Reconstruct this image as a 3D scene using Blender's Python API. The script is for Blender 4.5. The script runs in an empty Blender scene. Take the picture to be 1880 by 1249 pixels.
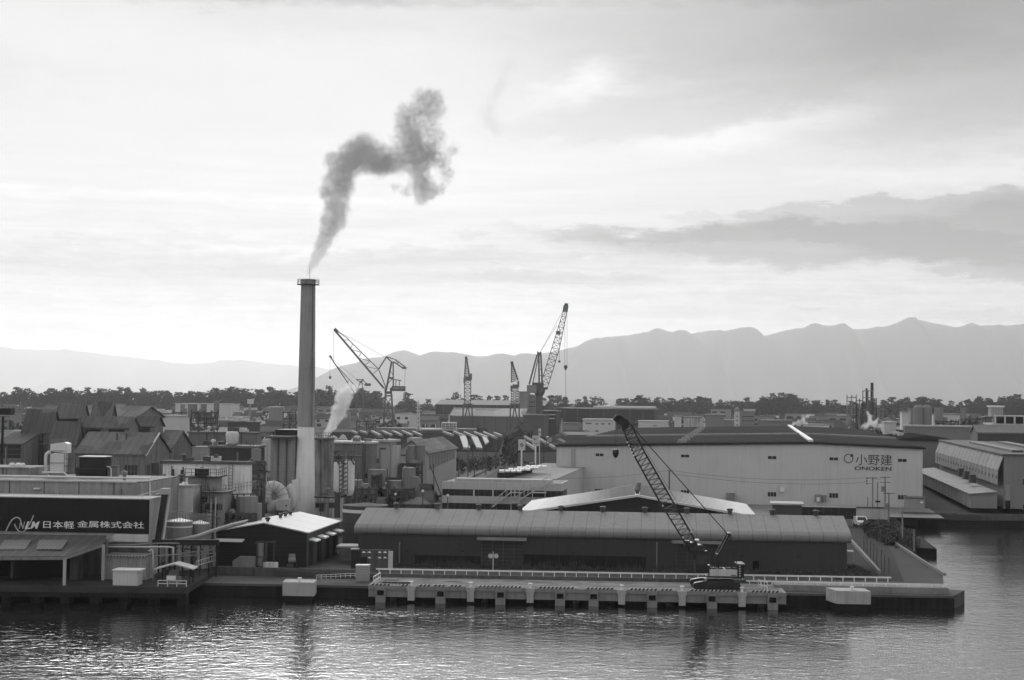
import bpy, math, random
from mathutils import Vector
random.seed(7)
SC = bpy.context.scene
# ---------------------------------------------------------------- camera
F = 3000.0; HC = 22.3; ROLL = 0.0115
PITCH = math.atan((724.6-624.5)/F)
cr, sr, cp, sp = math.cos(ROLL), math.sin(ROLL), math.cos(PITCH), math.sin(PITCH)
FWD = Vector((0, cp, sp)); U0 = Vector((0, -sp, cp)); X0 = Vector((1, 0, 0))
RT = X0*cr + U0*sr; UP = U0*cr - X0*sr
CAM = Vector((0, 0, HC))
cd = bpy.data.cameras.new('camera'); cam = bpy.data.objects.new('camera', cd); SC.collection.objects.link(cam)
cd.sensor_width = 36; cd.lens = 36*F/1880; cd.clip_start = 1; cd.clip_end = 90000
from mathutils import Matrix
cam.matrix_world = Matrix(((RT.x, UP.x, -FWD.x, CAM.x), (RT.y, UP.y, -FWD.y, CAM.y), (RT.z, UP.z, -FWD.z, CAM.z), (0, 0, 0, 1)))
SC.camera = cam
SC.view_settings.view_transform = 'Standard'; SC.view_settings.look = 'None'
SC.view_settings.exposure = 0; SC.view_settings.gamma = 1
try: SC.view_settings.use_curve_mapping = False
except Exception: pass
cy = SC.cycles
cy.max_bounces = 6; cy.diffuse_bounces = 2; cy.glossy_bounces = 3; cy.transmission_bounces = 2; cy.volume_bounces = 1
cy.transparent_max_bounces = 8; cy.volume_step_rate = 2.0; cy.volume_max_steps = 256
cy.use_denoising = True

# ---------------------------------------------------------------- sky
def N(t, kind, **kw):
    n = t.nodes.new(kind)
    for k, v in kw.items():
        if k == 'op': n.operation = v
        else: setattr(n, k, v)
    return n
def MA(t, op, a, b=None, c=None, clamp=False):
    n = t.nodes.new('ShaderNodeMath'); n.operation = op; n.use_clamp = clamp
    for i, v in enumerate((a, b, c)):
        if v is None: continue
        if isinstance(v, (int, float)): n.inputs[i].default_value = v
        else: t.links.new(v, n.inputs[i])
    return n.outputs[0]
def lin(v): v /= 255.0; return v/12.92 if v <= .04045 else ((v+.055)/1.055)**2.4

wd = bpy.data.worlds.new('World'); SC.world = wd; wd.use_nodes = True
wt = wd.node_tree; wt.nodes.clear()
SUN_AZ, SUN_EL = math.radians(-9), math.radians(23)   # azimuth from +Y towards +X
tc = N(wt, 'ShaderNodeTexCoord'); sx = N(wt, 'ShaderNodeSeparateXYZ'); wt.links.new(tc.outputs['Generated'], sx.inputs[0])
az = MA(wt, 'ARCTAN2', sx.outputs[0], sx.outputs[1]); el = MA(wt, 'ARCSINE', sx.outputs[2])
# cloud coordinates, in thousandths of a radian
cb = N(wt, 'ShaderNodeCombineXYZ')
wt.links.new(MA(wt, 'MULTIPLY', az, 1.0), cb.inputs[0]); wt.links.new(MA(wt, 'MULTIPLY', el, 3.2), cb.inputs[1])
def wnoise(scale, detail, rough, off=0.0, dist=0.0, vec=None):
    n = N(wt, 'ShaderNodeTexNoise'); n.inputs['Scale'].default_value = scale; n.inputs['Detail'].default_value = detail
    n.inputs['Roughness'].default_value = rough; n.inputs['Distortion'].default_value = dist
    a = N(wt, 'ShaderNodeVectorMath', op='ADD'); a.inputs[1].default_value = (off, off*.7, off*1.3)
    wt.links.new(vec or cb.outputs[0], a.inputs[0]); wt.links.new(a.outputs[0], n.inputs['Vector']); return n.outputs[0]
w1 = MA(wt, 'SUBTRACT', wnoise(9, 6, .62), .5); w2 = MA(wt, 'SUBTRACT', wnoise(9, 6, .62, 5.3), .5)
w3 = MA(wt, 'SUBTRACT', wnoise(42, 8, .66, 2.2), .5)
azd = MA(wt, 'ADD', az, MA(wt, 'MULTIPLY', w1, .16)); eld = MA(wt, 'ADD', el, MA(wt, 'ADD', MA(wt, 'MULTIPLY', w2, .024), MA(wt, 'MULTIPLY', w3, .018)))
def smooth(x, lo, hi):
    m = N(wt, 'ShaderNodeMapRange'); m.interpolation_type = 'SMOOTHSTEP'
    wt.links.new(x, m.inputs[0]); m.inputs[1].default_value = lo; m.inputs[2].default_value = hi
    return m.outputs[0]
def blob(px, py, rx, ry, amp, edge=(1.15, .25), tilt=0.0, wa=None, we=None):
    a0 = (px-940)/3000; e0 = (724.6+.0115*(px-940)-py)/3000
    dx = MA(wt, 'SUBTRACT', wa or azd, a0); dy = MA(wt, 'SUBTRACT', we or eld, e0)
    if tilt: dy = MA(wt, 'SUBTRACT', dy, MA(wt, 'MULTIPLY', dx, tilt))
    q = MA(wt, 'SQRT', MA(wt, 'ADD', MA(wt, 'POWER', MA(wt, 'ABSOLUTE', MA(wt, 'DIVIDE', dx, rx/3000)), 2), MA(wt, 'POWER', MA(wt, 'ABSOLUTE', MA(wt, 'DIVIDE', dy, ry/3000)), 2)))
    return MA(wt, 'MULTIPLY', smooth(q, edge[0], edge[1]), amp)

v = MA(wt, 'SUBTRACT', .90, MA(wt, 'MULTIPLY', smooth(az, -.1, .33), .06))
v = MA(wt, 'SUBTRACT', v, MA(wt, 'MULTIPLY', smooth(el, .12, .03), .065))
for b in [  # direction (px, py), radii, amount, (outer, inner edge), tilt
    (1950, 90, 720, 225, -.22, (1.15, .1), 0), (1400, 70, 580, 150, -.14, (1.15, .2), .05), (700, 30, 700, 60, -.045, (1.2, .0), 0), (1240, 215, 380, 46, -.055, (1.1, .5), .13),
    (1640, 235, 330, 60, -.05, (1.1, .3), 0), (1085, 150, 170, 50, .11, (1.1, .0), .22), (1400, 245, 290, 40, .07, (1.1, .2), .14), (950, 300, 600, 90, .03, (1.2, 0), 0),
    (1760, 335, 330, 40, .06, (1.1, .2), 0), (300, -8, 800, 40, -.20, (1.15, .2), 0), (1300, -8, 800, 40, -.10, (1.15, .2), 0), (-40, 165, 220, 70, -.035, (1.2, 0), 0), (560, 60, 300, 40, -.015, (1.2, 0), 0),
    (1500, 455, 520, 42, -.23, (1.08, .55), -.03), (1700, 412, 330, 46, -.16, (1.04, .8), .02), (1820, 450, 330, 78, -.13, (1.05, .6), 0), (1815, 510, 170, 22, -.14, (1.05, .7), 0),
    (1190, 432, 330, 17, -.10, (1.1, .5), -.02), (1290, 402, 110, 10, -.06, (1.1, .5), 0), (960, 478, 430, 20, -.07, (1.1, .5), -.01), (1010, 516, 240, 17, -.08, (1.1, .5), 0),
    (690, 500, 330, 42, -.055, (1.1, .5), 0), (260, 495, 480, 44, -.07, (1.08, .4), 0), (430, 440, 240, 11, -.035, (1.1, .4), 0), (100, 455, 160, 14, -.03, (1.1, .5), 0),
    (1500, 566, 90, 5, -.07, (1.1, .4), 0), (1868, 566, 34, 17, -.13, (1.05, .7), 0), (1790, 583, 90, 8, -.06, (1.1, .5), 0), (1820, 534, 70, 4, -.08, (1.1, .5), 0),
    (840, 437, 26, 9, -.05, (1.1, .6), 0), (300, 640, 900, 80, -.02, (1.2, .1), 0), (250, 365, 700, 12, .03, (1.2, .1), 0)]:
    v = MA(wt, 'ADD', v, blob(*b))
# fine mottling, stronger in the low clouds
low = smooth(el, .125, .06)
v = MA(wt, 'ADD', v, MA(wt, 'MULTIPLY', MA(wt, 'MULTIPLY', w3, low), .2))
# streaky veils and small puffs
cbs = N(wt, 'ShaderNodeVectorMath', op='MULTIPLY'); wt.links.new(cb.outputs[0], cbs.inputs[0]); cbs.inputs[1].default_value = (.35, 1.9, 1)
w4 = MA(wt, 'SUBTRACT', wnoise(22, 7, .62, 3.1, .4, cbs.outputs[0]), .5)
w5 = MA(wt, 'SUBTRACT', wnoise(95, 5, .6, 1.1), .5)
v = MA(wt, 'ADD', v, MA(wt, 'MULTIPLY', MA(wt, 'MULTIPLY', w4, smooth(el, .17, .07)), .24))
v = MA(wt, 'ADD', v, MA(wt, 'MULTIPLY', MA(wt, 'MULTIPLY', w5, low), .08))
v = MA(wt, 'ADD', v, MA(wt, 'MULTIPLY', w1, .05))
v = MA(wt, 'MINIMUM', MA(wt, 'MAXIMUM', v, .5), .992)
front = smooth(sx.outputs[1], -.45, .65)
zen = smooth(el, .3, 1.1)
v = MA(wt, 'MULTIPLY', v, MA(wt, 'ADD', MA(wt, 'MULTIPLY', front, .10), .90))
v = MA(wt, 'MULTIPLY', v, MA(wt, 'SUBTRACT', 1.0, MA(wt, 'MULTIPLY', zen, .20)))
cl = MA(wt, 'POWER', v, 2.2)
cl = MA(wt, 'MULTIPLY', cl, MA(wt, 'SUBTRACT', 1.5, MA(wt, 'MULTIPLY', front, .5)))   # the deck is thin and bright behind the camera too
# the cloud deck is thinnest and brightest round the hidden sun, above the frame
sdv = Vector((math.sin(SUN_AZ)*math.cos(SUN_EL), math.cos(SUN_AZ)*math.cos(SUN_EL), math.sin(SUN_EL)))
dt = N(wt, 'ShaderNodeVectorMath', op='DOT_PRODUCT'); wt.links.new(tc.outputs['Generated'], dt.inputs[0]); dt.inputs[1].default_value = sdv
gl = MA(wt, 'MULTIPLY', smooth(dt.outputs['Value'], .86, 1.0), smooth(el, .235, .30))
cl = MA(wt, 'ADD', cl, MA(wt, 'MULTIPLY', gl, 8.5))
cl = MA(wt, 'ADD', cl, MA(wt, 'MULTIPLY', MA(wt, 'MULTIPLY', MA(wt, 'MULTIPLY', smooth(el, .24, .36), smooth(el, 1.1, .5)), front), .55))
sky = N(wt, 'ShaderNodeTexSky'); sky.sky_type = 'NISHITA'; sky.sun_disc = False
sky.sun_elevation = SUN_EL; sky.sun_rotation = SUN_AZ
bwn = N(wt, 'ShaderNodeRGBToBW'); wt.links.new(sky.outputs[0], bwn.inputs[0])
tot = MA(wt, 'ADD', MA(wt, 'MULTIPLY', cl, 9.4), MA(wt, 'MULTIPLY', MA(wt, 'MINIMUM', bwn.outputs[0], 6.0), .06))
bg = N(wt, 'ShaderNodeBackground'); wt.links.new(tot, bg.inputs[0]); bg.inputs[1].default_value = 0.1
wo = N(wt, 'ShaderNodeOutputWorld'); wt.links.new(bg.outputs[0], wo.inputs[0])
wd.cycles.sampling_method = 'MANUAL'; wd.cycles.sample_map_resolution = 512

sl = bpy.data.lights.new('sun', 'SUN'); sun = bpy.data.objects.new('sun', sl); SC.collection.objects.link(sun)
sl.energy = 0.45; sl.angle = math.radians(20); sl.color = (1, 1, 1)
sd = Vector((math.sin(SUN_AZ)*math.cos(SUN_EL), math.cos(SUN_AZ)*math.cos(SUN_EL), math.sin(SUN_EL)))
sun.rotation_euler = sd.to_track_quat('Z', 'Y').to_euler()


# ---------------------------------------------------------------- picture plane -> world
def ray(px, py):
    d = FWD + RT*((px-940)/F) - UP*((py-624.5)/F)
    return d/d.y
def at(px, py, D): return CAM + ray(px, py)*D
def gp(px, py, z):
    d = ray(px, py); return CAM + d*((z-HC)/d.z)
TH = 0.144; THS = 0.088
def hor(px): return 724.6+.0115*(px-940)

# ---------------------------------------------------------------- materials (all greys: the photograph is black and white)
MT = {}
def mat(name, base, rough=.8, mottle=.25, mscale=.35, streak=0., seam=None, rib=None, metal=0., spec=.03, coarse=None, band=None):
    """seam=(dx,dy,dz,pitch,width,factor): joint lines; rib=(dx,dy,dz,pitch,strength): corrugation bump."""
    if name in MT: return MT[name]
    m = bpy.data.materials.new(name); m.use_nodes = True; t = m.node_tree
    b = t.nodes['Principled BSDF']; g = N(t, 'ShaderNodeNewGeometry'); P = g.outputs['Position']
    def nz(sc, det=4, scale3=None, rough=.6):
        n = N(t, 'ShaderNodeTexNoise'); n.inputs['Scale'].default_value = sc; n.inputs['Detail'].default_value = det; n.inputs['Roughness'].default_value = rough
        if scale3:
            mp = N(t, 'ShaderNodeVectorMath', op='MULTIPLY'); mp.inputs[1].default_value = scale3; t.links.new(P, mp.inputs[0]); t.links.new(mp.outputs[0], n.inputs['Vector'])
        else: t.links.new(P, n.inputs['Vector'])
        return n.outputs[0]
    f = MA(t, 'ADD', 1-mottle*.9, MA(t, 'MULTIPLY', nz(mscale), mottle*1.8))
    f = MA(t, 'MULTIPLY', f, MA(t, 'ADD', 1-mottle*.3, MA(t, 'MULTIPLY', nz(mscale*9, 3), mottle*.6)))
    if streak:
        s = nz(1.0, 4, (2.2, 2.2, .12), .65)
        mr = N(t, 'ShaderNodeMapRange'); t.links.new(s, mr.inputs[0]); mr.inputs[1].default_value = .42; mr.inputs[2].default_value = .68
        mr.inputs[3].default_value = 1; mr.inputs[4].default_value = 1-streak
        s2 = nz(.18, 2); mr2 = N(t, 'ShaderNodeMapRange'); t.links.new(s2, mr2.inputs[0]); mr2.inputs[1].default_value = .4; mr2.inputs[2].default_value = .6
        one = MA(t, 'SUBTRACT', 1, MA(t, 'MULTIPLY', MA(t, 'SUBTRACT', 1, mr.outputs[0]), MA(t, 'ADD', .35, MA(t, 'MULTIPLY', mr2.outputs[0], .65))))
        f = MA(t, 'MULTIPLY', f, one)
    def dot(d):
        n = N(t, 'ShaderNodeVectorMath', op='DOT_PRODUCT'); n.inputs[1].default_value = d; t.links.new(P, n.inputs[0]); return n.outputs['Value']
    if seam:
        for sm in (seam if isinstance(seam[0], tuple) else (seam,)):
            fr = MA(t, 'FRACT', MA(t, 'DIVIDE', dot(sm[:3]), sm[3]))
            k = MA(t, 'LESS_THAN', fr, sm[4]/sm[3])
            f = MA(t, 'MULTIPLY', f, MA(t, 'ADD', 1, MA(t, 'MULTIPLY', k, sm[5]-1)))
    if coarse:  # patchwork of differently weathered sheets
        n = N(t, 'ShaderNodeTexVoronoi'); n.distance = 'CHEBYCHEV'; n.inputs['Scale'].default_value = 1
        mp = N(t, 'ShaderNodeVectorMath', op='MULTIPLY'); mp.inputs[1].default_value = coarse[:3]; t.links.new(P, mp.inputs[0]); t.links.new(mp.outputs[0], n.inputs['Vector'])
        bw = N(t, 'ShaderNodeRGBToBW'); t.links.new(n.outputs['Color'], bw.inputs[0])
        f = MA(t, 'MULTIPLY', f, MA(t, 'ADD', 1-coarse[3]*.5, MA(t, 'MULTIPLY', bw.outputs[0], coarse[3])))
    if band:  # painted horizontal band z0..z1 of another tone
        z = dot((0, 0, 1)); k = MA(t, 'MULTIPLY', MA(t, 'GREATER_THAN', z, band[0]), MA(t, 'LESS_THAN', z, band[1]))
        f = MA(t, 'MULTIPLY', f, MA(t, 'ADD', 1, MA(t, 'MULTIPLY', k, band[2]-1)))
    c = MA(t, 'MULTIPLY', f, base); cc = N(t, 'ShaderNodeCombineXYZ')
    for i in range(3): t.links.new(c, cc.inputs[i])
    t.links.new(cc.outputs[0], b.inputs['Base Color'])
    b.inputs['Roughness'].default_value = rough; b.inputs['Metallic'].default_value = metal; b.inputs['Specular IOR Level'].default_value = spec
    if rib:
        w = MA(t, 'SINE', MA(t, 'MULTIPLY', dot(rib[:3]), 6.2832/rib[3]))
        bp = N(t, 'ShaderNodeBump'); bp.inputs['Distance'].default_value = rib[3]*.15; bp.inputs['Strength'].default_value = rib[4]
        t.links.new(w, bp.inputs['Height']); t.links.new(bp.outputs[0], b.inputs['Normal'])
    MT[name] = m; return m
A = lambda th: (math.cos(th), -math.sin(th), 0)
B = lambda th: (math.sin(th), math.cos(th), 0)
aS, bS, aT, bT = A(THS), B(THS), A(TH), B(TH)
mat('concrete', .22, .85, .35, .3, streak=.3); mat('concrete_pale', .40, .8, .25, .3, streak=.2); mat('concrete_dark', .10, .85, .45, .3, streak=.4)
mat('concrete_stained', .55, .85, .5, .25, streak=.85); mat('plaster', .45, .85, .3, .2, streak=.35); mat('plaster_white', .66, .7, .15, .1, streak=.1)
mat('plaster_grey', .28, .85, .35, .2, streak=.4); mat('steel_dark', .05, .7, .3, .8, spec=.4); mat('steel_black', .014, .8, .2, .8, spec=.3)
mat('steel_grey', .22, .55, .3, .8, streak=.2); mat('steel_pale', .5, .5, .2, .6, streak=.15); mat('paint_white', .66, .45, .12, .5, streak=.08)
mat('glass', .02, .15, .05, 1, spec=.5); mat('glass_blank', .018, .35, .05, 1, spec=.25); mat('asbestos_roof', .12, .85, .35, .2, coarse=(.33, .2, .2, .9), seam=(*aT, 1.1, .15, .75)); mat('asbestos_wall', .20, .85, .35, .3, streak=.5, seam=(*aT, 1.0, .12, .8))
mat('asbestos_side', .22, .85, .25, .2, streak=.35); mat('louvre', .045, .7, .3, .5, seam=(0, 0, 1, .8, .12, 2.2))
mat('roof_dark', .06, .6, .3, .15, seam=(*aT, 2.1, .3, .6)); mat('roof_mid', .13, .75, .3, .15, coarse=(.2, .2, .2, .4)); mat('roof_light', .3, .55, .15, .1, seam=(*aS, 1.6, .1, .7))
mat('rust', .09, .9, .6, .6, streak=.5); mat('rubber', .012, .8, .2, 1); mat('bark', .035, .95, .4, 2); mat('needles', .03, .9, .45, .25, spec=.1)
mat('needles_far', .028, .95, .4, .08, spec=.05); mat('weeds', .075, .95, .6, .35, spec=.1); mat('shrub', .05, .95, .6, .4, spec=.1); mat('bush_leaf', .085, .95, .6, .4)
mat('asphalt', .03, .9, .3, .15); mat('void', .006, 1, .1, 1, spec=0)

# ---------------------------------------------------------------- mesh builder and objects
ORG = {}
class M:
    def __init__(s, fr=None): s.v = []; s.f = []; s.fr = fr
    def p(s, q):
        if s.fr:
            O, th = s.fr; c, n = math.cos(th), math.sin(th)
            return Vector((O.x+q[0]*c+q[1]*n, O.y-q[0]*n+q[1]*c, O.z+q[2]))
        return Vector(q)
    def poly(s, pts):
        i = len(s.v); s.v += [s.p(q) for q in pts]; s.f.append(tuple(range(i, i+len(pts)))); return s
    def raw(s, pts, faces):
        i = len(s.v); s.v += [s.p(q) for q in pts]; s.f += [tuple(i+j for j in f) for f in faces]; return s
    def hexa(s, b, t):
        return s.raw(list(b)+list(t), [(3, 2, 1, 0), (4, 5, 6, 7), (0, 1, 5, 4), (1, 2, 6, 5), (2, 3, 7, 6), (3, 0, 4, 7)])
    def box(s, x0, x1, y0, y1, z0, z1):
        return s.hexa([(x0, y0, z0), (x1, y0, z0), (x1, y1, z0), (x0, y1, z0)], [(x0, y0, z1), (x1, y0, z1), (x1, y1, z1), (x0, y1, z1)])
    def prism(s, pts, vec):   # polygon swept along vec
        n = len(pts); v = Vector(vec)
        a = [Vector(q) for q in pts]; b = [q+v for q in a]
        return s.raw(a+b, [tuple(range(n))[::-1], tuple(range(n, 2*n))]+[(i, (i+1) % n, n+(i+1) % n, n+i) for i in range(n)])
    def bar(s, p, q, w, h=None):
        p, q = s.p(p), s.p(q); fr = s.fr; s.fr = None
        d = q-p
        if d.length < 1e-6: s.fr = fr; return s
        d.normalize(); u = d.cross(Vector((0, 0, 1)))
        if u.length < 1e-3: u = Vector((1, 0, 0))
        u.normalize(); n = u.cross(d); u = u*w/2; n = n*(h or w)/2
        s.hexa([p-u-n, p+u-n, p+u+n, p-u+n], [q-u-n, q+u-n, q+u+n, q-u+n]); s.fr = fr; return s
    def tube(s, pts, r, n=8, caps=True):
        P = [s.p(q) for q in pts]; fr = s.fr; s.fr = None
        rs = r if isinstance(r, (list, tuple)) else [r]*len(P); i0 = len(s.v); pu = None
        for i, q in enumerate(P):
            d = (P[min(i+1, len(P)-1)]-P[max(i-1, 0)]).normalized()
            u = pu-d*pu.dot(d) if pu else d.cross(Vector((0, 0, 1)) if abs(d.z) < .9 else Vector((0, 1, 0)))
            u.normalize(); pu = u; w = d.cross(u)
            s.v += [q+(u*math.cos(2*math.pi*k/n)+w*math.sin(2*math.pi*k/n))*rs[i] for k in range(n)]
        for i in range(len(P)-1):
            for k in range(n): s.f.append((i0+i*n+k, i0+i*n+(k+1) % n, i0+(i+1)*n+(k+1) % n, i0+(i+1)*n+k))
        if caps: s.f.append(tuple(i0+k for k in range(n))[::-1]); s.f.append(tuple(i0+(len(P)-1)*n+k for k in range(n)))
        s.fr = fr; return s
    def lathe(s, c, prof, n=20):   # prof = [(r, z)...] from bottom to top, closed by caps
        return s.tube_prof(c, prof, n)
    def tube_prof(s, c, prof, n):
        i0 = len(s.v)
        for r, z in prof: s.v += [s.p((c[0]+r*math.cos(2*math.pi*k/n), c[1]+r*math.sin(2*math.pi*k/n), c[2]+z)) for k in range(n)]
        for i in range(len(prof)-1):
            for k in range(n): s.f.append((i0+i*n+k, i0+i*n+(k+1) % n, i0+(i+1)*n+(k+1) % n, i0+(i+1)*n+k))
        s.f.append(tuple(i0+k for k in range(n))[::-1]); s.f.append(tuple(i0+(len(prof)-1)*n+k for k in range(n))); return s
    def truss(s, p, q, w, h, n, r, up=None, taper=1.0):
        """four-chord lattice from p to q"""
        p, q = s.p(p), s.p(q); fr = s.fr; s.fr = None
        d = (q-p).normalized(); up = Vector(up) if up else Vector((0, 1, 0)); u = (up-d*up.dot(d)).normalized(); v = d.cross(u)
        def c(i, k):
            f = i/n; sc = 1+(taper-1)*f; o = p.lerp(q, f); a, b = ((1, 1), (1, -1), (-1, -1), (-1, 1))[k % 4]
            return o+(u*a*w/2+v*b*h/2)*sc
        for k in range(4):
            s.bar(c(0, k), c(n, k), r*1.5)
            for i in range(n):
                s.bar(c(i, k), c(i, k+1), r)
                s.bar(c(i, k), c(i+1, k+1), r) if i % 2 == 0 else s.bar(c(i, k+1), c(i+1, k), r)
        s.fr = fr; return s
    def build(s, name, m, parent=None, org=None, smooth=False):
        o_ = ORG[parent] if parent else (org if org is not None else (s.v[0] if s.v else Vector()))
        o_ = Vector(o_)
        me = bpy.data.meshes.new(name); me.from_pydata([tuple(q-o_) for q in s.v], [], s.f); me.update()
        me.materials.append(MT[m] if isinstance(m, str) else m)
        if smooth:
            me.shade_smooth()
        ob = bpy.data.objects.new(name, me); SC.collection.objects.link(ob)
        if parent: ob.parent = parent
        else: ob.location = o_
        ORG[ob] = o_; return ob
def tag(o, label=None, cat=None, group=None, kind=None):
    if label: o['label'] = label
    if cat: o['category'] = cat
    if group: o['group'] = group
    if kind: o['kind'] = kind
    return o
def thing(name, label, cat, loc, group=None):
    o = bpy.data.objects.new(name, None); o.empty_display_size = .5; SC.collection.objects.link(o); o.location = loc; ORG[o] = Vector(loc)
    return tag(o, label, cat, group)
def copy_tree(o, loc, rz=0., s=1., label=None, cat=None, group=None):
    r = o.copy(); SC.collection.objects.link(r); r.location = loc; r.rotation_euler = (0, 0, rz); r.scale = (s, s, s) if not isinstance(s, tuple) else s
    if label: r['label'] = label
    if cat: r['category'] = cat
    if group: r['group'] = group
    elif 'group' in r: del r['group']
    for ch in [c for c in SC.collection.objects if c.parent == o] if o not in KIDS else KIDS[o]:
        c = ch.copy(); SC.collection.objects.link(c); c.parent = r
        for g in KIDS.get(ch, []):
            d = g.copy(); SC.collection.objects.link(d); d.parent = c
    return r
KIDS = {}
def kids(o, *ch): KIDS[o] = list(ch)
def allkids(o):
    KIDS[o] = [c for c in SC.collection.objects if c.parent == o]
    for c in KIDS[o]:
        g = [x for x in SC.collection.objects if x.parent == c]
        if g: KIDS[c] = g

# ---------------------------------------------------------------- buildings
class Bld:
    """front right corner seen at px1, front left corner at px0, front wall at forward distance D, turned by th"""
    def __init__(s, name, label, cat, px0, px1, ytop, D, depth, zb=3.0, th=TH, group=None, pxb=None):
        c, n = math.cos(th), math.sin(th); r1 = ray(px1, ytop); P1 = CAM+r1*D; r0 = ray(px0, ytop)
        t = (P1.x-r0.x*D)/(c+r0.x*n); s.w = t; s.th = th
        s.O = Vector((P1.x-t*c, D+t*n, zb)); s.h = P1.z-zb; s.zt = P1.z; s.fr = (s.O, th); s.n = Vector((n, c, 0)); s.a = Vector((c, -n, 0))
        if pxb is not None:   # depth from the pixel of the back right corner
            d2 = ray(pxb, ytop).x; depth = (d2*D-P1.x)/(n-d2*c)
        s.d = depth; s.root = thing(name, label, cat, s.O, group)
    def m(s): return M(s.fr)
    def ap(s, px, py, b=0.):       # pixel -> (a, z) on the plane b
        d = ray(px, py); O = s.O+s.n*b; t = (O-CAM).dot(s.n)/d.dot(s.n); q = CAM+d*t-s.O; return q.dot(s.a), q.z
    def bp(s, px, py, a=None):     # pixel -> (b, z) on the right wall
        a = s.w if a is None else a
        d = ray(px, py); O = s.O+s.a*a; t = (O-CAM).dot(s.a)/d.dot(s.a); q = CAM+d*t-s.O; return q.dot(s.n), q.z
    def walls(s, m='plaster'):
        s.wall = s.m().box(0, s.w, 0, s.d, 0, s.h).build('wall', m, s.root); return s
    def flat(s, m='roof_mid', over=.25, t=.35, par=0.):
        M_ = s.m().box(-over, s.w+over, -over, s.d+over, s.h+.002, s.h+t)
        s.roof = M_.build('roof', m, s.root); return s
    def gable(s, rise, axis='a', mw='plaster', mr='roof_dark', over=.4, t=.25, apex=.5):
        """axis a: ridge left-right; axis b: ridge front-back with the gable end to the viewer"""
        w, d, h = s.w, s.d, s.h
        if axis == 'a':
            y = d*apex
            q = s.m(); L = [(0, 0, 0), (0, 0, h), (0, y, h+rise), (0, d, h), (0, d, 0)]
            q.raw(L+[(w, b_, c_) for a_, b_, c_ in L], [(0, 1, 2, 3, 4), (9, 8, 7, 6, 5), (0, 5, 6, 1), (4, 3, 8, 9), (0, 4, 9, 5)])
            s.wall = q.build('wall', mw, s.root)
            k = rise/y; k2 = rise/(d-y); e = .02
            r = s.m()
            L = [(-over, h-k*over+e), (y, h+rise+e), (d+over, h-k2*over+e), (d+over, h-k2*over+t), (y, h+rise+t), (-over, h-k*over+t)]
            r.raw([(-over, b_, c_) for b_, c_ in L]+[(w+over, b_, c_) for b_, c_ in L], [(0, 1, 4, 5), (1, 2, 3, 4), (11, 10, 7, 6), (10, 9, 8, 7)]+[(i, i+6, (i+1) % 6+6, (i+1) % 6) for i in range(6)])
            s.roof = r.build('roof', mr, s.root)
        else:
            x = w*apex; k = rise/x; k2 = rise/(w-x); e = .02
            L = [(0, 0), (0, h), (x, h+rise), (w, h), (w, 0)]
            q = s.m().raw([(a_, 0, c_) for a_, c_ in L]+[(a_, d, c_) for a_, c_ in L], [(4, 3, 2, 1, 0), (5, 6, 7, 8, 9), (0, 1, 6, 5), (3, 4, 9, 8), (0, 5, 9, 4)])
            s.wall = q.build('wall', mw, s.root)
            L = [(-over, h-k*over+e), (x, h+rise+e), (w+over, h-k2*over+e), (w+over, h-k2*over+t), (x, h+rise+t), (-over, h-k*over+t)]
            r = s.m().raw([(a_, -over, c_) for a_, c_ in L]+[(a_, d+over, c_) for a_, c_ in L], [(5, 4, 1, 0), (4, 3, 2, 1), (6, 7, 10, 11), (7, 8, 9, 10)]+[((i+1) % 6, (i+1) % 6+6, i+6, i) for i in range(6)])
            s.roof = r.build('roof', mr, s.root)
        return s
    def win(s, px0, px1, py0, py1, name='window', mf='steel_grey', mg='glass', bars=1, proud=.06, rows=1, fr=.07):
        """window on the front wall"""
        a0, z1 = s.ap(px0, py0); a1, z0 = s.ap(px1, py1); return s.winm(a0, a1, z0, z1, name, mf, mg, bars, proud, rows, fr)
    def winm(s, a0, a1, z0, z1, name='window', mf='steel_grey', mg='glass', bars=1, proud=.06, rows=1, fr=.07):
        f = s.m()
        f.box(a0, a1, -proud, .0, z1-fr, z1).box(a0, a1, -proud, .0, z0, z0+fr)
        for i in range(bars+2):
            x = a0+(a1-a0-fr)*i/(bars+1); f.box(x, x+fr, -proud, .0, z0+fr, z1-fr)
        for j in range(1, rows):
            z = z0+(z1-z0)*j/rows; f.box(a0+fr, a1-fr, -proud*.8, .0, z, z+fr*.6)
        o = f.build(name, mf, s.root); s.m().box(a0+fr*.5, a1-fr*.5, -proud*.5, -.002, z0+fr*.5, z1-fr*.5).build('pane', mg, o); return o
    def wins(s, px0, px1, py0, py1, name='window', mg='glass', bars=1):
        """window on the right side wall"""
        b0, z1 = s.bp(px0, py0); b1, z0 = s.bp(px1, py1); w = s.w; f = s.m()
        f.box(w, w+.06, b0, b1, z1-.08, z1).box(w, w+.06, b0, b1, z0, z0+.08)
        for i in range(bars+2):
            x = b0+(b1-b0-.08)*i/(bars+1); f.box(w, w+.06, x, x+.08, z0+.08, z1-.08)
        o = f.build(name, 'steel_grey', s.root); s.m().box(w+.002, w+.03, b0+.04, b1-.04, z0+.04, z1-.04).build('pane', mg, o); return o
    def part(s, name, M_, m): return M_.build(name, m, s.root)
def sub(name, M_, m, parent, **k): return M_.build(name, m, parent, **k)
def solo(name, M_, m, label, cat, group=None, kind=None, smooth=False):
    return tag(M_.build(name, m, smooth=smooth), label, cat, group, kind)

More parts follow.
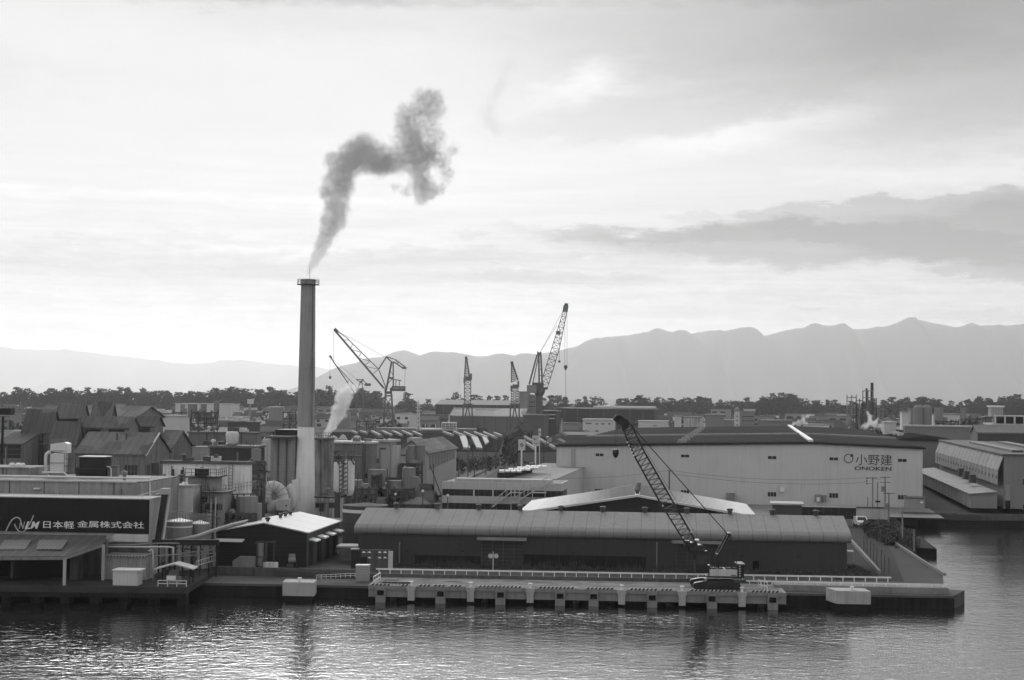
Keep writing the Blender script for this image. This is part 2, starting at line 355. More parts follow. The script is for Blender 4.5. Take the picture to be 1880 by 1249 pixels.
# ---------------------------------------------------------------- ground, water, mountains, haze
LAND = [(-900, 187.2), (-34, 187.2), (-16.4, 184.0), (42.6, 181.6), (43.5, 181.5), (48.0, 181.3), (50.2, 190), (53.6, 226), (57.2, 244), (60.5, 255), (66, 289), (900, 286), (900, 1900), (-900, 1900)]
mg = bpy.data.materials.new('ground_mix'); mg.use_nodes = True
def slab(pts, z0, z1, name, m, kind='structure', label=None, cat=None):
    q = M(); n = len(pts)
    q.raw([(x, y, z1) for x, y in pts]+[(x, y, z0) for x, y in pts], [tuple(range(n))]+[(i, i+n, (i+1) % n+n, (i+1) % n) for i in range(n)])
    return tag(q.build(name, m, org=(pts[0][0], pts[0][1], z0)), label, cat, None, kind)
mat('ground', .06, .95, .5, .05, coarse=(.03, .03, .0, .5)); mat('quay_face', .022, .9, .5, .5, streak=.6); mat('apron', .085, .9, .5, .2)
slab(LAND, -3, 2.0, 'ground', 'ground')
slab([(-34.6, 178.9), (47.3, 174.8), (50.0, 180.2), (46.9, 181.4), (42.6, 183), (-16, 186), (-34.6, 189)], -3, 1.4, 'quay_apron', 'apron')
slab([(-60, 170.4), (-33.4, 170.4), (-33.4, 188), (-60, 188)], 1.25, 1.9, 'wharf_deck', mat('wharf_top', .05, .9, .5, .3))
# quay facing walls
def facing(p, q, z0, z1, t, name, m, **k):
    p, q = Vector((*p, 0)), Vector((*q, 0)); d = (q-p).normalized(); n = Vector((-d.y, d.x, 0))
    m_ = M().hexa([(p.x, p.y, z0), (q.x, q.y, z0), (q.x+n.x*t, q.y+n.y*t, z0), (p.x+n.x*t, p.y+n.y*t, z0)], [(p.x, p.y, z1), (q.x, q.y, z1), (q.x+n.x*t, q.y+n.y*t, z1), (p.x+n.x*t, p.y+n.y*t, z1)])
    return m_
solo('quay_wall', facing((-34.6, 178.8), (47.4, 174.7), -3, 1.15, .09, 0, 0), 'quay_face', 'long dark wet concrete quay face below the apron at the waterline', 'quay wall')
mwt = mat('water', .012, .05, 0, 1)
t = mwt.node_tree; b = t.nodes['Principled BSDF']; b.inputs['Specular IOR Level'].default_value = .5; b.inputs['IOR'].default_value = 1.65
g = N(t, 'ShaderNodeNewGeometry')
def wn(sx_, sy_, sc, det, off=0, dist=0.):
    mp = N(t, 'ShaderNodeMapping'); mp.inputs['Scale'].default_value = (sx_, sy_, 1); mp.inputs['Location'].default_value = (off, off, 0); mp.inputs['Rotation'].default_value = (0, 0, .1)
    t.links.new(g.outputs['Position'], mp.inputs[0]); n = N(t, 'ShaderNodeTexNoise'); n.inputs['Scale'].default_value = sc; n.inputs['Detail'].default_value = det; n.inputs['Distortion'].default_value = dist
    n.inputs['Roughness'].default_value = .55
    t.links.new(mp.outputs[0], n.inputs['Vector']); return n.outputs[0]
amp = N(t, 'ShaderNodeMapRange'); t.links.new(wn(.6, 1, .035, 3, 9), amp.inputs[0]); amp.inputs[1].default_value = .38; amp.inputs[2].default_value = .62; amp.inputs[3].default_value = .65; amp.inputs[4].default_value = 1.25
h = MA(t, 'ADD', MA(t, 'MULTIPLY', wn(.85, 1, .95, 3, 3, .5), .21), MA(t, 'MULTIPLY', wn(.9, 1, 2.3, 4, 7, .3), .085))
h = MA(t, 'ADD', h, MA(t, 'MULTIPLY', wn(.6, 1, .22, 2, 1), .15))
h = MA(t, 'MULTIPLY', h, amp.outputs[0])
bp = N(t, 'ShaderNodeBump'); bp.inputs['Strength'].default_value = 1.0; bp.inputs['Distance'].default_value = .23
sp_ = N(t, 'ShaderNodeSeparateXYZ'); t.links.new(g.outputs['Position'], sp_.inputs[0]); md = N(t, 'ShaderNodeMapRange'); t.links.new(sp_.outputs[1], md.inputs[0]); md.inputs[1].default_value = 400; md.inputs[2].default_value = 2500; md.inputs[3].default_value = 1; md.inputs[4].default_value = .04
h = MA(t, 'MULTIPLY', h, md.outputs[0])
t.links.new(h, bp.inputs['Height']); t.links.new(bp.outputs[0], b.inputs['Normal'])
tag(M().poly([(-16000, -400, 0), (16000, -400, 0), (16000, 46000, 0), (-16000, 46000, 0)]).build('water', mwt, org=(0, 0, 0)), kind='structure')

def lerp_prof(P, x):
    if x <= P[0][0]: return P[0][1]
    for i, ((a, ya), (b_, yb)) in enumerate(zip(P, P[1:])):
        if a <= x <= b_:
            y0 = P[max(i-1, 0)][1]; y3 = P[min(i+2, len(P)-1)][1]; x0 = P[max(i-1, 0)][0]; x3 = P[min(i+2, len(P)-1)][0]
            m0 = (yb-y0)/max(1, b_-x0)*(b_-a); m1 = (y3-ya)/max(1, x3-a)*(b_-a); f = (x-a)/(b_-a)
            return (2*f**3-3*f*f+1)*ya+(f**3-2*f*f+f)*m0+(-2*f**3+3*f*f)*yb+(f**3-f*f)*m1
    return P[-1][1]
def range_(P, x0, x1, D, step, name, seed, fade):
    rnd = random.Random(seed); q = M(); rows = 9; cols = int((x1-x0)/step)+1
    ph = [rnd.uniform(0, 6.28) for _ in range(12)]
    for i in range(cols):
        x = x0+i*step; y = lerp_prof(P, x)
        jag = sum(math.sin(x*(.09*(k+1))+ph[k])*.45/(k+1) for k in range(6))*fade
        top = max(2., HC+(hor(x)-(y-jag))*D/F)
        for j in range(rows):
            f = j/(rows-1)
            rel = math.sin(min(1, f*1.02)*math.pi/2)**1.2
            ridge = 1+.10*math.sin(x*.045+f*5+ph[7])*math.sin(f*math.pi)+.07*math.sin(x*.11-f*7+ph[8])*math.sin(f*math.pi)
            dd = D-(1-f)*D*.12*(1+.3*math.sin(x*.05+ph[9]))
            xx = (x-940)/F*D+(1-f)*60*math.sin(x*.07+ph[10])
            q.v.append(Vector((xx, dd, -5+(top+5)*rel*ridge if f < 1 else top)))
        q.v.append(Vector(((x-940)/F*D, D*1.1, -5)))
    R = rows+1
    for i in range(cols-1):
        for j in range(R-1): q.f.append((i*R+j, (i+1)*R+j, (i+1)*R+j+1, i*R+j+1))
    return tag(q.build(name, 'forest_slope', org=(0, D, 0), smooth=True), kind='structure')
mat('forest_slope', .02, .95, .5, .0015)
PR = [(545, 716), (600, 688), (640, 672), (700, 656), (740, 643), (772, 653), (825, 647), (880, 654), (930, 652), (955, 653), (985, 650), (1020, 645), (1060, 636), (1105, 621), (1140, 617), (1200, 609), (1225, 609), (1258, 614), (1303, 607), (1330, 608), (1350, 605), (1400, 617), (1440, 607), (1500, 600), (1520, 598), (1540, 603), (1590, 604), (1620, 601), (1670, 587), (1720, 594), (1760, 602), (1810, 598), (1850, 597), (1900, 595), (2100, 600)]
PL = [(-250, 650), (-100, 645), (0, 642), (60, 642), (120, 644), (180, 650), (240, 656), (340, 668), (440, 663), (520, 670), (620, 680), (760, 700), (900, 715), (1000, 722)]
range_(PR, 540, 2080, 13000, 5, 'hills', 3, 1.0)
range_(PL, -240, 1000, 25000, 5, 'mountains', 5, .7)

hz = bpy.data.materials.new('haze_air'); hz.use_nodes = True; t = hz.node_tree; t.nodes.clear()
pv = N(t, 'ShaderNodeVolumePrincipled'); pv.inputs['Color'].default_value = (.86, .86, .86, 1); pv.inputs['Density'].default_value = 5.5e-5; pv.inputs['Anisotropy'].default_value = .55
o_ = N(t, 'ShaderNodeOutputMaterial'); t.links.new(pv.outputs[0], o_.inputs['Volume'])
MT['haze'] = hz
tag(M().box(-15500, 15500, -350, 29000, -6, 760).build('haze', 'haze', org=(0, 0, 0)), kind='stuff')

# ---------------------------------------------------------------- quay furniture
DE = M((gp(676, 1075, 1.75), .058))     # pier frame: a along the front edge, b landward
O = DE.fr[0]; PW = (gp(1444, 1089, 1.75)-O).length; PTH = math.atan2(-(gp(1444, 1089, 1.75)-O).y, (gp(1444, 1089, 1.75)-O).x)
PF = (Vector((O.x, O.y, 0)), PTH)
def pa(px, py=1090):   # pixel -> a on the pier front plane
    d = ray(px, py); n = Vector((math.sin(PTH), math.cos(PTH), 0)); tt = (PF[0]-CAM).dot(n)/d.dot(n); q = CAM+d*tt-PF[0]; return q.dot(Vector((math.cos(PTH), -math.sin(PTH), 0)))
pier = thing('pier', 'long pale concrete pier on piles with hazard striped edge, under the crawler crane', 'pier', (O.x, O.y, 0))
M(PF).box(0, PW, 0, 8.2, 1.35, 1.75).build('deck', 'concrete', pier)
M(PF).box(.02, PW-.02, .15, .6, .55, 1.35).build('front_beam', mat('pier_concrete', .22, .85, .3, .4, streak=.3), pier)
mat('concrete_rail', .55, .8, .2, .6)
cols = [755, 864, 973.5, 1141.5, 1252.5, 1362.5]; blocks = [699, 809, 919, 1028.5, 1090, 1197.5, 1307, 1418.5]
for px in cols:
    a = pa(px); c = M(PF)
    c.hexa([(a-.36, -.25, .25), (a+.36, -.25, .25), (a+.36, .14, .25), (a-.36, .14, .25)], [(a-.36, -.25, 1.2), (a+.36, -.25, 1.2), (a+.36, .14, 1.2), (a-.36, .14, 1.2)])
    c.hexa([(a-.36, -.25, 1.2), (a+.36, -.25, 1.2), (a+.36, .14, 1.2), (a-.36, .14, 1.2)], [(a-.5, -.25, 1.52), (a+.5, -.25, 1.52), (a+.5, .14, 1.52), (a-.5, .14, 1.52)])
    c.box(a-.5, a+.5, -.25, -.01, 1.52, 1.76); c.build('pile_cap', mat('pier_pale', .36, .85, .3, .5, streak=.2), pier)
for px in blocks:
    a = pa(px); c = M(PF)
    c.box(a-.52, a-.36, -.3, .14, 0.0, 1.6).box(a+.36, a+.52, -.3, .14, 0.0, 1.6).box(a-.36, a+.36, -.3, .14, 1.3, 1.6).box(a-.36, a+.36, -.3, .14, 0.0, .75)
    f = c.build('fender_block', 'pier_concrete', pier); M(PF).box(a-.34, a+.34, -.38, .1, .78, 1.27).build('rubber_fender', 'rubber', f)
for i in range(9):
    M(PF).tube([((i+.5)*PW/9, 2.0, 1.35), ((i+.5)*PW/9, 2.0, -2.5)], .35, 10).build('pile', 'concrete_dark', pier)
# hazard edge: raised kerb with slanting dark bars
runs = [(680, 718), (735, 752), (768, 790), (795, 820), (825, 852), (877, 960), (988, 1060), (1075, 1128), (1155, 1208), (1212, 1240), (1266, 1350), (1378, 1436)]
for x0, x1 in runs:
    a0, a1 = pa(x0), pa(x1); kerb = M(PF).box(a0, a1, 0.0, .28, 1.752, 1.93).build('edge_kerb', mat('kerb_paint', .42, .8, .4, .8), pier); st = M(PF)
    n = int((a1-a0)/.42)
    for i in range(n):
        a = a0+.1+i*.42; st.hexa([(a, -.012, 1.755), (a+.2, -.012, 1.755), (a+.2, .29, 1.755), (a, .29, 1.755)], [(a+.13, -.012, 1.945), (a+.33, -.012, 1.945), (a+.33, .29, 1.945), (a+.13, .29, 1.945)])
    st.build('hazard_stripes', 'steel_black', kerb)
# worn pale and dark patches on the deck (old asphalt lifted off the slab)
mat('deck_patch', .025, .95, .5, 1.2); mat('deck_top', .16, .9, .95, .5)
M(PF).box(.3, PW-.3, .4, 8.0, 1.754, 1.76).build('deck_surface', 'deck_top', pier)
rp = random.Random(4); pt = M(PF)
for px, py, w, hh in [(870, 1059, 18, .5), (915, 1061, 20, .4), (950, 1062, 24, .5), (985, 1062, 20, .5), (1030, 1062, 26, .7), (1060, 1063, 20, .6), (1110, 1064, 30, .6), (752, 1046, 16, .3), (775, 1049, 20, .3), (905, 1052, 30, .35), (1180, 1064, 50, .3), (1250, 1066, 20, .2), (722, 1065, 26, .35), (805, 1060, 20, .3), (1010, 1055, 40, .25), (1150, 1055, 30, .3), (830, 1068, 40, .15), (1000, 1070, 60, .12)]:
    c = gp(px, py, 1.765); w = w*.058; n = 14; rr = [rp.uniform(.55, 1.1) for _ in range(n)]
    pt = M(); pt.poly([(c.x+math.cos(6.283*k/n)*w/2*rr[k], c.y+math.sin(6.283*k/n)*hh*2*rr[k], 1.765) for k in range(n)]).build('dark_patch', 'deck_patch', pier)
for px, lb in zip(cols, ['left end of the pier', 'left part of the pier', 'pier below the big shed door', 'pier left of the crane', 'pier just left of the crane tracks', 'pier just right of the crane tracks']):
    a = pa(px); q = M(PF).lathe((a, .18, 1.75), [(.16, 0), (.13, .25), (.13, .36), (.24, .42), (.24, .5), (.1, .54)], 12)
    solo('mooring_bollard', q, 'paint_white', 'white mooring bollard on the edge of the '+lb if 'pier' not in lb[:4] else 'white mooring bollard on the edge of the '+lb, 'bollard', 'bollards along the pier edge', smooth=False)
# stacked plates and ladder rails at the pier's left end
q = M(PF); 
for i in range(3): q.box(1.2+i*.05, 2.9-i*.1, 2.2+i*.6, 2.7+i*.6, 1.77, 1.95+.08*i)
q.box(3.1, 4.6, 1.6, 2.1, 1.77, 2.0)
solo('steel_plates', q, 'steel_dark', 'dark steel plates lying flat on the left end of the pier deck', 'steel plates')
def railing(name, pts, m, label, cat='railing', h=1.0, n=None, r=.035, rails=2, group=None, post=None):
    o = thing(name, label, cat, pts[0], group); rl = M(); ps = M(); tot = 0
    for p, q in zip(pts, pts[1:]):
        p, q = Vector(p), Vector(q); L = (q-p).length; k = n or max(1, int(L/1.5))
        for j in range(rails): rl.bar(p+Vector((0, 0, h*(j+1)/rails)), q+Vector((0, 0, h*(j+1)/rails)), r*2)
        for i in range(k+1):
            c = p.lerp(q, i/k); ps.bar(c, c+Vector((0, 0, h)), r*2)
    rl.build('rails', m, o); ps.build('posts', m, o); return o
# long white double guard rail on the parapet behind the pier
def guard(name, p0, p1, zb, label, n, hgt=.42):
    o = thing(name, label, 'guard rail', (p0.x, p0.y, zb)); d = (p1-p0); d.z = 0
    q = M()
    for z0, z1 in ((hgt-.30, hgt-.17), (hgt-.13, hgt)):
        pass
    P0, P1 = Vector((p0.x, p0.y, zb+hgt-.12)), Vector((p1.x, p1.y, zb+hgt-.12)); q.bar(P0, P1, .09, .16); q.build('beam', 'paint_white', o)
    pass
    for i in range(n+1):
        c = P0.lerp(P1, (i+.3)/(n+.6)); c.z = zb
        M().bar(c, c+Vector((0, 0, hgt-.2)), .1).build('post', 'paint_white', o)
    return o
g0, g1 = at(690, 1043, 183.4), at(1637, 1058, 180.6)
solo('parapet_wall', facing((g0.x-.8, g0.y+.1), (g1.x+.3, g1.y+.1), 1.4, 2.12, .35, 0, 0), 'concrete_dark', 'low dark parapet wall between the pier deck and the long shed', 'parapet')
guard('guard_rail', g0+Vector((0, .2, 0)), g1+Vector((0, .2, 0)), 2.12, 'long white guard rail on the parapet behind the crane', 46, .62)
h0, h1 = at(1372, 1062, 177.6), at(1742, 1078, 176.2)
q = facing((h0.x+3, h0.y), (h1.x, h1.y), 1.2, 2.05, 4.2, 0, 0)
solo('quay_parapet', q, 'pier_concrete', 'broad pale concrete parapet at the right end of the quay, behind the right mooring block', 'parapet')
guard('guard_rail', h0+Vector((0, .9, 0)), h1+Vector((0, .9, 0)), 1.95, 'second lower white guard rail ending near the quay corner on the right', 17, .5)
solo('parapet_wall', facing((-34, 186.6), (-16.8, 184.9), 1.4, 2.35, .4, 0, 0), 'concrete_dark', 'low dark concrete wall along the left apron in front of the dark gabled shed', 'parapet')
# mooring blocks standing in the water
for (x0, x1, yt, yb, lb, dep) in ((519, 577, 1069, 1094, 'pale concrete mooring block in the water left of the pier', 3.), (1537, 1599, 1085, 1109, 'pale concrete mooring block in the water at the right of the pier', 3.)):
    D = 175.2 if x0 < 900 else 172.2
    p, r = at(x0, yt, D), at(x1, yt, D-.2); zb = at(x0, yb, D).z
    o = thing('mooring_block', lb, 'mooring block', (p.x, p.y, -2))
    c = M(); z = p.z; b_ = [(p.x, p.y), (r.x, r.y), (r.x-.1, r.y+dep), (p.x-.1+(-.5 if x0 > 900 else 0), p.y+dep)]
    c.hexa([(x, y, zb) for x, y in b_], [(x, y, z) for x, y in b_]); c.build('body', 'pier_pale', o)
    M().hexa([(x+(.25 if i in (0, 3) else -.25), y+.2, -2.5) for i, (x, y) in enumerate(b_)], [(x+(.25 if i in (0, 3) else -.25), y+.2, zb-.002) for i, (x, y) in enumerate(b_)]).build('footing', 'quay_face', o)
    c = M().lathe(((p.x+r.x)/2, p.y+.9, z), [(.18, 0), (.14, .2), (.24, .3), (.2, .4)], 10); c.build('bollard', 'paint_white', o)
# left wharf: dark underside with stub piers
for i in range(9):
    x = -59+i*3.05
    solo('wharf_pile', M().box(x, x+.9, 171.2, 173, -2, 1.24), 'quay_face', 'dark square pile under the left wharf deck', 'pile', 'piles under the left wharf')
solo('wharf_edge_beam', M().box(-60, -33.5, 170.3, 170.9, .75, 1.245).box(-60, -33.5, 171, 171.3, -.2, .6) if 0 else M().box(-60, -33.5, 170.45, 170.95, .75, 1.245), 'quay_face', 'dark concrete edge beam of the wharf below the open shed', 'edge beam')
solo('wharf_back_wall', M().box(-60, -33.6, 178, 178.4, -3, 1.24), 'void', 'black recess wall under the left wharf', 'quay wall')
# small jetty tongue and right edge path of the inlet
jt = [gp(1676, 988, 1.2), gp(1683, 1006, 1.2), gp(1720, 1008, 1.2), gp(1688, 984, 1.2)]
solo('jetty', M().hexa([(p.x, p.y, -2) for p in jt], [tuple(p) for p in jt]), 'quay_face', 'small dark jetty stub in the inlet below the utility poles', 'jetty')
slab([(44.0, 183), (52.3, 226), (55.6, 244), (58, 262), (54.5, 290), (45.5, 290), (47, 250), (43.5, 215), (36.5, 184)], 2.0, 2.03, 'road', 'asphalt')
mat('kerb', .2, .85, .3, .6)
def kerbline(name, pts, label, w=.25, hgt=.35, m='kerb'):
    q = M()
    for p, r in zip(pts, pts[1:]): q.bar(Vector((p.x, p.y, p.z+hgt/2)), Vector((r.x, r.y, r.z+hgt/2)), w, hgt)
    return solo(name, q, m, label, 'kerb wall')
kerbline('kerb_wall', [gp(1641, 998, 2.03), gp(1700, 1037, 2.03), gp(1735, 1058, 2.03)], 'pale kerb along the water edge of the quay road')
kerbline('kerb_wall', [gp(1556, 989, 2.03), gp(1585, 1021, 2.03), gp(1615, 1055, 2.03)], 'pale kerb between the long shed and the quay road', .3, .45)
# right quay: stepped concrete wall under the corrugated warehouse
p0, p1 = at(1655, 944, 290), at(2500, 964, 284)
solo('quay_wall', facing((p0.x, p0.y), (p1.x, p1.y), 1.1, 2.25, 1.0, 0, 0), 'concrete_dark', 'stained upper concrete parapet of the quay in front of the corrugated warehouse', 'quay wall')
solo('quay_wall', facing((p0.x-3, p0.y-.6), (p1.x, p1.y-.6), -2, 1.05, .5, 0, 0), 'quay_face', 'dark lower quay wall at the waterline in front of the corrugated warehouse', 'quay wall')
# stair ramp with rails and hut at the pier's left root
a_, b_ = at(581, 1062, 180.5), at(652, 1052, 181)
railing('stair_rail', [(a_.x, a_.y, 1.75), (b_.x, b_.y, 1.95)], 'steel_pale', 'pale twin handrail of the ramp left of the pier', 'handrail', .45, 8, .03)
railing('stair_rail', [(a_.x, a_.y-1.5, 1.35), (b_.x, b_.y-1.5, 1.4)], 'steel_grey', 'grey handrail along the apron edge left of the pier', 'handrail', .5, 9, .025)
hb = Bld('control_box', 'ribbed grey metal box at the left root of the pier', 'control box', 653, 677, 1038, 182, 1.2, zb=1.4, th=.05)
hb.part('body', hb.m().box(0, hb.w, 0, 1.2, 0, hb.h-.08), mat('box_ribbed', .3, .5, .2, .5, seam=(0, 0, 1, .18, .04, .6))); hb.part('lid', hb.m().box(-.05, hb.w+.05, -.05, 1.25, hb.h-.08, hb.h), 'steel_pale')
a_ = at(688, 1062, 177); railing('stair_rail', [(a_.x, a_.y-1.5, 1.76), (a_.x+.4, a_.y+2.5, 1.76)], 'paint_white', 'short white rail across the left end of the pier', 'railing', .9, 3, .035)
a_ = at(1397, 1072, 175.5); railing('stair_rail', [(a_.x+.5, a_.y-1.2, 1.76), (a_.x-.1, a_.y+1.2, 1.76)], 'paint_white', 'short white rail at the right end of the pier deck', 'railing', .9, 3, .035)

# ---------------------------------------------------------------- crawler crane
def T(px, py, D): return at(px, py, D)
cr0 = gp(1313, 1078, 1.76)
crane = thing('crawler_crane', 'black lattice boom crawler crane with pale machinery house standing on the pier', 'crawler crane', (cr0.x, 176, 1.76))
mat('crane_black', .012, .5, .3, 1, spec=.35); mat('crane_pale', .5, .5, .25, 1, streak=.35); mat('crane_dark', .03, .6, .4, 1)
def track(px0, px1, D, zb):
    x0 = at(px0, 1075, D).x; x1 = at(px1, 1075, D).x; h = .95; prof = []
    r = .36
    prof = [(x0+.55, 0), (x1-.55, 0)]
    for k in range(7): a = -math.pi/2+math.pi*k/6*.75; prof.append((x1-.45+.45*math.cos(a), .45+.45*math.sin(a)))
    prof += [(x1-1.1, h), (x0+1.1, h)]
    for k in range(7): a = math.pi-math.pi*.25+math.pi*k/6*.75; prof.append((x0+.45+.45*math.cos(a), .45+.45*math.sin(a)))
    n = len(prof); q = M(); q.raw([(x, D, zb+z) for x, z in prof]+[(x, D+.75, zb+z) for x, z in prof], [tuple(range(n)), tuple(range(n, 2*n))[::-1]]+[(i, i+n, (i+1) % n+n, (i+1) % n) for i in range(n)])
    t_ = q.build('track', 'crane_black', crane)
    w = M()
    for i in range(7): w.tube([(x0+.85+i*(x1-x0-1.7)/6, D-.06, zb+.32), (x0+.85+i*(x1-x0-1.7)/6, D-.001, zb+.32)], .22, 12)
    w.build('road_wheels', 'crane_dark', t_)
    s = M()
    for i in range(26):
        x = x0+.5+i*(x1-x0-1.0)/25; s.box(x, x+.1, D-.03, D+.78, zb-.0, zb+.05)
    s.build('track_shoes', 'crane_dark', t_)
track(1273, 1360, 174.2, 1.77); track(1267, 1350, 177.4, 1.77)
cx = cr0.x
M().box(cx-1.3, cx+1.7, 174.9, 177.4, 2.2, 2.75).build('undercarriage', 'crane_black', crane)
def bx3(x0, x1, y0, y1, D0, D1, name, m):
    p, r = at(x0, y0, D0), at(x1, y1, D0); return M().box(p.x, r.x, D0, D1, r.z, p.z).build(name, m, crane)
ho = bx3(1303, 1353.5, 1046, 1058.5, 174.9, 177.6, 'machinery_house', 'crane_pale')
bx3(1298, 1355, 1059, 1062, 174.95, 177.5, 'turntable', 'crane_black')
p, r = at(1342, 1056, 174.88), at(1351, 1057.4, 174.88); M().box(p.x, r.x, 174.87, 174.895, r.z, p.z).build('name_plate', 'steel_black', ho)
cw = bx3(1354, 1366, 1037, 1062, 174.8, 177.8, 'counterweight', 'crane_dark')
for i in range(5):
    p = at(1357, 1040+i*4.4, 174.78); M().box(p.x, p.x+.15, 174.76, 174.795, p.z-.07, p.z+.07).build('bolt_head', 'crane_pale', cw)
bx3(1353, 1368, 1035.6, 1037.4, 174.9, 177.6, 'counterweight_cap', 'steel_grey')
q = M(); 
for x0 in (1308, 1320, 1333, 1344): p = at(x0, 1043.5, 175.2); q.box(p.x, p.x+.5, 175.3, 176.6, at(x0, 1046, 175.2).z, p.z)
q.build('deck_fittings', 'crane_dark', crane)
# cab and drape of fittings round the boom foot
cab = bx3(1277, 1299, 1012, 1052, 174.9, 176.1, 'cab', 'crane_black')
p, r = at(1279.5, 1020, 174.88), at(1290, 1036, 174.88); M().box(p.x, r.x, 174.86, 174.895, r.z, p.z).build('window', 'glass', cab)
p, r = at(1291.5, 1020, 174.88), at(1297.5, 1036, 174.88); M().box(p.x, r.x, 174.86, 174.895, r.z, p.z).build('window', 'glass', cab)
bx3(1276, 1284, 991, 993.2, 175.2, 176.4, 'lamp_bar', 'paint_white')
# boom
W = .95
DB = 176.3
tip = (1136, 768); B0 = [(1136, 779), (1160, 775)]
def P(x, y): return at(x, y, DB)
bm = M()
def lat(l0, l1, r0, r1, n, rr, cr_):
    """planar chords l0->l1 and r0->r1 doubled front and back, with rungs and diagonals"""
    for s in (-W/2, W/2):
        o = Vector((0, s, 0)); bm.bar(P(*l0)+o, P(*l1)+o, cr_); bm.bar(P(*r0)+o, P(*r1)+o, cr_)
        for i in range(n+1):
            f = i/n; a, b_ = P(*l0).lerp(P(*l1), f)+o, P(*r0).lerp(P(*r1), f)+o; bm.bar(a, b_, rr)
            if i < n: c = P(*r0).lerp(P(*r1), (i+1)/n)+o; bm.bar(P(*l0).lerp(P(*l1), (i+1)/n)+o, b_, rr)
    for i in range(n+1):
        f = i/n
        for l, r in ((l0, l1), (r0, r1)):
            a = P(*l).lerp(P(*r), f); bm.bar(a-Vector((0, W/2, 0)), a+Vector((0, W/2, 0)), rr)
            if i < n: b_ = P(*l).lerp(P(*r), (i+1)/n); bm.bar(a-Vector((0, W/2, 0)), b_+Vector((0, W/2, 0)), rr)
lat((1142, 785), (1166, 840), (1158, 779), (1183, 830), 7, .045, .12)
lat((1166, 840), (1213, 925), (1183, 830), (1238, 926), 10, .05, .13)
lat((1213, 925), (1250, 984), (1238, 926), (1268, 978), 6, .05, .13)
bm.build('boom', 'crane_black', crane)
bm = M(); lat((1250, 984), (1291, 1052), (1268, 978), (1301, 1046), 6, .07, .16)
bm.raw([P(1251, 986)+Vector((0, -W/2, 0)), P(1269, 980)+Vector((0, -W/2, 0)), P(1304, 1048)+Vector((0, -.3, 0)), P(1290, 1053)+Vector((0, -.3, 0))], [(0, 1, 2, 3)]) if 0 else None
bm.build('boom_foot', 'crane_black', crane)
q = M(); # head: sheave block
hp = [(1128, 772), (1130, 762), (1137, 762), (1150, 771), (1155, 776), (1152, 786), (1145, 790), (1139, 781), (1131, 776)]
q.prism([P(x, y)-Vector((0, .5, 0)) for x, y in hp], (0, 1.0, 0)); hd = q.build('boom_head', 'crane_black', crane)
q = M()
for (x, y, r_) in ((1131, 769, .28), (1136, 766, .25), (1148, 780, .3)): q.tube([P(x, y)-Vector((0, .62, 0)), P(x, y)+Vector((0, .62, 0))], r_, 14)
q.build('sheaves', 'crane_dark', hd); M().bar(P(1134, 763), P(1134, 757), .05).build('antenna', 'crane_black', hd)
# winch bundle on the boom foot
rb = random.Random(3)
q = M()
for i in range(10):
    x, y = 1262+i*4.2+rb.uniform(-2, 2), 997+i*5.5+rb.uniform(-3, 3); p = P(x, y); w, h = rb.uniform(.3, .7), rb.uniform(.35, .8)
    q.box(p.x-w/2, p.x+w/2, 175.5-rb.random()*.3, 176.6, p.z-h/2, p.z+h/2)
q.box(P(1262, 1000).x, P(1266, 1000).x, 175.6, 175.8, P(1262, 1052).z, P(1262, 996).z) if 0 else None
q.tube([P(1272, 1003)-Vector((0, 1.0, 0)), P(1272, 1003)+Vector((0, .8, 0))], .5, 14).tube([P(1284, 1008)-Vector((0, .9, 0)), P(1284, 1008)+Vector((0, .8, 0))], .5, 14).tube([P(1286, 1026)-Vector((0, 1.3, 0)), P(1286, 1026)+Vector((0, .8, 0))], .55, 14).tube([P(1276, 1016)-Vector((0, 1.3, 0)), P(1276, 1016)+Vector((0, .8, 0))], .4, 14)
q.build('winch_gear', 'crane_black', crane)
M().bar(P(1258, 997)-Vector((0, .6, 0)), P(1258, 1018)-Vector((0, .6, 0)), .06).bar(P(1261, 1011)-Vector((0, .6, 0)), P(1267, 1011)-Vector((0, .6, 0)), .1).build('hose_bracket', 'crane_dark', crane)
# gantry
q = M()
for s in (-.8, .8):
    o = Vector((0, s, 0)); q.bar(P(1317, 1018)+o, P(1337, 981)+o, .22); q.bar(P(1315, 1018)+o, P(1317, 1046)+o, .16); q.bar(P(1292, 1003)+o, P(1343, 1042)+o, .13)
    q.bar(P(1337, 981)+o, P(1347, 1036)+o, .06); q.bar(P(1340, 981)+o, P(1351, 1036)+o, .08)
q.bar(P(1337, 981)-Vector((0, .9, 0)), P(1337, 981)+Vector((0, .9, 0)), .35); q.bar(P(1317, 1018)-Vector((0, .8, 0)), P(1317, 1018)+Vector((0, .8, 0)), .2)
q.build('gantry', 'crane_black', crane)
q = M()
for s in (-.55, .55): o = Vector((0, s, 0)); q.bar(P(1152, 774)+o, P(1336, 981)+o*1.4, .05); q.bar(P(1152, 774)+o*.6, P(1230, 862)+o*.7, .05)
q.bar(P(1158, 780), P(1280, 985), .03)
q.build('pendant_ropes', 'crane_black', crane)
q = M()
for x in (1129.4, 1133.2): q.bar(P(x, 775), P(x, 826), .035)
hr = q.build('hoist_ropes', 'crane_black', crane)
q = M().lathe((P(1130.3, 832).x, DB, P(1130.3, 840).z), [(.05, -.05), (.18, 0), (.33, .35), (.36, .6), (.3, .85), (.12, .9)], 12); q.build('hook_block', 'crane_black', crane)
q = M(); c = P(1130.3, 842); q.tube([c+Vector((0.0, 0, .05)), c+Vector((0, 0, -.12)), c+Vector((.13, 0, -.22)), c+Vector((.16, 0, -.36)), c+Vector((.02, 0, -.46)), c+Vector((-.13, 0, -.38))], .05, 6); q.build('hook', 'crane_pale', crane)
q = M()
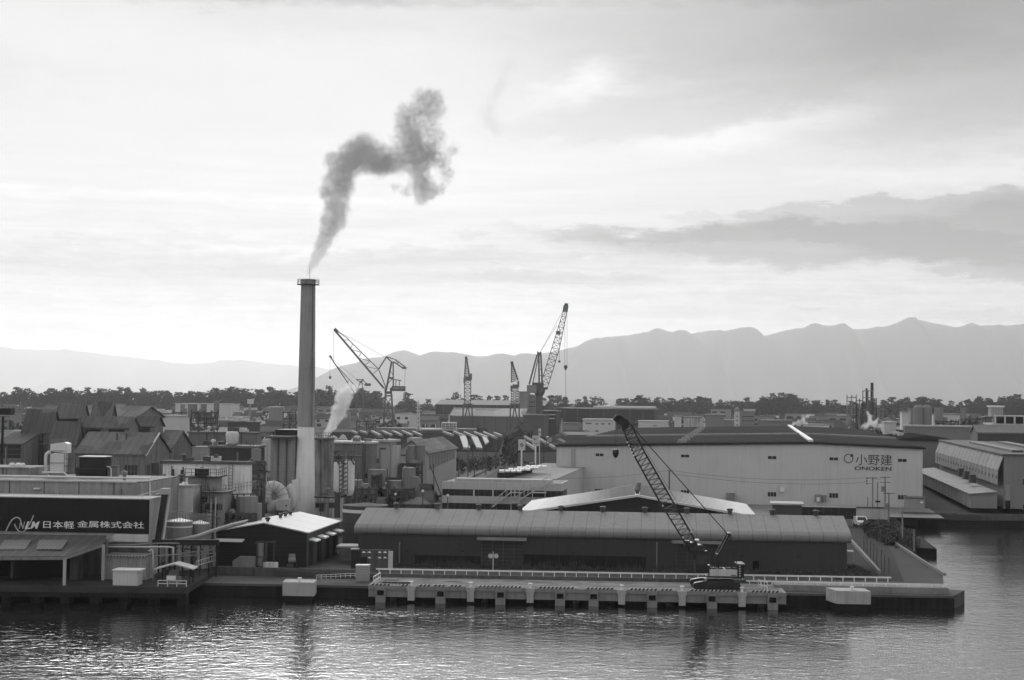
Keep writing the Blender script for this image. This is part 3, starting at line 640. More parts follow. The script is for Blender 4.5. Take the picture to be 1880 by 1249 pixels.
for (x, y) in ((1151, 812), (1154, 818), (1157, 824), (1160, 830), (1163, 836), (1216, 928), (1253, 986), (1268, 976)):
    p = P(x, y)-Vector((0, W/2+.1, 0)); q.box(p.x-.08, p.x+.08, p.y-.05, p.y+.05, p.z-.08, p.z+.08)
q.build('boom_lamps', 'paint_white', crane)

# ---------------------------------------------------------------- the long quay shed
LS = Bld('long_shed', 'very long low quay shed with dark walls and a grey roof with rounded eaves', 'shed', 658, 1555, 989, 190, 16., zb=2.0, th=THS)
L = LS; H0 = L.h
mat('shed_wall', .052, .6, .15, .15, streak=.12, seam=(*aS, .9, .06, 1.12)); mat('shed_roof', .2, .75, .3, .1, streak=.2, seam=(*aS, 1.62, .12, .74)); mat('shed_door', .04, .6, .2, .2, seam=((0, 0, 1, .45, .05, 1.8), (*aS, 1.27, .06, 2.2)))
dpt = 15.; HR = 6.15-H0*0  # ridge height above the ground
pr = [(0, 0), (0, H0-.35), (-.55, H0-.35), (-.62, H0-.1), (-.5, H0+.15), (-.2, H0+.38), (.3, H0+.56)]
q = L.m(); q.box(0, L.w, 0, dpt, 0, H0+.1)
q = L.m(); pts = [(0, 0), (0, H0-.36), (dpt/2, HR-.2), (dpt, H0-.36), (dpt, 0)]; w = L.w
q.raw([(0, y, z) for y, z in pts]+[(w, y, z) for y, z in pts], [(0, 1, 2, 3, 4), (9, 8, 7, 6, 5), (0, 5, 6, 1), (4, 3, 8, 9)]); L.part('wall', q, 'shed_wall')
half = [(-.1, H0-.52), (-.36, H0-.42), (-.55, H0-.2), (-.60, H0+.04), (-.56, H0+.22), (-.4, H0+.36), (-.05, H0+.5), (.4, H0+.66)]
prof = half+[(dpt/2, HR)]+[(dpt-y, z) for y, z in half[::-1]]
inner = [(dpt-.1, H0-.38), (dpt/2, HR-.18), (.1, H0-.38)]
n = len(prof); q = L.m()
q.raw([(-.45, y, z) for y, z in prof]+[(w+.45, y, z) for y, z in prof], [(i, i+n, i+1+n, i+1) for i in range(n-1)])
q.raw([(x, y, z) for x in (-.45, w+.45) for y, z in prof], [tuple(range(n)), tuple(range(n, 2*n))[::-1]])
L.roof = L.part('roof', q, 'shed_roof')
def on_ridge(px, bld, py=938, apex_b=7.5):
    a, z = bld.ap(px, py, apex_b); return a
for px in (728, 803, 879, 955, 1030, 1107, 1184, 1261, 1340, 1418, 1498):
    a = on_ridge(px, L); q = L.m().lathe((a, dpt/2, HR-.15), [(.28, 0), (.28, .55), (.38, .57), (.40, .72), (.2, .82)], 12); q.build('roof_vent', 'steel_dark', L.roof)
for (x0, x1, y0, y1, cx0, cx1, cy0) in ((883, 960, 992, 1041, 877, 968, 985), (1240, 1321, 999, 1046, 1233, 1325, 991)):
    a0, z1 = L.ap(x0, y0); a1, _ = L.ap(x1, y0)
    d_ = L.part('door', L.m().box(a0, a1, -.12, -.02, .02, z1), 'shed_door')
    c0, zc = L.ap(cx0, cy0); c1, _ = L.ap(cx1, cy0); q = L.m(); q.raw([(c0, -.02, zc), (c1, -.02, zc), (c1, -1.0, zc-.12), (c0, -1.0, zc-.12), (c0, -.02, zc-.1), (c1, -.02, zc-.1), (c1, -1.0, zc-.36), (c0, -1.0, zc-.36)], [(3, 2, 1, 0), (4, 5, 6, 7), (0, 1, 5, 4), (1, 2, 6, 5), (2, 3, 7, 6), (3, 0, 4, 7)])
    L.part('door_canopy', q, 'steel_grey')
for px in (734, 1206):
    a, z = L.ap(px, 995); L.part('downpipe', L.m().tube([(a, -.12, z), (a, -.12, .1)], .07, 8), 'steel_grey')
for px, py in ((747, 1011), (850, 1012), (1054, 1014), (1155, 1015), (1362, 1020), (1465, 1021)):
    a, z = L.ap(px, py); L.part('wall_lamp', L.m().box(a-.14, a+.14, -.3, -.01, z-.1, z+.08), 'steel_black')
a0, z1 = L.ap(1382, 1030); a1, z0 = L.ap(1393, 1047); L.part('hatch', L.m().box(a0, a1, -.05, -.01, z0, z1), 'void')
# dark tarred skirting with streaks
mat('tar', .016, .8, .6, .8, streak=.3, seam=(*aS, 1.4, .12, 2.0))
for x0, x1, y0 in ((762, 882, 1019), (962, 1186, 1018)):
    a0, z1 = L.ap(x0, y0); a1, _ = L.ap(x1, y0); L.part('skirting', L.m().box(a0, a1, -.06, -.01, 0.02, z1), 'tar')

# ---------------------------------------------------------------- second shed with the pale roof
S2 = Bld('gabled_shed', 'shed with a wide pale ribbed gable roof and black gable wall behind the long shed', 'shed', 957, 1383, 951, 214, 24, zb=2.0, th=THS)
apx = (S2.ap(1170, 910)[0])/S2.w
mat('pale_roof', .50, .6, .12, .1); mat('dark_gable', .03, .65, .15, .2)
zr = S2.ap(1170, 909)[1]
S2.gable(zr-S2.h-.25, 'b', 'dark_gable', 'pale_roof', over=.45, t=.3, apex=apx)
ax = S2.w*apx
q = S2.m(); zt0 = zr
for i in range(10):
    b_ = .6+i*2.5
    for x0, x1, z0, z1 in ((-.4, ax-.3, S2.h+.07, zt0-.0), (ax+.3, S2.w+.4, zt0-.0, S2.h+.07)):
        q.hexa([(x0, b_, z0), (x1, b_, z1), (x1, b_+.45, z1), (x0, b_+.45, z0)], [(x0, b_, z0+.14), (x1, b_, z1+.14), (x1, b_+.45, z1+.14), (x0, b_+.45, z0+.14)])
q.build('roof_ribs', 'steel_grey', S2.roof)
for k, (b_) in enumerate((2.2, 7, 12, 17)):
    S2.m().lathe((ax, b_, zr-.15), [(.25, 0), (.25, .5), (.4, .55), (.4, .75), (.15, .9)], 10).build('roof_vent', 'steel_dark', S2.roof)

# ---------------------------------------------------------------- big warehouse
ON = Bld('warehouse', 'huge light grey warehouse with black ribbed roof and company lettering', 'warehouse', 1022, 1694, 825, 306, 175, zb=2.0, th=TH)
mat('wh_wall', .52, .6, .10, .05, streak=.14, seam=(*aT, 1.0, .06, .96)); 
o = ON; w = o.w; dd = o.d
a1, zr = o.ap(1490, 815.5); _, zl = o.ap(1024, 820.5); a2, z2 = o.ap(1250, 817.8)
h = o.h; pts = [(0, 0), (0, zl), (a2, z2), (a1, zr), (w, h), (w, 0)]
q = o.m().raw([(x, 0, z) for x, z in pts]+[(x, dd, z) for x, z in pts], [(5, 4, 3, 2, 1, 0), (6, 7, 8, 9, 10, 11), (0, 1, 7, 6), (4, 5, 11, 10)]); o.wall = o.part('wall', q, 'wh_wall')
# ribbed roof: standing seams run down the slope, i.e. across
ro = [(-.3, zl), (a2, z2), (a1, zr), (w+.5, h-.03)]; q = o.m()
rt = [(x, -.5, z+.02) for x, z in ro]+[(x, dd, z+.02) for x, z in ro]+[(x, -.5, z+.36) for x, z in ro]+[(x, dd, z+.36) for x, z in ro]
q.raw(rt, [(8, 12, 13, 9), (9, 13, 14, 10), (10, 14, 15, 11), (0, 1, 9, 8), (1, 2, 10, 9), (2, 3, 11, 10), (0, 8, 12, 4)[::-1], (3, 7, 15, 11)[::-1], (4, 5, 1, 0), (5, 6, 2, 1), (6, 7, 3, 2), (12, 8, 0, 4)] if 0 else [(8, 9, 13, 12), (9, 10, 14, 13), (10, 11, 15, 14), (0, 1, 9, 8), (1, 2, 10, 9), (2, 3, 11, 10), (0, 8, 12, 4), (3, 7, 15, 11), (4, 12, 13, 5), (5, 13, 14, 6), (6, 14, 15, 7)])
mat('wh_roof', .025, 1, .15, .08, spec=0); mat('wh_rib', .10, 1, .1, .1, spec=0); o.roof = o.part('roof', q, 'wh_roof')
q = o.m(); b_ = 4.; 
for i in range(17):
    b_ = 6+i*10.2
    if b_ > dd-1: break
    for (xa, za), (xb, zb_) in zip(ro, ro[1:]):
        q.hexa([(xa, b_, za+.361), (xb, b_, zb_+.361), (xb, b_+2.4, zb_+.361), (xa, b_+2.4, za+.361)], [(xa, b_, za+.5), (xb, b_, zb_+.5), (xb, b_+2.4, zb_+.5), (xa, b_+2.4, za+.5)])
q.build('roof_ribs', 'wh_rib', o.roof)
q = o.m()
for (xa, za), (xb, zb_) in zip(ro, ro[1:]): q.hexa([(xa, 62, za+.361), (xb, 62, zb_+.361), (xb, 64, zb_+.361), (xa, 64, za+.361)], [(xa, 62, za+.75), (xb, 62, zb_+.75), (xb, 64, zb_+.75), (xa, 64, za+.75)])
q.build('expansion_joint', 'steel_grey', o.roof)
o.m().box(a1-.45, a1+.45, 3, dd-1, zr+.3, zr+.75).build('ridge_skylight', 'paint_white', o.roof)
for i in range(9):
    b0 = 5+i*17
    o.m().raw([(a2-1.0, b0, z2+.3), (a2+1.0, b0, z2+.3), (a2+1.0, b0+2, z2+.3), (a2-1.0, b0+2, z2+.3), (a2-.75, b0+.2, z2+1.0), (a2+.75, b0+.2, z2+1.0), (a2+.75, b0+1.8, z2+1.0), (a2-.75, b0+1.8, z2+1.0)], [(4, 5, 6, 7), (0, 1, 5, 4), (1, 2, 6, 5), (2, 3, 7, 6), (3, 0, 4, 7)]).build('roof_vent', 'steel_grey', o.roof)
for x0, x1, y0, y1 in ((1093, 1108.5, 832, 838.5), (1249.7, 1265.8, 834.2, 840.6), (1409.3, 1425.8, 837, 843.8), (1522.3, 1539.2, 839.3, 846), (1648, 1665, 842, 849)):
    o.win(x0, x1, y0, y1, bars=1, mg='glass_blank', mf='wh_wall', fr=.06)
for x0, x1, y0, y1 in ((1092, 1108, 897, 905), (1249.2, 1265.5, 899.5, 907), (1409, 1425.5, 903, 912.5), (1522, 1539, 905, 915), (1648, 1665, 908.5, 918)):
    o.win(x0, x1, y0, y1, bars=2, mg='glass_blank', mf='wh_wall', fr=.06)
for x0, x1, y0, y1, m_ in ((1333, 1349, 905, 918, 'steel_grey'), (1432, 1440, 895, 903.5, 'paint_white'), (1356, 1360, 908, 918, 'steel_pale'), (1496, 1508, 908, 920, 'plaster_grey'), (1510, 1517, 909, 921, 'steel_grey')):
    p0 = o.ap(x0, y0); p1 = o.ap(x1, y1); o.part('wall_cabinet', o.m().box(p0[0], p1[0], -.5, -.01, p1[1], p0[1]), m_)
p0 = o.ap(1499, 913); p1 = o.ap(1505, 921); o.part('door', o.m().box(p0[0], p1[0], -.55, -.5, p1[1], p0[1]), 'paint_white')
p0, p1 = o.ap(1049.5, 825), o.ap(1055, 905)   # ladder on the front wall
q = o.m(); q.box(p0[0], p0[0]+.06, -.3, -.24, p1[1], p0[1]).box(p1[0], p1[0]+.06, -.3, -.24, p1[1], p0[1])
for i in range(24): z = p1[1]+(p0[1]-p1[1])*i/23; q.box(p0[0]+.06, p1[0], -.29, -.25, z, z+.05)
o.part('ladder', q, 'steel_grey')

def text_on(parent, fr, body, a0, a1, z0, z1, m, name='lettering', bold=0., shear=0., dep=.06):
    c = bpy.data.curves.new(name, 'FONT'); c.body = body; c.extrude = .05; c.offset = .01 if bold > .03 else 0; c.shear = shear
    ob = bpy.data.objects.new(name, c); SC.collection.objects.link(ob); bpy.context.view_layer.update()
    me = bpy.data.meshes.new_from_object(ob.evaluated_get(bpy.context.evaluated_depsgraph_get())); 
    vs = [v.co.copy() for v in me.vertices]; fs = [tuple(p.vertices) for p in me.polygons]
    SC.collection.objects.unlink(ob); bpy.data.objects.remove(ob); bpy.data.curves.remove(c)
    x0, x1 = min(v.x for v in vs), max(v.x for v in vs); y0, y1 = min(v.y for v in vs), max(v.y for v in vs)
    cps = [(0, 0)] if bold < .02 else [(-.6, 0), (.6, .002)] if bold < .04 else [(-1, 0), (1, .002), (0, .004), (-.5, .006), (.5, .008)]
    e_ = bold*(a1-a0)*.32/max(1, len(body)); a0 += e_; a1 -= e_
    q = M(fr)
    for sx_, dq in cps: q.raw([(sx_*e_+a0+(v.x-x0)/(x1-x0)*(a1-a0), -dep-.003-dq if v.z > 0 else -.003, z0+(v.y-y0)/(y1-y0)*(z1-z0)) for v in vs], fs)
    return q.build(name, m, parent)
mat('letter_dark', .07, .6, .05, 1); mat('letter_pale', .8, .6, .05, 1); mat('letter_grey', .42, .6, .05, 1)
def tx(bl, body, px0, px1, py0, py1, m, parent, **k):
    p0 = bl.ap(px0, py0); p1 = bl.ap(px1, py1); xo = bl.fr
    return text_on(parent, (bl.O, bl.th), body, p0[0], p1[0], p1[1], p0[1], m, **k)
tx(o, '小野建', 1570.7, 1637.6, 834, 854.8, 'letter_dark', o.wall, bold=.012)
tx(o, 'ONOKEN', 1568.8, 1636.6, 856.3, 864.6, 'letter_dark', o.wall, bold=.045)
c = o.ap(1557.8, 842.1); R = .88; q = o.m(); n = 36
ring = []
for k in range(n+1):
    a = math.radians(70)+math.radians(330)*k/n*.94-math.radians(0); ring.append((c[0]+R*math.cos(a), c[1]+R*math.sin(a)))
for (x0, z0), (x1, z1) in zip(ring, ring[1:]):
    f = .82; cx0, cz0, cx1, cz1 = c[0]+(x0-c[0])*f, c[1]+(z0-c[1])*f, c[0]+(x1-c[0])*f, c[1]+(z1-c[1])*f
    q.hexa([(x0, -.003, z0), (x1, -.003, z1), (cx1, -.003, cz1), (cx0, -.003, cz0)], [(x0, -.06, z0), (x1, -.06, z1), (cx1, -.06, cz1), (cx0, -.06, cz0)])
d = o.ap(1563.9, 836.6); q.prism([(d[0]+.3*math.cos(6.283*k/18), -.06, d[1]+.3*math.sin(6.283*k/18)) for k in range(18)], (0, .055, 0))
q.build('ring_emblem', 'letter_dark', o.wall)

# building behind it to the right
NB = Bld('warehouse', 'plain grey warehouse with dark low roof showing behind the right corner of the huge warehouse', 'warehouse', 1620, 1767, 811, 430, 110, th=TH)
q = NB.m().box(0, NB.w, 0, NB.d, 0, NB.h); NB.part('wall', q, mat('nb_wall', .17, .7, .1, .1))
r_ = NB.part('roof', NB.m().raw([(-.4, -.5, NB.h+.01), (NB.w+.4, -.5, NB.h+.01), (NB.w+.4, NB.d, NB.h+.01), (-.4, NB.d, NB.h+.01), (NB.w*.55, -.5, NB.h+1.3), (NB.w*.55, NB.d, NB.h+1.3)], [(0, 4, 5, 3), (4, 1, 2, 5), (0, 1, 4), (3, 5, 2), (3, 2, 1, 0)]), 'wh_roof')
for i in range(5): NB.m().box(NB.w*.3, NB.w*.3+1.6, 25+i*14, 27+i*14, NB.h+.6, NB.h+1.6).build('roof_vent', 'steel_pale', r_)

# corrugated warehouse on the far right
CW = Bld('warehouse', 'long corrugated warehouse with flared ribbed side wall and lean-to on the right quay', 'warehouse', 1843, 1990, 839, 290, 99, th=TH)
o = CW; mat('cw_front', .2, .6, .1, .1, seam=(*aT, .9, .05, .85)); mat('cw_side', .24, .6, .35, .2, streak=.4, seam=(*bT, 5.2, .8, .7)); mat('cw_roof', .10, .7, .3, .1, seam=(*bT, 5, .5, .7)); mat('cw_lean', .20, .55, .2, .2, seam=(*bT, 4.6, 1.2, .5))
h = o.h; q = o.m().box(0, o.w, 0, o.d, 0, h); o.wall = o.part('wall', q, 'cw_front')
q = o.m(); n = 19   # flared side: corrugated strips leaning out below
for i in range(n):
    b0, b1 = i*o.d/n, (i+.78)*o.d/n
    q.raw([(-.02, b0, h-.1), (-.02, b1, h-.1), (-1.0, b0, h-2.6), (-1.0, b1, h-2.6), (-1.05, b0, 4.2), (-1.05, b1, 4.2)], [(0, 1, 3, 2)[::-1], (2, 3, 5, 4)[::-1]])
    q.raw([(-.02, b1, h-.1), (-.02, b1+1.2, h-.1), (-.97, b1, h-2.6), (-.97, b1+1.2, h-2.6), (-1.02, b1, 4.2), (-1.02, b1+1.2, 4.2)], [(0, 1, 3, 2)[::-1], (2, 3, 5, 4)[::-1]])
o.part('side_cladding', q, 'cw_side')
q = o.m()
for i in range(22): b0 = 1.5+i*4.4; q.box(-1.1, -1.06, b0, b0+.9, h-4.2, h-3.6)
o.part('side_vents', q, 'steel_dark')
r_ = o.part('roof', o.m().box(-.3, o.w, -.3, o.d+.3, h+.002, h+.3), 'cw_roof')
for i in range(3): o.m().box(3+i*7, 5+i*7, 10+i*9, 70+i*5, h+.3, h+.7).build('roof_monitor', 'steel_dark', r_)
p0 = o.ap(1781, 907); lx = p0[0]; lz = p0[1]-.1
q = o.m(); wl = -1.2; q.raw([(lx, -.4, 0), (wl, -.4, 0), (wl, -.4, lz+.45), (lx, -.4, lz), (lx, o.d, 0), (wl, o.d, 0), (wl, o.d, lz+.45), (lx, o.d, lz)], [(0, 1, 2, 3), (0, 3, 7, 4), (4, 7, 6, 5), (1, 5, 6, 2)])
ln = o.part('lean_to', q, 'cw_side')
o.m().raw([(lx-.3, -.8, lz-.0), (wl, -.8, lz+.47), (wl, o.d, lz+.47), (lx-.3, o.d, lz), (lx-.3, -.8, lz+.2), (wl, -.8, lz+.67), (wl, o.d, lz+.67), (lx-.3, o.d, lz+.2)], [(4, 5, 6, 7), (0, 1, 5, 4), (0, 4, 7, 3), (2, 6, 5, 1), (3, 7, 6, 2)]).build('lean_to_roof', 'cw_lean', ln)
o.m().box(lx+.02, wl, -.46, -.42, .02, lz-.02).build('end_panel', 'cw_front', ln)
o.win(1877, 1885, 879, 891); o.win(1877, 1885, 926, 937)
p0 = o.ap(1845, 891); p1 = o.ap(1854, 945); o.part('side_door', o.m().box(p0[0], p1[0], -.3, -.01, 0, o.ap(1845, 919)[1]), 'steel_black'); o.part('door_hood', o.m().box(p0[0], p1[0], -.3, -.01, o.ap(1845, 918.9)[1], p0[1]), 'plaster_grey')
for i, (x, y) in enumerate(((1764, 868), (1774, 873), (1785, 880))):
    o.part('gutter_box', M().box(*(lambda c: (c.x-.5, c.x+.5, c.y-.6, c.y+.6, c.z-.7, c.z+.9))(at(x, y, 338-i*13))), 'steel_dark')

# ---------------------------------------------------------------- chimney and its duct
DC = 255.; U = DC/F; c0 = at(559.2, 950, DC)
ch = thing('factory_chimney', 'tall tapering factory chimney, pale below and dark above, with smoke at its top', 'chimney', (c0.x, DC, 2.0))
zs = lambda py: HC-(py-720.2)*U
mat('chim_low', .78, .8, .2, .15, streak=.2, seam=(0, 0, 1, 1.9, .05, .93)); mat('chim_up', .30, .75, .3, .12, streak=.35)
C_ = (c0.x, DC, 0)
M().lathe(C_, [(1.58, 2.0), (1.55, 5), (1.5, zs(883)), (1.27, zs(783))], 40).build('lower_shaft', 'chim_low', ch, smooth=False)
up = M().lathe(C_, [(1.40, zs(783)+.002), (1.36, zs(775)), (1.22, zs(620)), (1.12, zs(524)), (1.12, zs(514))], 40).build('upper_shaft', 'chim_up', ch)
M().lathe(C_, [(1.2, zs(515)), (1.24, zs(513.5)), (.9, zs(513.4))], 32).build('rim', 'steel_dark', up)
pf = M().lathe(C_, [(1.75, zs(523)), (1.75, zs(522.2))], 28).build('platform', 'steel_dark', ch)
q = M(); R = 1.7
for k in range(20):
    a, b_ = 6.283*k/20, 6.283*(k+1)/20; p = Vector((c0.x+R*math.cos(a), DC+R*math.sin(a), zs(522))); r = Vector((c0.x+R*math.cos(b_), DC+R*math.sin(b_), zs(522)))
    q.bar(p, p+Vector((0, 0, .75)), .05)
    for h in (.38, .75): q.bar(p+Vector((0, 0, h)), r+Vector((0, 0, h)), .045)
q.build('railing', 'steel_grey', pf)
M().bar((c0.x+.2, DC, zs(514)), (c0.x+.22, DC, zs(489)), .05).build('lightning_rod', 'steel_dark', ch)
M().bar((c0.x+1.05, DC-1.15, zs(784)), (c0.x+.85, DC-.85, zs(524)), .07).build('ladder', 'steel_dark', up)
def ol(P_, m, n, name, par): return M().tube(P_, m, n).build(name, 'steel_grey', par)
# flue breeching against the shaft
p, r = at(536, 881, DC-1.2), at(548, 950, DC-1.2); M().box(p.x, r.x, DC-1.4, DC+1.2, 2, zs(881)).raw([(p.x, DC-1.4, zs(881)), (r.x, DC-1.4, zs(881)), (r.x, DC+1.2, zs(881)), (p.x, DC+1.2, zs(881)), (r.x, DC-1.4, zs(877)), (r.x, DC+1.2, zs(877))], [(0, 1, 4), (0, 4, 5, 3), (3, 5, 2)]).build('breeching', 'chim_low', ch)
dk = thing('flue_duct', 'great ribbed arching pipe elbow beside the chimney foot', 'duct', at(505, 940, 250))
mat('duct', .62, .5, .2, .3, streak=.3); DD = 250.
path = [(504, 938), (502, 918), (505, 905), (513, 897)] 
def tp(pts, r, n, name, m, D=DD, dD=0.): 
    return M().tube([at(x, y, D+(dD*i/(len(pts)-1))) for i, (x, y) in enumerate(pts)], r, n).build(name, m, dk, smooth=False)
arch = [(487, 925), (486, 914), (487.5, 905), (491, 898.5), (497, 894.5), (503, 894), (509.5, 896.5), (514, 901.5), (517.5, 909), (519, 918), (519.5, 926)]
ar = M().tube([at(x, y, DD-1+i*.12) for i, (x, y) in enumerate(arch)], .96, 20).build('arch_elbow', 'duct', dk, smooth=True)
q = M()
for i in range(1, len(arch)-1):
    c = at(arch[i][0], arch[i][1], DD-1+i*.12); d = (at(*arch[i+1], DD-1)-at(*arch[i-1], DD-1)).normalized(); q.tube([c-d*.04, c+d*.04], .99, 20)
q.build('elbow_seams', 'steel_grey', ar)
p, r = at(508, 917, DD-2), at(530, 937.5, DD-2); bx = M().box(p.x, r.x, DD-2, DD+.2, r.z, p.z).build('duct_box', 'duct', dk); M().box(r.x-.5, r.x-.3, DD-2.02, DD-2.001, r.z+.6, r.z+.85).build('handle', 'steel_black', bx)
tp([(528, 892), (533, 898), (536, 908), (537.5, 920), (536, 930), (531, 936)], .62, 14, 'rear_elbow', 'duct', DD+1.2)
tp([(491, 931.5), (505, 930), (520, 928)], .95, 18, 'horizontal_duct', 'duct', DD-.6)
tp([(470, 933), (491, 931.5)], .93, 18, 'ribbed_joint', mat('duct_dark', .10, .6, .3, .3, seam=(1, 0, 0, .3, .08, .4)), DD-1.2)
M().tube([at(449, 935.5, DD-2.4), at(471, 933, DD-1.2)], 1.0, 18).build('open_end', 'steel_black', dk)
for x in (480, 510): M().bar(at(x, 940, DD-.4), Vector((at(x, 940, DD-.4).x, DD-.4, 2)), .25).build('support', 'steel_dark', dk)

# ---------------------------------------------------------------- small gabled shed in front of the chimney
GS = Bld('gabled_shed', 'small quayside shed with white gable roof, dark front and door hoods on its side', 'shed', 399, 563, 979, 190.5, 16, zb=1.9, th=THS+.02, pxb=621)
o = GS; mat('gs_wall', .022, .65, .2, .2, seam=(0, 0, 1, .55, .06, 1.5)); mat('gs_side', .085, .6, .15, .2, seam=(*bS, .8, .06, .8)); mat('gs_roof', .40, .4, .08, .15, seam=(*bS, 5.3, .1, .25))
apx, zr = o.ap(485, 961.5); o.gable(zr-o.h, 'b', 'gs_wall', 'gs_roof', over=.3, t=.16, apex=apx/o.w)
o.part('side_cladding', o.m().box(o.w+.002, o.w+.05, .02, o.d-.02, 0, o.h-.12), 'gs_side')
for k in range(4):
    b0 = 1.0+k*(o.d-2.5)/3.4; hd = o.part('door_hood', o.m().raw([(o.w+.05, b0, o.h-.75), (o.w+1.0, b0, o.h-.95), (o.w+1.0, b0+2.2, o.h-.95), (o.w+.05, b0+2.2, o.h-.75), (o.w+.05, b0, o.h-.92), (o.w+1.0, b0, o.h-1.12), (o.w+1.0, b0+2.2, o.h-1.12), (o.w+.05, b0+2.2, o.h-.92)], [(0, 1, 2, 3), (7, 6, 5, 4), (0, 4, 5, 1), (1, 5, 6, 2), (2, 6, 7, 3)]), 'paint_white')
    o.part('door', o.m().box(o.w+.05, o.w+.12, b0+.1, b0+2.0, 0, o.h-1.2), 'steel_black')
for px, b_ in ((492, 3.), (510, 9.), (519, 11.5), (527, 14.)):
    o.m().lathe((apx, b_-1.4, zr+.05), [(.2, 0), (.2, .3), (.34, .34), (.34, .5), (.1, .62)], 10).build('roof_vent', 'steel_dark', o.roof)
p0, p1 = o.ap(398.5, 988.5), o.ap(449, 994.5); o.part('front_hood', o.m().raw([(p0[0], -.01, p0[1]), (p1[0], -.01, p0[1]), (p1[0], -1.0, p1[1]+.1), (p0[0], -1.0, p1[1]+.1), (p0[0], -.01, p0[1]-.12), (p1[0], -.01, p0[1]-.12), (p1[0], -1.0, p1[1]), (p0[0], -1.0, p1[1])], [(3, 2, 1, 0), (4, 5, 6, 7), (3, 7, 6, 2), (0, 4, 7, 3), (1, 2, 6, 5)]), 'paint_white')
p0, p1 = o.ap(405, 998), o.ap(480, 1039); o.part('roller_door', o.m().box(p0[0], p1[0], -.06, -.01, 0, p0[1]), mat('roller', .018, .6, .2, .2, seam=(0, 0, 1, .3, .05, 1.9)))
# things before it
c = gp(465, 1040, 1.9); q = M().raw([(c.x-1.8, 187.9, 2.0), (c.x+.9, 187.9, 2.0), (c.x+.9, 189.6, 2.0), (c.x-1.8, 189.6, 2.0), (c.x-1.8, 187.9, 2.9), (c.x-1.2, 187.9, 3.3), (c.x+.9, 187.9, 3.3), (c.x+.9, 189.6, 3.3), (c.x-1.2, 189.6, 3.3), (c.x-1.8, 189.6, 2.9)], [(0, 1, 6, 5, 4), (1, 2, 7, 6), (2, 3, 9, 8, 7), (3, 0, 4, 9), (4, 5, 8, 9), (5, 6, 7, 8)])
solo('skip_container', q, 'steel_grey', 'grey sloping metal container in front of the small dark shed', 'container')
c = gp(488, 1040, 1.9); q = M()
for dx in (-.5, .5):
    for dy in (0, 1): q.bar((c.x+dx, 187.8+dy, 2), (c.x+dx, 187.8+dy, 5.0), .12)
q.bar((c.x-.7, 187.8, 5.0), (c.x+1.7, 187.8, 5.15), .15).bar((c.x-.5, 188.8, 5), (c.x+.5, 188.8, 5), .12).bar((c.x-.5, 187.8, 3.4), (c.x+.5, 187.8, 3.4), .1).bar((c.x+1.5, 187.8, 5.1), (c.x+1.5, 187.8, 2), .1).bar((c.x-.5, 187.8, 2), (c.x+.5, 187.8, 3.4), .06)
o_ = thing('hopper_frame', 'rusty steel hoist frame against the front of the small dark shed', 'steel frame', (c.x, 187.8, 2)); q.build('frame', 'rust', o_); M().tube([(c.x-.1, 188.2, 4.9), (c.x-.1, 188.2, 2.3)], .35, 10).build('pipe', 'steel_grey', o_)
for i, (px, w_, m_, lb) in enumerate(((499, .9, 'steel_pale', 'pale drum cluster beside the hoist frame'), (508, .8, 'steel_pale', 'low pale crate right of the drum cluster'), (515, .6, 'paint_white', 'small white drum right of the low pale crate'), (552, .5, 'rubber', 'small dark bin by the corner of the small dark shed'))):
    c = gp(px, 1040, 1.9); q = M().lathe((c.x, 188, 2.0), [(w_/2, 0), (w_/2, .75), (w_/2-.06, .8)], 12); solo('storage_drum', q, m_, lb, 'drum')
c = gp(544, 1040, 1.9); o_ = thing('pump_unit', 'small pump set on a pallet against the small dark shed', 'pump', (c.x, 188.4, 2)); M().box(c.x-.55, c.x+.55, 188.1, 188.9, 2.0, 2.6).build('base', 'rust', o_); M().tube([(c.x-.4, 188.4, 3.0), (c.x+.4, 188.4, 3.0)], .3, 10).build('motor', 'steel_grey', o_); M().box(c.x-.4, c.x+.3, 188.5, 188.8, 3.25, 3.7).build('guard', 'steel_grey', o_)

# round tanks
def tank(px0, px1, ytop, D, label, m, roof_rise=.8, zb=2., name='storage_tank', group=None, mr='steel_pale', rail=True, bandz=None, ladder=False):
    xl, xr = at(px0, ytop, D), at(px1, ytop, D); R = (xr.x-xl.x)/2; cx = (xl.x+xr.x)/2; z = xl.z
    o = thing(name, label, 'tank', (cx, D+R*.3, zb), group); cc = (cx, D+R*.3, 0)
    s = M().lathe(cc, [(R, zb), (R, z)], 32).build('shell', m, o); M().lathe(cc, [(R*1.015, z+.002), (R*1.015, z+.1), (R*.3, z+roof_rise), (.2, z+roof_rise+.1)], 32).build('tank_roof', mr, o)
    if rail:
        q = M()
        for k in range(28):
            a, b_ = 6.283*k/28, 6.283*(k+1)/28; p = Vector((cc[0]+R*math.cos(a), cc[1]+R*math.sin(a), z+.1)); r = Vector((cc[0]+R*math.cos(b_), cc[1]+R*math.sin(b_), z+.1))
            q.bar(p, p+Vector((0, 0, .95)), .05); q.bar(p+Vector((0, 0, .95)), r+Vector((0, 0, .95)), .05); q.bar(p+Vector((0, 0, .5)), r+Vector((0, 0, .5)), .04)
        q.build('railing', 'steel_grey', o)
    if bandz: M().lathe(cc, [(R+.012, bandz[0]), (R+.012, bandz[1])], 32).build('painted_band', 'paint_white', o)
    if ladder: M().bar((cx-R*.6, D-R*.5, zb), (cx-R*.6, D-R*.5, z), .12).build('ladder', 'steel_dark', o)
    return o
zt = at(628, 929, 212).z
tank(628, 712, 929, 212, 'big dark round tank with a white band at the left end of the long shed', mat('tank_dark', .075, .6, .3, .4, seam=(0, 0, 1, 1.35, .06, .6)), .3, mr='concrete_dark', bandz=(at(628, 940.5, 212).z, at(628, 934.5, 212).z), rail=False)
tank(652, 706, 926, 262, 'domed tank with railings behind the big dark round tank', 'concrete_dark', 1.3, mr='concrete')
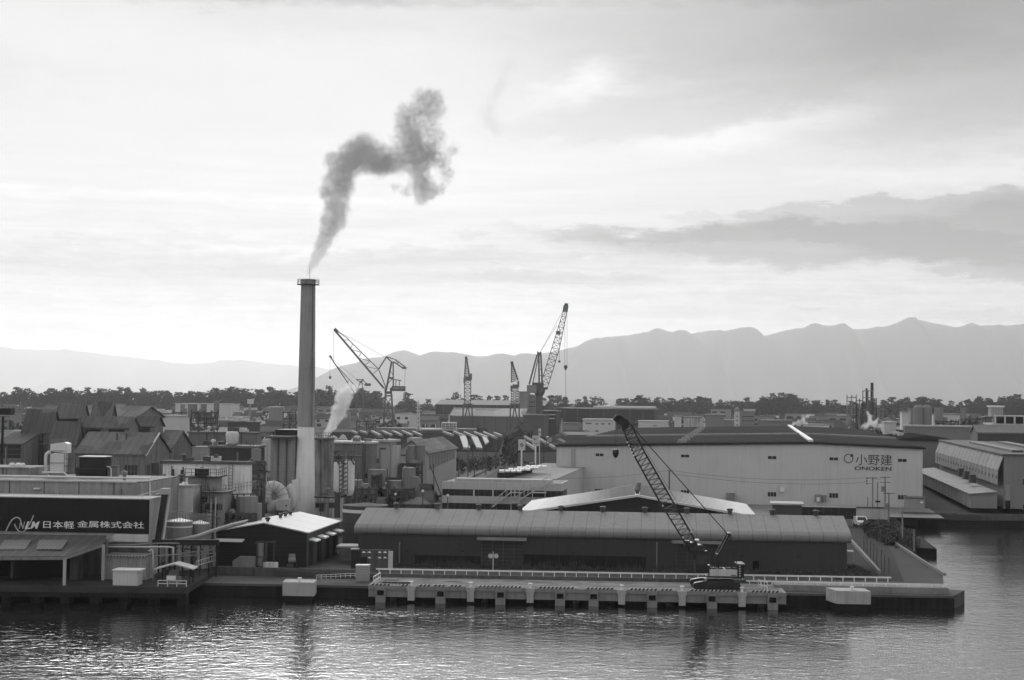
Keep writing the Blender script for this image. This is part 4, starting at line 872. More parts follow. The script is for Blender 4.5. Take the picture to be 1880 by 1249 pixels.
tank(700, 738, 923, 268, 'smaller domed tank with railings right of the other domed tank', 'concrete_dark', .9, mr='concrete_dark')
tank(736, 800, 925, 262, 'low domed tank just above the long shed roof, left of the office', 'concrete_dark', 1.0, rail=False, mr='concrete')
tank(305, 352, 958, 186, 'pale tank with white top rim between the lettered building and the concrete towers', 'concrete', .3, bandz=(at(305, 968, 186).z, at(305, 965.5, 186).z), mr='paint_white')
tank(348, 384, 962, 188, 'lower pale tank beside the white rimmed tank', 'concrete', .3, mr='paint_white')

# ---------------------------------------------------------------- lettered building on the left
NL = Bld('factory_building', 'riverside factory block with a black sign band and white company lettering', 'factory', -130, 274.5, 918, 180, 4.4, zb=1.9, th=THS, pxb=299)
o = NL; h = o.h; mat('nl_lower', .42, .7, .3, .4, streak=.3); mat('nl_side', .40, .6, .15, .3, streak=.4, seam=(*bS, .7, .08, .8)); mat('sign_black', .018, .5, .15, .3, seam=(*aS, 7.9, .12, .6))
q = o.m().box(0, o.w, 0, o.d, 0, h-.05); o.wall = o.part('wall', q, 'nl_side')
zb_ = o.ap(200, 978.5)[1]; sg = o.part('sign_band', o.m().box(0, o.w+.02, -.25, -.01, zb_, h+.02), 'sign_black')
o.part('parapet', o.m().box(0, o.w+.05, .0, o.d+.05, h-.045, h+.12), 'concrete_pale')
o2 = type('Q', (), {})(); 
def apf(px, py): return o.ap(px, py, -.26)
O2 = o.O+o.n*(-.26)
def tx2(body, px0, px1, py0, py1, m, **k):
    p0, p1 = apf(px0, py0), apf(px1, py1); return text_on(sg, (O2, o.th), body, p0[0], p1[0], p1[1], p0[1], m, **k)
tx2('日本軽', 79.7, 136.6, 956.3, 970.8, 'letter_pale', bold=.018); tx2('金属株式会社', 142.2, 264.5, 956, 970.6, 'letter_pale', bold=.018)
tx2('N', 35, 46, 957.5, 971.2, 'letter_grey', bold=.03, shear=.35); tx2('L', 45.8, 56, 957.5, 971.2, 'letter_pale', bold=.06, shear=.35); tx2('M', 56.2, 72.6, 957.5, 971, 'letter_pale', bold=.055, shear=.35)
def ribbon(pts, w, name):
    q = M((O2, o.th)); L_ = [apf(x/6.714, 930+y/6.714) for x, y in pts]; n = len(L_)
    # smooth
    S = []
    for i in range(n-1):
        p0, p1, p2, p3 = L_[max(i-1, 0)], L_[i], L_[i+1], L_[min(i+2, n-1)]
        for k in range(6):
            t_ = k/6; S.append(tuple(.5*((2*p1[j])+(-p0[j]+p2[j])*t_+(2*p0[j]-5*p1[j]+4*p2[j]-p3[j])*t_*t_+(-p0[j]+3*p1[j]-3*p2[j]+p3[j])*t_**3) for j in (0, 1)))
    S.append(L_[-1]); E = []
    for i, s_ in enumerate(S):
        a, b_ = S[max(i-1, 0)], S[min(i+1, len(S)-1)]; d = math.hypot(b_[0]-a[0], b_[1]-a[1]); nx, nz_ = -(b_[1]-a[1])/d, (b_[0]-a[0])/d
        E.append(((s_[0]+nx*w/2, s_[1]+nz_*w/2), (s_[0]-nx*w/2, s_[1]-nz_*w/2)))
    for (a, b_), (c, d) in zip(E, E[1:]):
        q.hexa([(a[0], -.004, a[1]), (b_[0], -.004, b_[1]), (d[0], -.004, d[1]), (c[0], -.004, c[1])], [(a[0], -.05, a[1]), (b_[0], -.05, b_[1]), (d[0], -.05, d[1]), (c[0], -.05, c[1])])
    return q.build(name, 'letter_grey', sg)
ribbon([(68, 316), (100, 248), (140, 178), (180, 143), (215, 136), (245, 152), (258, 185), (250, 225)], .13, 'emblem_stroke')
ribbon([(180, 215), (200, 262), (230, 300), (265, 315), (305, 300), (345, 250), (385, 180), (415, 110)], .12, 'emblem_stroke')
# pale skirt under the sign on the right
p0, p1 = o.ap(204, 980), o.ap(273.5, 995); o.part('lower_panel', o.m().raw([(p0[0]+.5, -.3, p0[1]), (p1[0], -.3, p0[1]), (p1[0], -.45, p1[1]), (p0[0], -.45, p1[1]), (p0[0]+.5, -.02, p0[1]), (p1[0], -.02, p0[1]), (p1[0], -.02, p1[1]), (p0[0], -.02, p1[1])], [(3, 2, 1, 0), (4, 5, 6, 7), (0, 1, 5, 4), (3, 0, 4, 7), (1, 2, 6, 5)]), 'nl_lower')
p0, p1 = o.ap(150, 995.5), o.ap(274, 1060); o.part('lower_wall', o.m().box(p0[0], p1[0], -.12, -.01, 0, p0[1]), 'concrete_dark')
q = o.m(); 
for px in (300,): q.bar((o.w+.4, 1.0, h+.6), (o.w+.2, 4.2, h+.6), .08)
q.bar((o.w-1.2, 0, h+.5), (o.w+.2, 4., h+.9), .06).bar((o.w-.8, 0, h+.1), (o.w-.8, 0, h+.6), .05).bar((o.w, 4, h+.1), (o.w+.1, 4, h+.9), .05); o.part('roof_rail', q, 'steel_pale')
# slanting conveyor trunk
q = M(); a_, b_ = at(303, 906, 182.5), at(289, 996, 180.5); q.bar(a_, b_, .55, .5); o_ = thing('conveyor_trunk', 'black slanting trunk down the side wall of the lettered building', 'conveyor', tuple(b_)); q.build('trunk', 'steel_black', o_)
M().bar(a_+Vector((.5, .3, -.2)), b_+Vector((.55, .2, 0)), .16).build('side_beam', 'steel_pale', o_); M().box(a_.x-.4, a_.x+.5, 182, 183.4, a_.z-.1, a_.z+.55).build('head_box', 'concrete_pale', o_)
# upper concrete storey set back, with pipes
UB = Bld('roof_block', 'stained concrete upper storey with white pipe along it above the sign band', 'roof structure', -130, 264, 887, 186.5, 14, zb=2.0, th=THS)
o = UB; UB.part('roof', UB.m().box(.3, UB.w-.1, .3, UB.d, UB.h+.003, UB.h+.1), 'roof_dark'); mat('ub_wall', .30, .85, .5, .35, streak=.5, seam=(*aS, 4.1, .14, .3)); o.walls('ub_wall'); o.part('coping', o.m().box(-.2, o.w-.9, -.25, .25, o.h+.002, o.h+.16), 'concrete_pale')
o.part('white_pipe', o.m().tube([(0, 1.6, o.h+.45), (o.w+.2, 1.6, o.h+.45), (o.w+.25, 1.6, o.h-1.7)], .12, 8), 'paint_white'); o.part('lamp', o.m().box(o.w-12.8, o.w-12.1, -.35, -.05, o.h-.9, o.h-.75), 'paint_white')
UC = Bld('roof_block', 'stained concrete roof block with pale coping at the left edge above the lettered building', 'roof structure', -130, 50, 860, 196, 8, zb=2.0, th=THS)
UC.walls('ub_wall'); UC.part('coping', UC.m().box(-.2, UC.w+.15, -.2, .3, UC.h+.002, UC.h+.15), 'concrete_pale')
for i, (px, r_) in enumerate(((22, .38), (34, .42), (42, .3))):
    c = at(px, 856, 198); solo('roof_sack', M().lathe((c.x, 198, UC.O.z+UC.h), [(r_*.8, 0), (r_*1.1, .15), (r_, .4), (r_*.4, .55)], 10), 'paint_white', ['leftmost white bag on the left roof block', 'middle white bag on the left roof block', 'rightmost white bag on the left roof block'][i], 'bag', smooth=True)
# dust collector
c = at(103, 875, 198); o_ = thing('dust_collector', 'white dust collector tower with bent pipe on the factory roof', 'dust collector', (c.x, 198, 11.3))
z_ = lambda py: at(103, py, 198).z; X = lambda px: at(px, 850, 198).x
M().box(X(92), X(117), 198, 199.6, z_(879), z_(834)).build('casing', 'paint_white', o_)
q = M().raw([(X(92), 198, z_(829)), (X(124), 198, z_(832)), (X(124), 199.6, z_(832)), (X(92), 199.6, z_(829)), (X(92), 198, z_(815.5)), (X(117), 198, z_(812)), (X(124), 198, z_(815)), (X(124), 199.6, z_(815)), (X(117), 199.6, z_(812)), (X(92), 199.6, z_(815.5))], [(0, 1, 6, 5, 4), (1, 2, 7, 6), (2, 3, 9, 8, 7), (3, 0, 4, 9), (4, 5, 8, 9), (5, 6, 7, 8), (3, 2, 1, 0)]); q.build('hood', 'paint_white', o_)
M().tube([at(x, y, 197.8) for x, y in ((84, 878), (84, 840), (85, 834), (89, 831), (93, 830))], .19, 10).build('bent_pipe', 'paint_white', o_, smooth=True)
M().tube([at(x, y, 197.6) for x, y in ((77, 868), (90, 868), (118, 868), (121, 873), (130, 878), (145, 880))], .13, 8).build('outlet_pipe', 'paint_white', o_, smooth=True)
q = M()
for y in (828, 850, 870): p, r = at(91, y, 197.9), at(118, y, 197.9); q.bar(p, r, .06)
for x in (91, 118, 122): q.bar(at(x, 834, 197.9), at(x, 879, 197.9), .05)
q.build('frame', 'steel_grey', o_)
q = M(); 
for y in (843, 856, 868): q.bar(at(118, y, 198.2), at(134, y, 198.2), .08)
q.bar(at(122, 834, 198.2), at(122, 878, 198.2), .06); q.build('side_platform', 'steel_dark', o_)
BX = Bld('roof_cabin', 'black box cabin on the factory roof right of the white dust collector', 'cabin', 146, 192, 840, 197, 2.5, zb=11.0, th=THS)
BX.walls(mat('box_black', .03, .6, .2, .3, seam=(0, 0, 1, 1.6, .06, 2.))); BX.part('lid', BX.m().box(-.08, BX.w+.08, -.1, 2.6, BX.h+.002, BX.h+.1), 'steel_pale')
BX.part('louvres', BX.m().box(-.5, -.02, .2, 1.8, .2, BX.h*.62), 'louvre')
c = at(205, 866, 198); o_ = thing('vent_cabinet', 'pale rooftop cabinet with a bent white pipe right of the black box cabin', 'cabinet', (c.x, 198, 11.2)); M().box(X(196), X(215), 198.2, 199.2, 11.2, z_(857)).build('body', 'plaster_grey', o_); M().box(X(195), X(216), 198.1, 199.3, z_(857)+.002, z_(855)).build('lid', 'rust', o_); M().tube([at(x, y, 197.9) for x, y in ((196, 857), (202, 858), (204, 862), (204, 879))], .1, 8).build('pipe', 'paint_white', o_)

# open wharf shed with sloping roof
z0 = 1.9; A0 = gp(-120, 1075, z0); 
WS = thing('wharf_shed', 'open dark wharf shed with sloping ribbed roof below the sign band', 'shed', (at(120, 1072, 171).x, 171, z0))
mat('ws_roof', .085, .7, .3, .3, seam=(*aS, 1.1, .2, 1.35)); mat('ws_panel', .17, .6, .25, .3, seam=((*aS, .45, .1, .7), (*bS, 1.2, .1, .7)))
e0, e1 = at(-130, 1025, 171.3), at(119, 1023.5, 170.9); k1 = at(127, 1014, 173); t1 = at(196, 985, 179.4); t0 = at(-130, 981, 179.6); m1 = at(190, 999, 176.2)
q = M(); up_ = Vector((0, 0, .12))
ring = [e0, e1, m1, t1, t0]
q.raw([p for p in ring]+[p+up_ for p in ring], [(4, 3, 2, 1, 0), (5, 6, 7, 8, 9)]+[(i, (i+1) % 5, (i+1) % 5+5, i+5) for i in range(5)])
rf = q.build('roof', 'ws_roof', WS)
def onroof(px, py, dz=.14):   # point on the roof plane
    n = (e1-e0).cross(t0-e0).normalized(); d = ray(px, py); tt = (e0+Vector((0, 0, dz))-CAM).dot(n)/d.dot(n); return CAM+d*tt
for P4 in (((8, 993), (58, 993), (46, 1010), (-4, 1010)), ((72, 993), (124, 993), (113, 1010), (66, 1010))):
    pp = [onroof(*p_) for p_ in P4]; M().hexa([p_+Vector((0, 0, .002)) for p_ in pp][::-1], [p_+Vector((0, 0, .1)) for p_ in pp][::-1]).build('rooflight', 'ws_panel', rf)
q = M().bar(e0-Vector((0, 0, .1)), e1-Vector((0, 0, .1)), .15, .3).bar(e1-Vector((0, 0, .1)), m1-Vector((0, 0, .1)), .15, .3); q.build('eaves_beam', 'concrete', WS)
for (px, py, D) in ((119, 1024, 171.0), (190, 1001, 176.0), (196, 990, 178.2)):
    p = at(px, py, D); M().box(p.x-.14, p.x+.14, p.y-.12, p.y+.16, z0, p.z).build('post', 'concrete_pale' if px != 196 else 'concrete', WS)
for i in range(6):
    p = at(10-i*34, 1030, 174.5); M().box(p.x-.12, p.x+.12, 176.8, 177.05, z0, 5.1).build('post', 'concrete_dark', WS)
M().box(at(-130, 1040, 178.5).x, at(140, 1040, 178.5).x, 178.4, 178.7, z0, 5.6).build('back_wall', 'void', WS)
M().box(at(128, 1040, 176).x, at(143, 1040, 176).x, 176, 178.3, z0, 5.0).build('inner_pier', 'rust', WS)
# corrugated hut, white box, canopy shelter
q = Bld('corrugated_hut', 'pale corrugated hut right of the open wharf shed', 'hut', 192, 268, 1023, 176.5, 3, zb=1.9, th=THS)
q.walls(mat('hut', .3, .6, .4, .5, streak=.6, seam=(*aS, .3, .05, .8))); r_ = q.part('roof', q.m().box(-.1, q.w+.1, -.3, 3.1, q.h+.002, q.h+.14), mat('hut_roof', .12, .6, .2, .5, seam=(*aS, .35, .15, 3.)))
WB = Bld('storage_box', 'white storage box with flat lid on the edge of the left wharf', 'storage box', 207.5, 252, 1049, 171.3, 1.8, zb=1.9, th=THS)
WB.walls(mat('wb', .5, .5, .1, .5, streak=.15, seam=(*aS, .4, .03, .8))); WB.part('lid', WB.m().box(-.06, WB.w+.3, -.1, 1.9, WB.h+.002, WB.h+.14), 'plaster_white')
cs = thing('canopy_shelter', 'small open shelter with shallow pale gable roof on the left wharf', 'shelter', gp(318, 1072, 1.9))
g_ = lambda px, py: at(px, py, 172.5)
p, a_, r = g_(282, 1047), g_(320, 1037), g_(355, 1047)
q = M()
for l, m_ in ((p, a_), (a_, r)):
    q.hexa([l, m_, m_+Vector((0, 2.6, 0)), l+Vector((0, 2.6, 0))], [l+Vector((0, 0, .12)), m_+Vector((0, 0, .12)), m_+Vector((0, 2.6, .12)), l+Vector((0, 2.6, .12))])
q.build('roof', 'concrete_pale', cs)
for px in (290, 347):
    for dy in (.2, 2.3): c = g_(px, 1046); M().bar((c.x, 172.5+dy, 1.9), (c.x, 172.5+dy, c.z-.05), .14).build('post', 'steel_black', cs)
a_, b_ = at(290, 1075, 171), at(342, 1075, 171); rl = railing('safety_railing', [(a_.x, 171, 1.9), (b_.x, 171, 1.9)], 'paint_white', 'white tubular railing in front of the small wharf shelter', 'railing', .62, 3, .035)
p, r = at(306, 1057, 170.9), at(322.5, 1065, 170.9); sb = thing('notice_board', 'blank white notice board fixed to the wharf railing', 'notice board', (p.x, 170.9, r.z)); M().box(p.x, r.x, 170.85, 170.9, r.z, p.z).build('panel', 'paint_white', sb); M().bar((p.x+.2, 170.93, 1.9), (p.x+.2, 170.93, p.z), .06).build('post', 'steel_grey', sb)
# machinery under the shelter
p = at(318, 1058, 174); solo('winch', M().box(p.x-.7, p.x+.7, 174, 175, 1.9, 2.5).tube([(p.x-.5, 174.3, 2.9), (p.x+.5, 174.3, 2.9)], .35, 12), 'steel_grey', 'grey winch under the small wharf shelter', 'winch')
# pipes along the wharf building
def pipe(pts, r, m, label, name='pipe_run', D=None, n=8, sup=None):
    q = M().tube([at(x, y, d) for x, y, d in pts], r, n); return solo(name, q, m, label, 'pipe', smooth=True)
pipe([(196, 1004, 177.5), (250, 1004.3, 177.3), (312, 1004.6, 177), (317, 1006, 177), (318, 1010, 177), (318, 1038, 177)], .09, 'steel_pale', 'pale pipe running right from the wharf shed and turning down')
pipe([(190, 1000, 178.3), (250, 1000, 178), (300, 997.5, 178), (330, 998, 178)], .08, 'steel_grey', 'grey pipe just above the pale wharf pipe')
pipe([(272, 1012, 176), (279, 1009, 176), (281, 1014, 176), (281, 1066, 176)], .07, 'steel_pale', 'pale standpipe with bent top beside the corrugated hut')
pipe([(282, 1022, 176.5), (300, 1020, 176.5), (335, 1018, 176.5)], .07, 'steel_grey', 'short grey pipe above the small wharf shelter')
pipe([(320, 995, 182), (360, 987, 183), (395, 975, 184.5), (425, 966, 186), (450, 960, 187.5)], .17, 'concrete', 'thick pale pipe sloping up to the small gabled shed', n=10)
pipe([(322, 991.5, 182.4), (360, 983.5, 183.4), (395, 971.5, 184.9), (425, 962.5, 186.4), (455, 955.5, 188)], .1, 'steel_pale', 'thinner pipe above the thick pale sloping pipe', n=8)
pipe([(395, 973, 184), (395, 998, 184), (395, 1040, 184)], .07, 'steel_grey', 'thin grey upright supporting the sloping pipes')
rk = thing('pipe_gantry', 'dark steel gantry with pipes and bracing between the left wharf and the small gabled shed', 'pipe gantry', (at(340, 1040, 180).x, 180, 1.9))
q = M(); q.bar(at(280, 996, 180.5), at(402, 996, 180.5), .5, .6); q.bar(at(280, 1004, 180.5), at(402, 1012, 180.5), .12)
for x in (292, 312, 322, 336, 352, 368, 384, 398): p = at(x, 996, 180.5); q.bar(p, (p.x, 180.5, 1.9), .16)
for x in (292, 322, 352, 376): q.bar(at(x, 1038, 180.4), at(x+24, 1000, 180.4), .07)
q.build('frame', 'steel_black', rk)
q = M(); rr = random.Random(9)
for i in range(10): x = 296+i*11+rr.uniform(-3, 3); q.tube([at(x, 1000+rr.uniform(0, 8), 180+rr.uniform(-.6, .8)), at(x, 1040, 180+rr.uniform(-.6, .8))], rr.choice((.06, .1, .16)), 8)
for y in (1016, 1022): q.tube([at(330, y, 179.9), at(395, y-6, 179.9)], .07, 8)
q.build('pipes', 'steel_grey', rk)
q = M(); q.bar(at(360, 1031, 178), at(398, 1019, 181), .06).bar(at(360, 1039, 178), at(398, 1028, 181), .06)
for i in range(9): q.bar(at(360+i*4.7, 1031-i*1.5, 178+i*.37), at(360+i*4.7, 1039-i*1.4, 178+i*.37), .04)
q.build('stair_rail', 'steel_pale', rk)

# concrete towers and tank beside the lettered building
c1 = Bld('storage_building', 'streaked pale tank-like building left of the concrete tower', 'building', 262, 355, 894, 200, 7, th=THS); c1.walls('concrete_stained'); c1.flat('concrete_pale', .15, .18)
railing('roof_rail', [c1.O+c1.a*.3+Vector((0, 0, c1.h+.2)), c1.O+c1.a*(c1.w-.2)+Vector((0, 0, c1.h+.2))], 'steel_grey', 'thin railing on the streaked pale building', 'railing', .9, 7, .03)
c2 = Bld('concrete_tower', 'grey square concrete tower carrying a black drum tank', 'tower', 345, 392, 877, 203, 4, th=THS); c2.walls(mat('tower_grey', .24, .85, .3, .3, streak=.25)); c2.win(368, 384, 912, 924, bars=1)
p_ = c2.part('platform', c2.m().box(-.3, c2.w+.6, -.5, 4.4, c2.h+.002, c2.h+.14), 'steel_black')
tank(357, 383, 861, 204, 'black drum tank with railing on top of the grey concrete tower', 'box_black', .15, zb=c2.O.z+c2.h+.15, mr='steel_dark', rail=False)
R0 = c2.O+Vector((0, 0, c2.h+.15)); railing('platform_rail', [R0+c2.a*-.25+c2.n*-.4, R0+c2.a*(c2.w+.5)+c2.n*-.4, R0+c2.a*(c2.w+.5)+c2.n*4.2], 'steel_dark', 'dark railing round the drum tank on the concrete tower', 'railing', .9, 5, .03)
c3 = Bld('concrete_tower', 'lower streaked concrete tower with dark platform, right of the drum tank tower', 'tower', 381, 410, 905, 199, 4, th=THS); c3.walls('tower_grey'); c3.part('platform', c3.m().box(-.6, c3.w+.5, -.6, 4.4, c3.h+.002, c3.h+.12), 'steel_black')
R0 = c3.O+Vector((0, 0, c3.h+.12)); railing('platform_rail', [R0+c3.a*-.5+c3.n*-.5, R0+c3.a*(c3.w+.4)+c3.n*-.5], 'steel_grey', 'grey railing on the lower streaked concrete tower', 'railing', .9, 5, .03)
# tangled pipe rack
pr_ = thing('pipe_rack', 'dense rusty pipe rack between the concrete towers and the arched duct', 'pipe rack', (at(440, 960, 205).x, 205, 2)); q = M(); rr = random.Random(5)
for x in (412, 424, 436, 448, 460, 472):
    for d_ in (203, 209): p = at(x, 906+rr.uniform(0, 4), d_); q.bar(p, (p.x, p.y, 2), .16)
for y in (908, 922, 938, 952):
    for d_ in (203, 209): q.bar(at(411, y, d_), at(474, y-1, d_), .14)
q.build('frame', 'rust', pr_)
q = M()
for i in range(34):
    x = rr.uniform(411, 472); y = rr.uniform(905, 935); d_ = rr.uniform(202, 210); L_ = rr.uniform(12, 40); q.tube([at(x, y, d_), at(x+rr.uniform(-1, 1), y+L_, d_)], rr.choice((.05, .08, .13)), 6)
for i in range(14):
    x = rr.uniform(409, 450); y = rr.uniform(903, 955); d_ = rr.uniform(202, 210); q.tube([at(x, y, d_), at(x+rr.uniform(12, 28), y+rr.uniform(-2, 2), d_)], rr.choice((.06, .1, .15)), 6)
q.build('pipes', 'steel_grey', pr_)
q = M()
for i in range(6):
    x = 414+i*10; p = at(x, 945, 203.5); q.tube([p, p+Vector((0, 0, rr.uniform(1.2, 2.4)))], rr.uniform(.35, .55), 10)
q.build('vessels', 'rust', pr_)
railing('walkway_rail', [at(410, 905, 203), at(475, 896, 206)], 'steel_grey', 'railing along the top of the rusty pipe rack', 'railing', .9, 12, .03)

b1 = Bld('storage_building', 'broad streaked white factory block left of the arched duct', 'building', 299, 456, 853, 215, 13, th=THS, pxb=463); b1.walls(mat('b1w', .72, .8, .3, .25, streak=.55)); b1.flat('concrete_dark', .3, .35)
b1.win(300, 304, 870, 880)
b2 = Bld('factory_block', 'low dark roofed block with railings on top behind the streaked white block', 'building', 385, 470, 823, 238, 10, th=THS, pxb=486); b2.walls(mat('b2w', .055, .8, .4, .3, streak=.3)); b2.flat('roof_mid', .2, .3)
c = at(426, 822, 240); o_ = thing('cyclone_vessel', 'white rounded vessel with pipes on the low roof left of the silos', 'vessel', tuple(c)); M().lathe((c.x, 240, b2.O.z+b2.h+.3), [(.5, 0), (.9, .5), (1.0, 1.6), (.8, 2.0)], 14).build('body', 'steel_pale', o_, smooth=True); M().tube([at(415, 816, 239.5), at(419, 814, 239.5), at(430, 814, 239.5)], .2, 8).build('pipe', 'steel_pale', o_)
railing('roof_rail', [at(384, 831, 239), at(420, 830, 239)], 'steel_grey', 'railing round small plant on the low dark roofed block', 'railing', 1.1, 6, .035)
q = M(); rr = random.Random(8)
for i in range(10): p = at(388+rr.uniform(0, 24), 836, 240); q.tube([p, p+Vector((0, 0, rr.uniform(.8, 2.0)))], rr.uniform(.1, .35), 8)
solo('plant_cluster', q, 'steel_grey', 'cluster of small pipes and motors on the low dark roofed block', 'machinery')
b3 = Bld('silo_block', 'tall grey silo block with dark vertical seams left of the chimney', 'silo', 488, 535, 806, 252, 6, th=TH, pxb=543); o = b3
q = M()
for k in range(3):
    a = b3.w*(k+.5)/3; b3.part('silo', b3.m().lathe((a, 2.6, 0), [(b3.w/6-.03, 0), (b3.w/6-.03, b3.h)], 24), mat('silo_g', .27, .85, .2, .2, streak=.2, seam=(0, 0, 1, 1.1, .05, .85)))
b3.part('top_slab', b3.m().box(-.1, b3.w+.1, 0, 5.2, b3.h+.002, b3.h+.35), 'concrete_dark')
b4 = Bld('roof_cabin', 'black box tower on top of the grey silo block left of the chimney', 'cabin', 506, 545, 791, 262, 5, th=TH); b4.walls('steel_black'); b4.flat('steel_dark', .1, .15)
b5 = thing('stained_silo', 'row of black stained concrete silos right of the chimney', 'silo', at(594, 900, 256)); 
zt_ = at(594, 808, 256).z
for k, px in enumerate((583, 594.5, 606)):
    c = at(px, 850, 256); M().lathe((c.x, 257, 2), [(.52*1, 0), (.49, zt_-2)], 20).build('silo', mat('silo_st', .28, .9, .6, .2, streak=.85), b5)
p, r = at(577, 806, 256), at(611, 806, 256); M().box(p.x, r.x, 255.9, 258.5, zt_+.002, zt_+.3).build('top_slab', 'concrete_dark', b5); M().box(p.x+.2, r.x-.1, 256.8, 258.4, 2, zt_).build('core_wall', 'silo_st', b5)
railing('roof_rail', [Vector((p.x, 256, zt_+.3)), Vector((r.x, 256, zt_+.3))], 'steel_dark', 'dark railing on top of the stained silos', 'railing', .8, 8, .03)
# pale twin silos with spiral stair
b6 = thing('twin_silo', 'pair of pale slim silos with a zigzag stair between them', 'silo', at(630, 905, 240))
for px0, px1, y0, y1 in ((611.5, 627, 853, 903), (631, 650, 849, 907)):
    p, r = at(px0, y0, 240), at(px1, y0, 240); R = (r.x-p.x)/2; M().lathe(((p.x+r.x)/2, 241, 0), [(R*.6, at(px0, y1, 240).z-.3), (R, at(px0, y1, 240).z+.5), (R, p.z), (R*.8, p.z+.3)], 20).build('silo', mat('silo_w', .7, .7, .15, .3, streak=.2), b6)
    M().bar(((p.x+r.x)/2, 241, 2), ((p.x+r.x)/2, 241, at(px0, y1, 240).z), .8).build('leg', 'steel_dark', b6)
q = M()
for i in range(7):
    y = 906-i*8; q.bar(at(624, y, 239.4), at(637, y-7, 239.4), .12); q.bar(at(623, y-7, 239.4), at(638, y-7, 239.4), .09)
for x in (623, 638): q.bar(at(x, 908, 239.4), at(x, 846, 239.4), .1)
q.build('stair', 'steel_dark', b6)
q = M(); rr = random.Random(2)
for i in range(16): x = rr.uniform(612, 652); y = rr.uniform(826, 848); q.bar(at(x, y, 240.5), at(x+rr.uniform(-8, 8), y+rr.uniform(2, 14), 240.5), rr.choice((.07, .12, .2)))
for y in (830, 838, 846): q.bar(at(611, y, 240), at(652, y, 240), .1)
q.build('head_gear', 'rust', b6)
b7 = Bld('factory_block', 'tall ribbed grey shed with pale eaves behind the stained and pale silos', 'building', 612, 683, 815, 275, 14, th=TH, pxb=692); b7.walls(mat('b7w', .18, .7, .2, .2, streak=.25, seam=(*aT, .8, .07, .8))); b7.flat('steel_pale', .3, .35)
b8 = Bld('factory_block', 'pale grey block with side stair tower right of the ribbed grey shed', 'building', 687, 716, 812, 285, 6, th=TH, pxb=728); b8.walls(mat('b8w', .32, .7, .15, .2)); b8.flat('concrete_pale', .6, .4); b8.win(690, 697, 842, 851, bars=1); b8.win(698, 709, 822, 826, bars=2)
q = b8.m(); q.box(b8.w+.02, b8.w+1.2, .5, 3.5, 0, b8.h-.6); b8.part('stair_tower', q, 'plaster')
b9 = Bld('gabled_factory', 'pale gabled hall with raised centre gable and long windowed side', 'factory hall', 726, 784, 832, 300, 30, th=TH, pxb=838); b9.gable(2.0, 'b', mat('b9w', .32, .8, .15, .2, streak=.15), 'asbestos_roof'); 
q = b9.m().box(b9.w*.36, b9.w*.64, -.05, 6, b9.h+.9, b9.h+2.7); b9.part('raised_gable', q, 'b9w')
for x0, x1, y0, y1 in ((736, 748, 834, 838), (761, 774, 834.5, 838.5), (761, 774, 848, 851)): b9.win(x0, x1, y0, y1, bars=3, mg='glass_blank')
for i in range(9): x = 787.5+i*5.4; b9.wins(x, x+3, 837-i*1.1, 862-i*2.4, mg='glass_blank', bars=0)
b10 = Bld('factory_block', 'long dull grey flat hall behind the low dark roofed block, left of the silo block', 'building', 346, 472, 797, 296, 14, th=TH, pxb=480); b10.walls(mat('b10w', .17, .8, .15, .15, seam=(*aT, 6.5, .3, .5))); b10.flat('roof_mid', .2, .3)
b11 = Bld('factory_block', 'small dark hall rising behind the long dull grey hall', 'building', 418, 476, 777, 345, 10, th=TH, pxb=478); b11.walls(mat('b11w', .10, .8, .15, .15)); b11.flat('roof_mid', .2, .3)
b12 = Bld('factory_block', 'low plain pale block in front of the long dull grey hall', 'building', 353, 384, 823, 255, 8, th=TH); b12.walls('plaster_grey'); b12.flat('concrete', .1, .2)
for (px, py, r_, lb) in ((489, 799, 4.2, 'left white dome tank behind the silo block'), (499, 797, 4.8, 'larger white dome tank behind the silo block'), (612, 798, 6.5, 'large white dome tank under the steam right of the chimney'), (630, 796, 4.5, 'small white dome tank under the steam'), (579, 797, 3.4, 'white dome tank touching the right side of the chimney'), (654, 798, 5.2, 'white peaked tent roof right of the steam'), (691, 804, 6.5, 'white gabled shed end in front of the slanting skylights'), (716, 803, 3.5, 'tiny white shed end behind the pale grey block')):
    p = at(px, py, 420); r_ *= .17*.9; solo('dome_tank', M().lathe((p.x, 420, 2), [(r_*1.7, 0), (r_*1.7, p.z-3.4), (r_*.9, p.z-2.6), (r_*.1, p.z-2.2)], 20), 'concrete_pale', lb, 'tank', smooth=False)

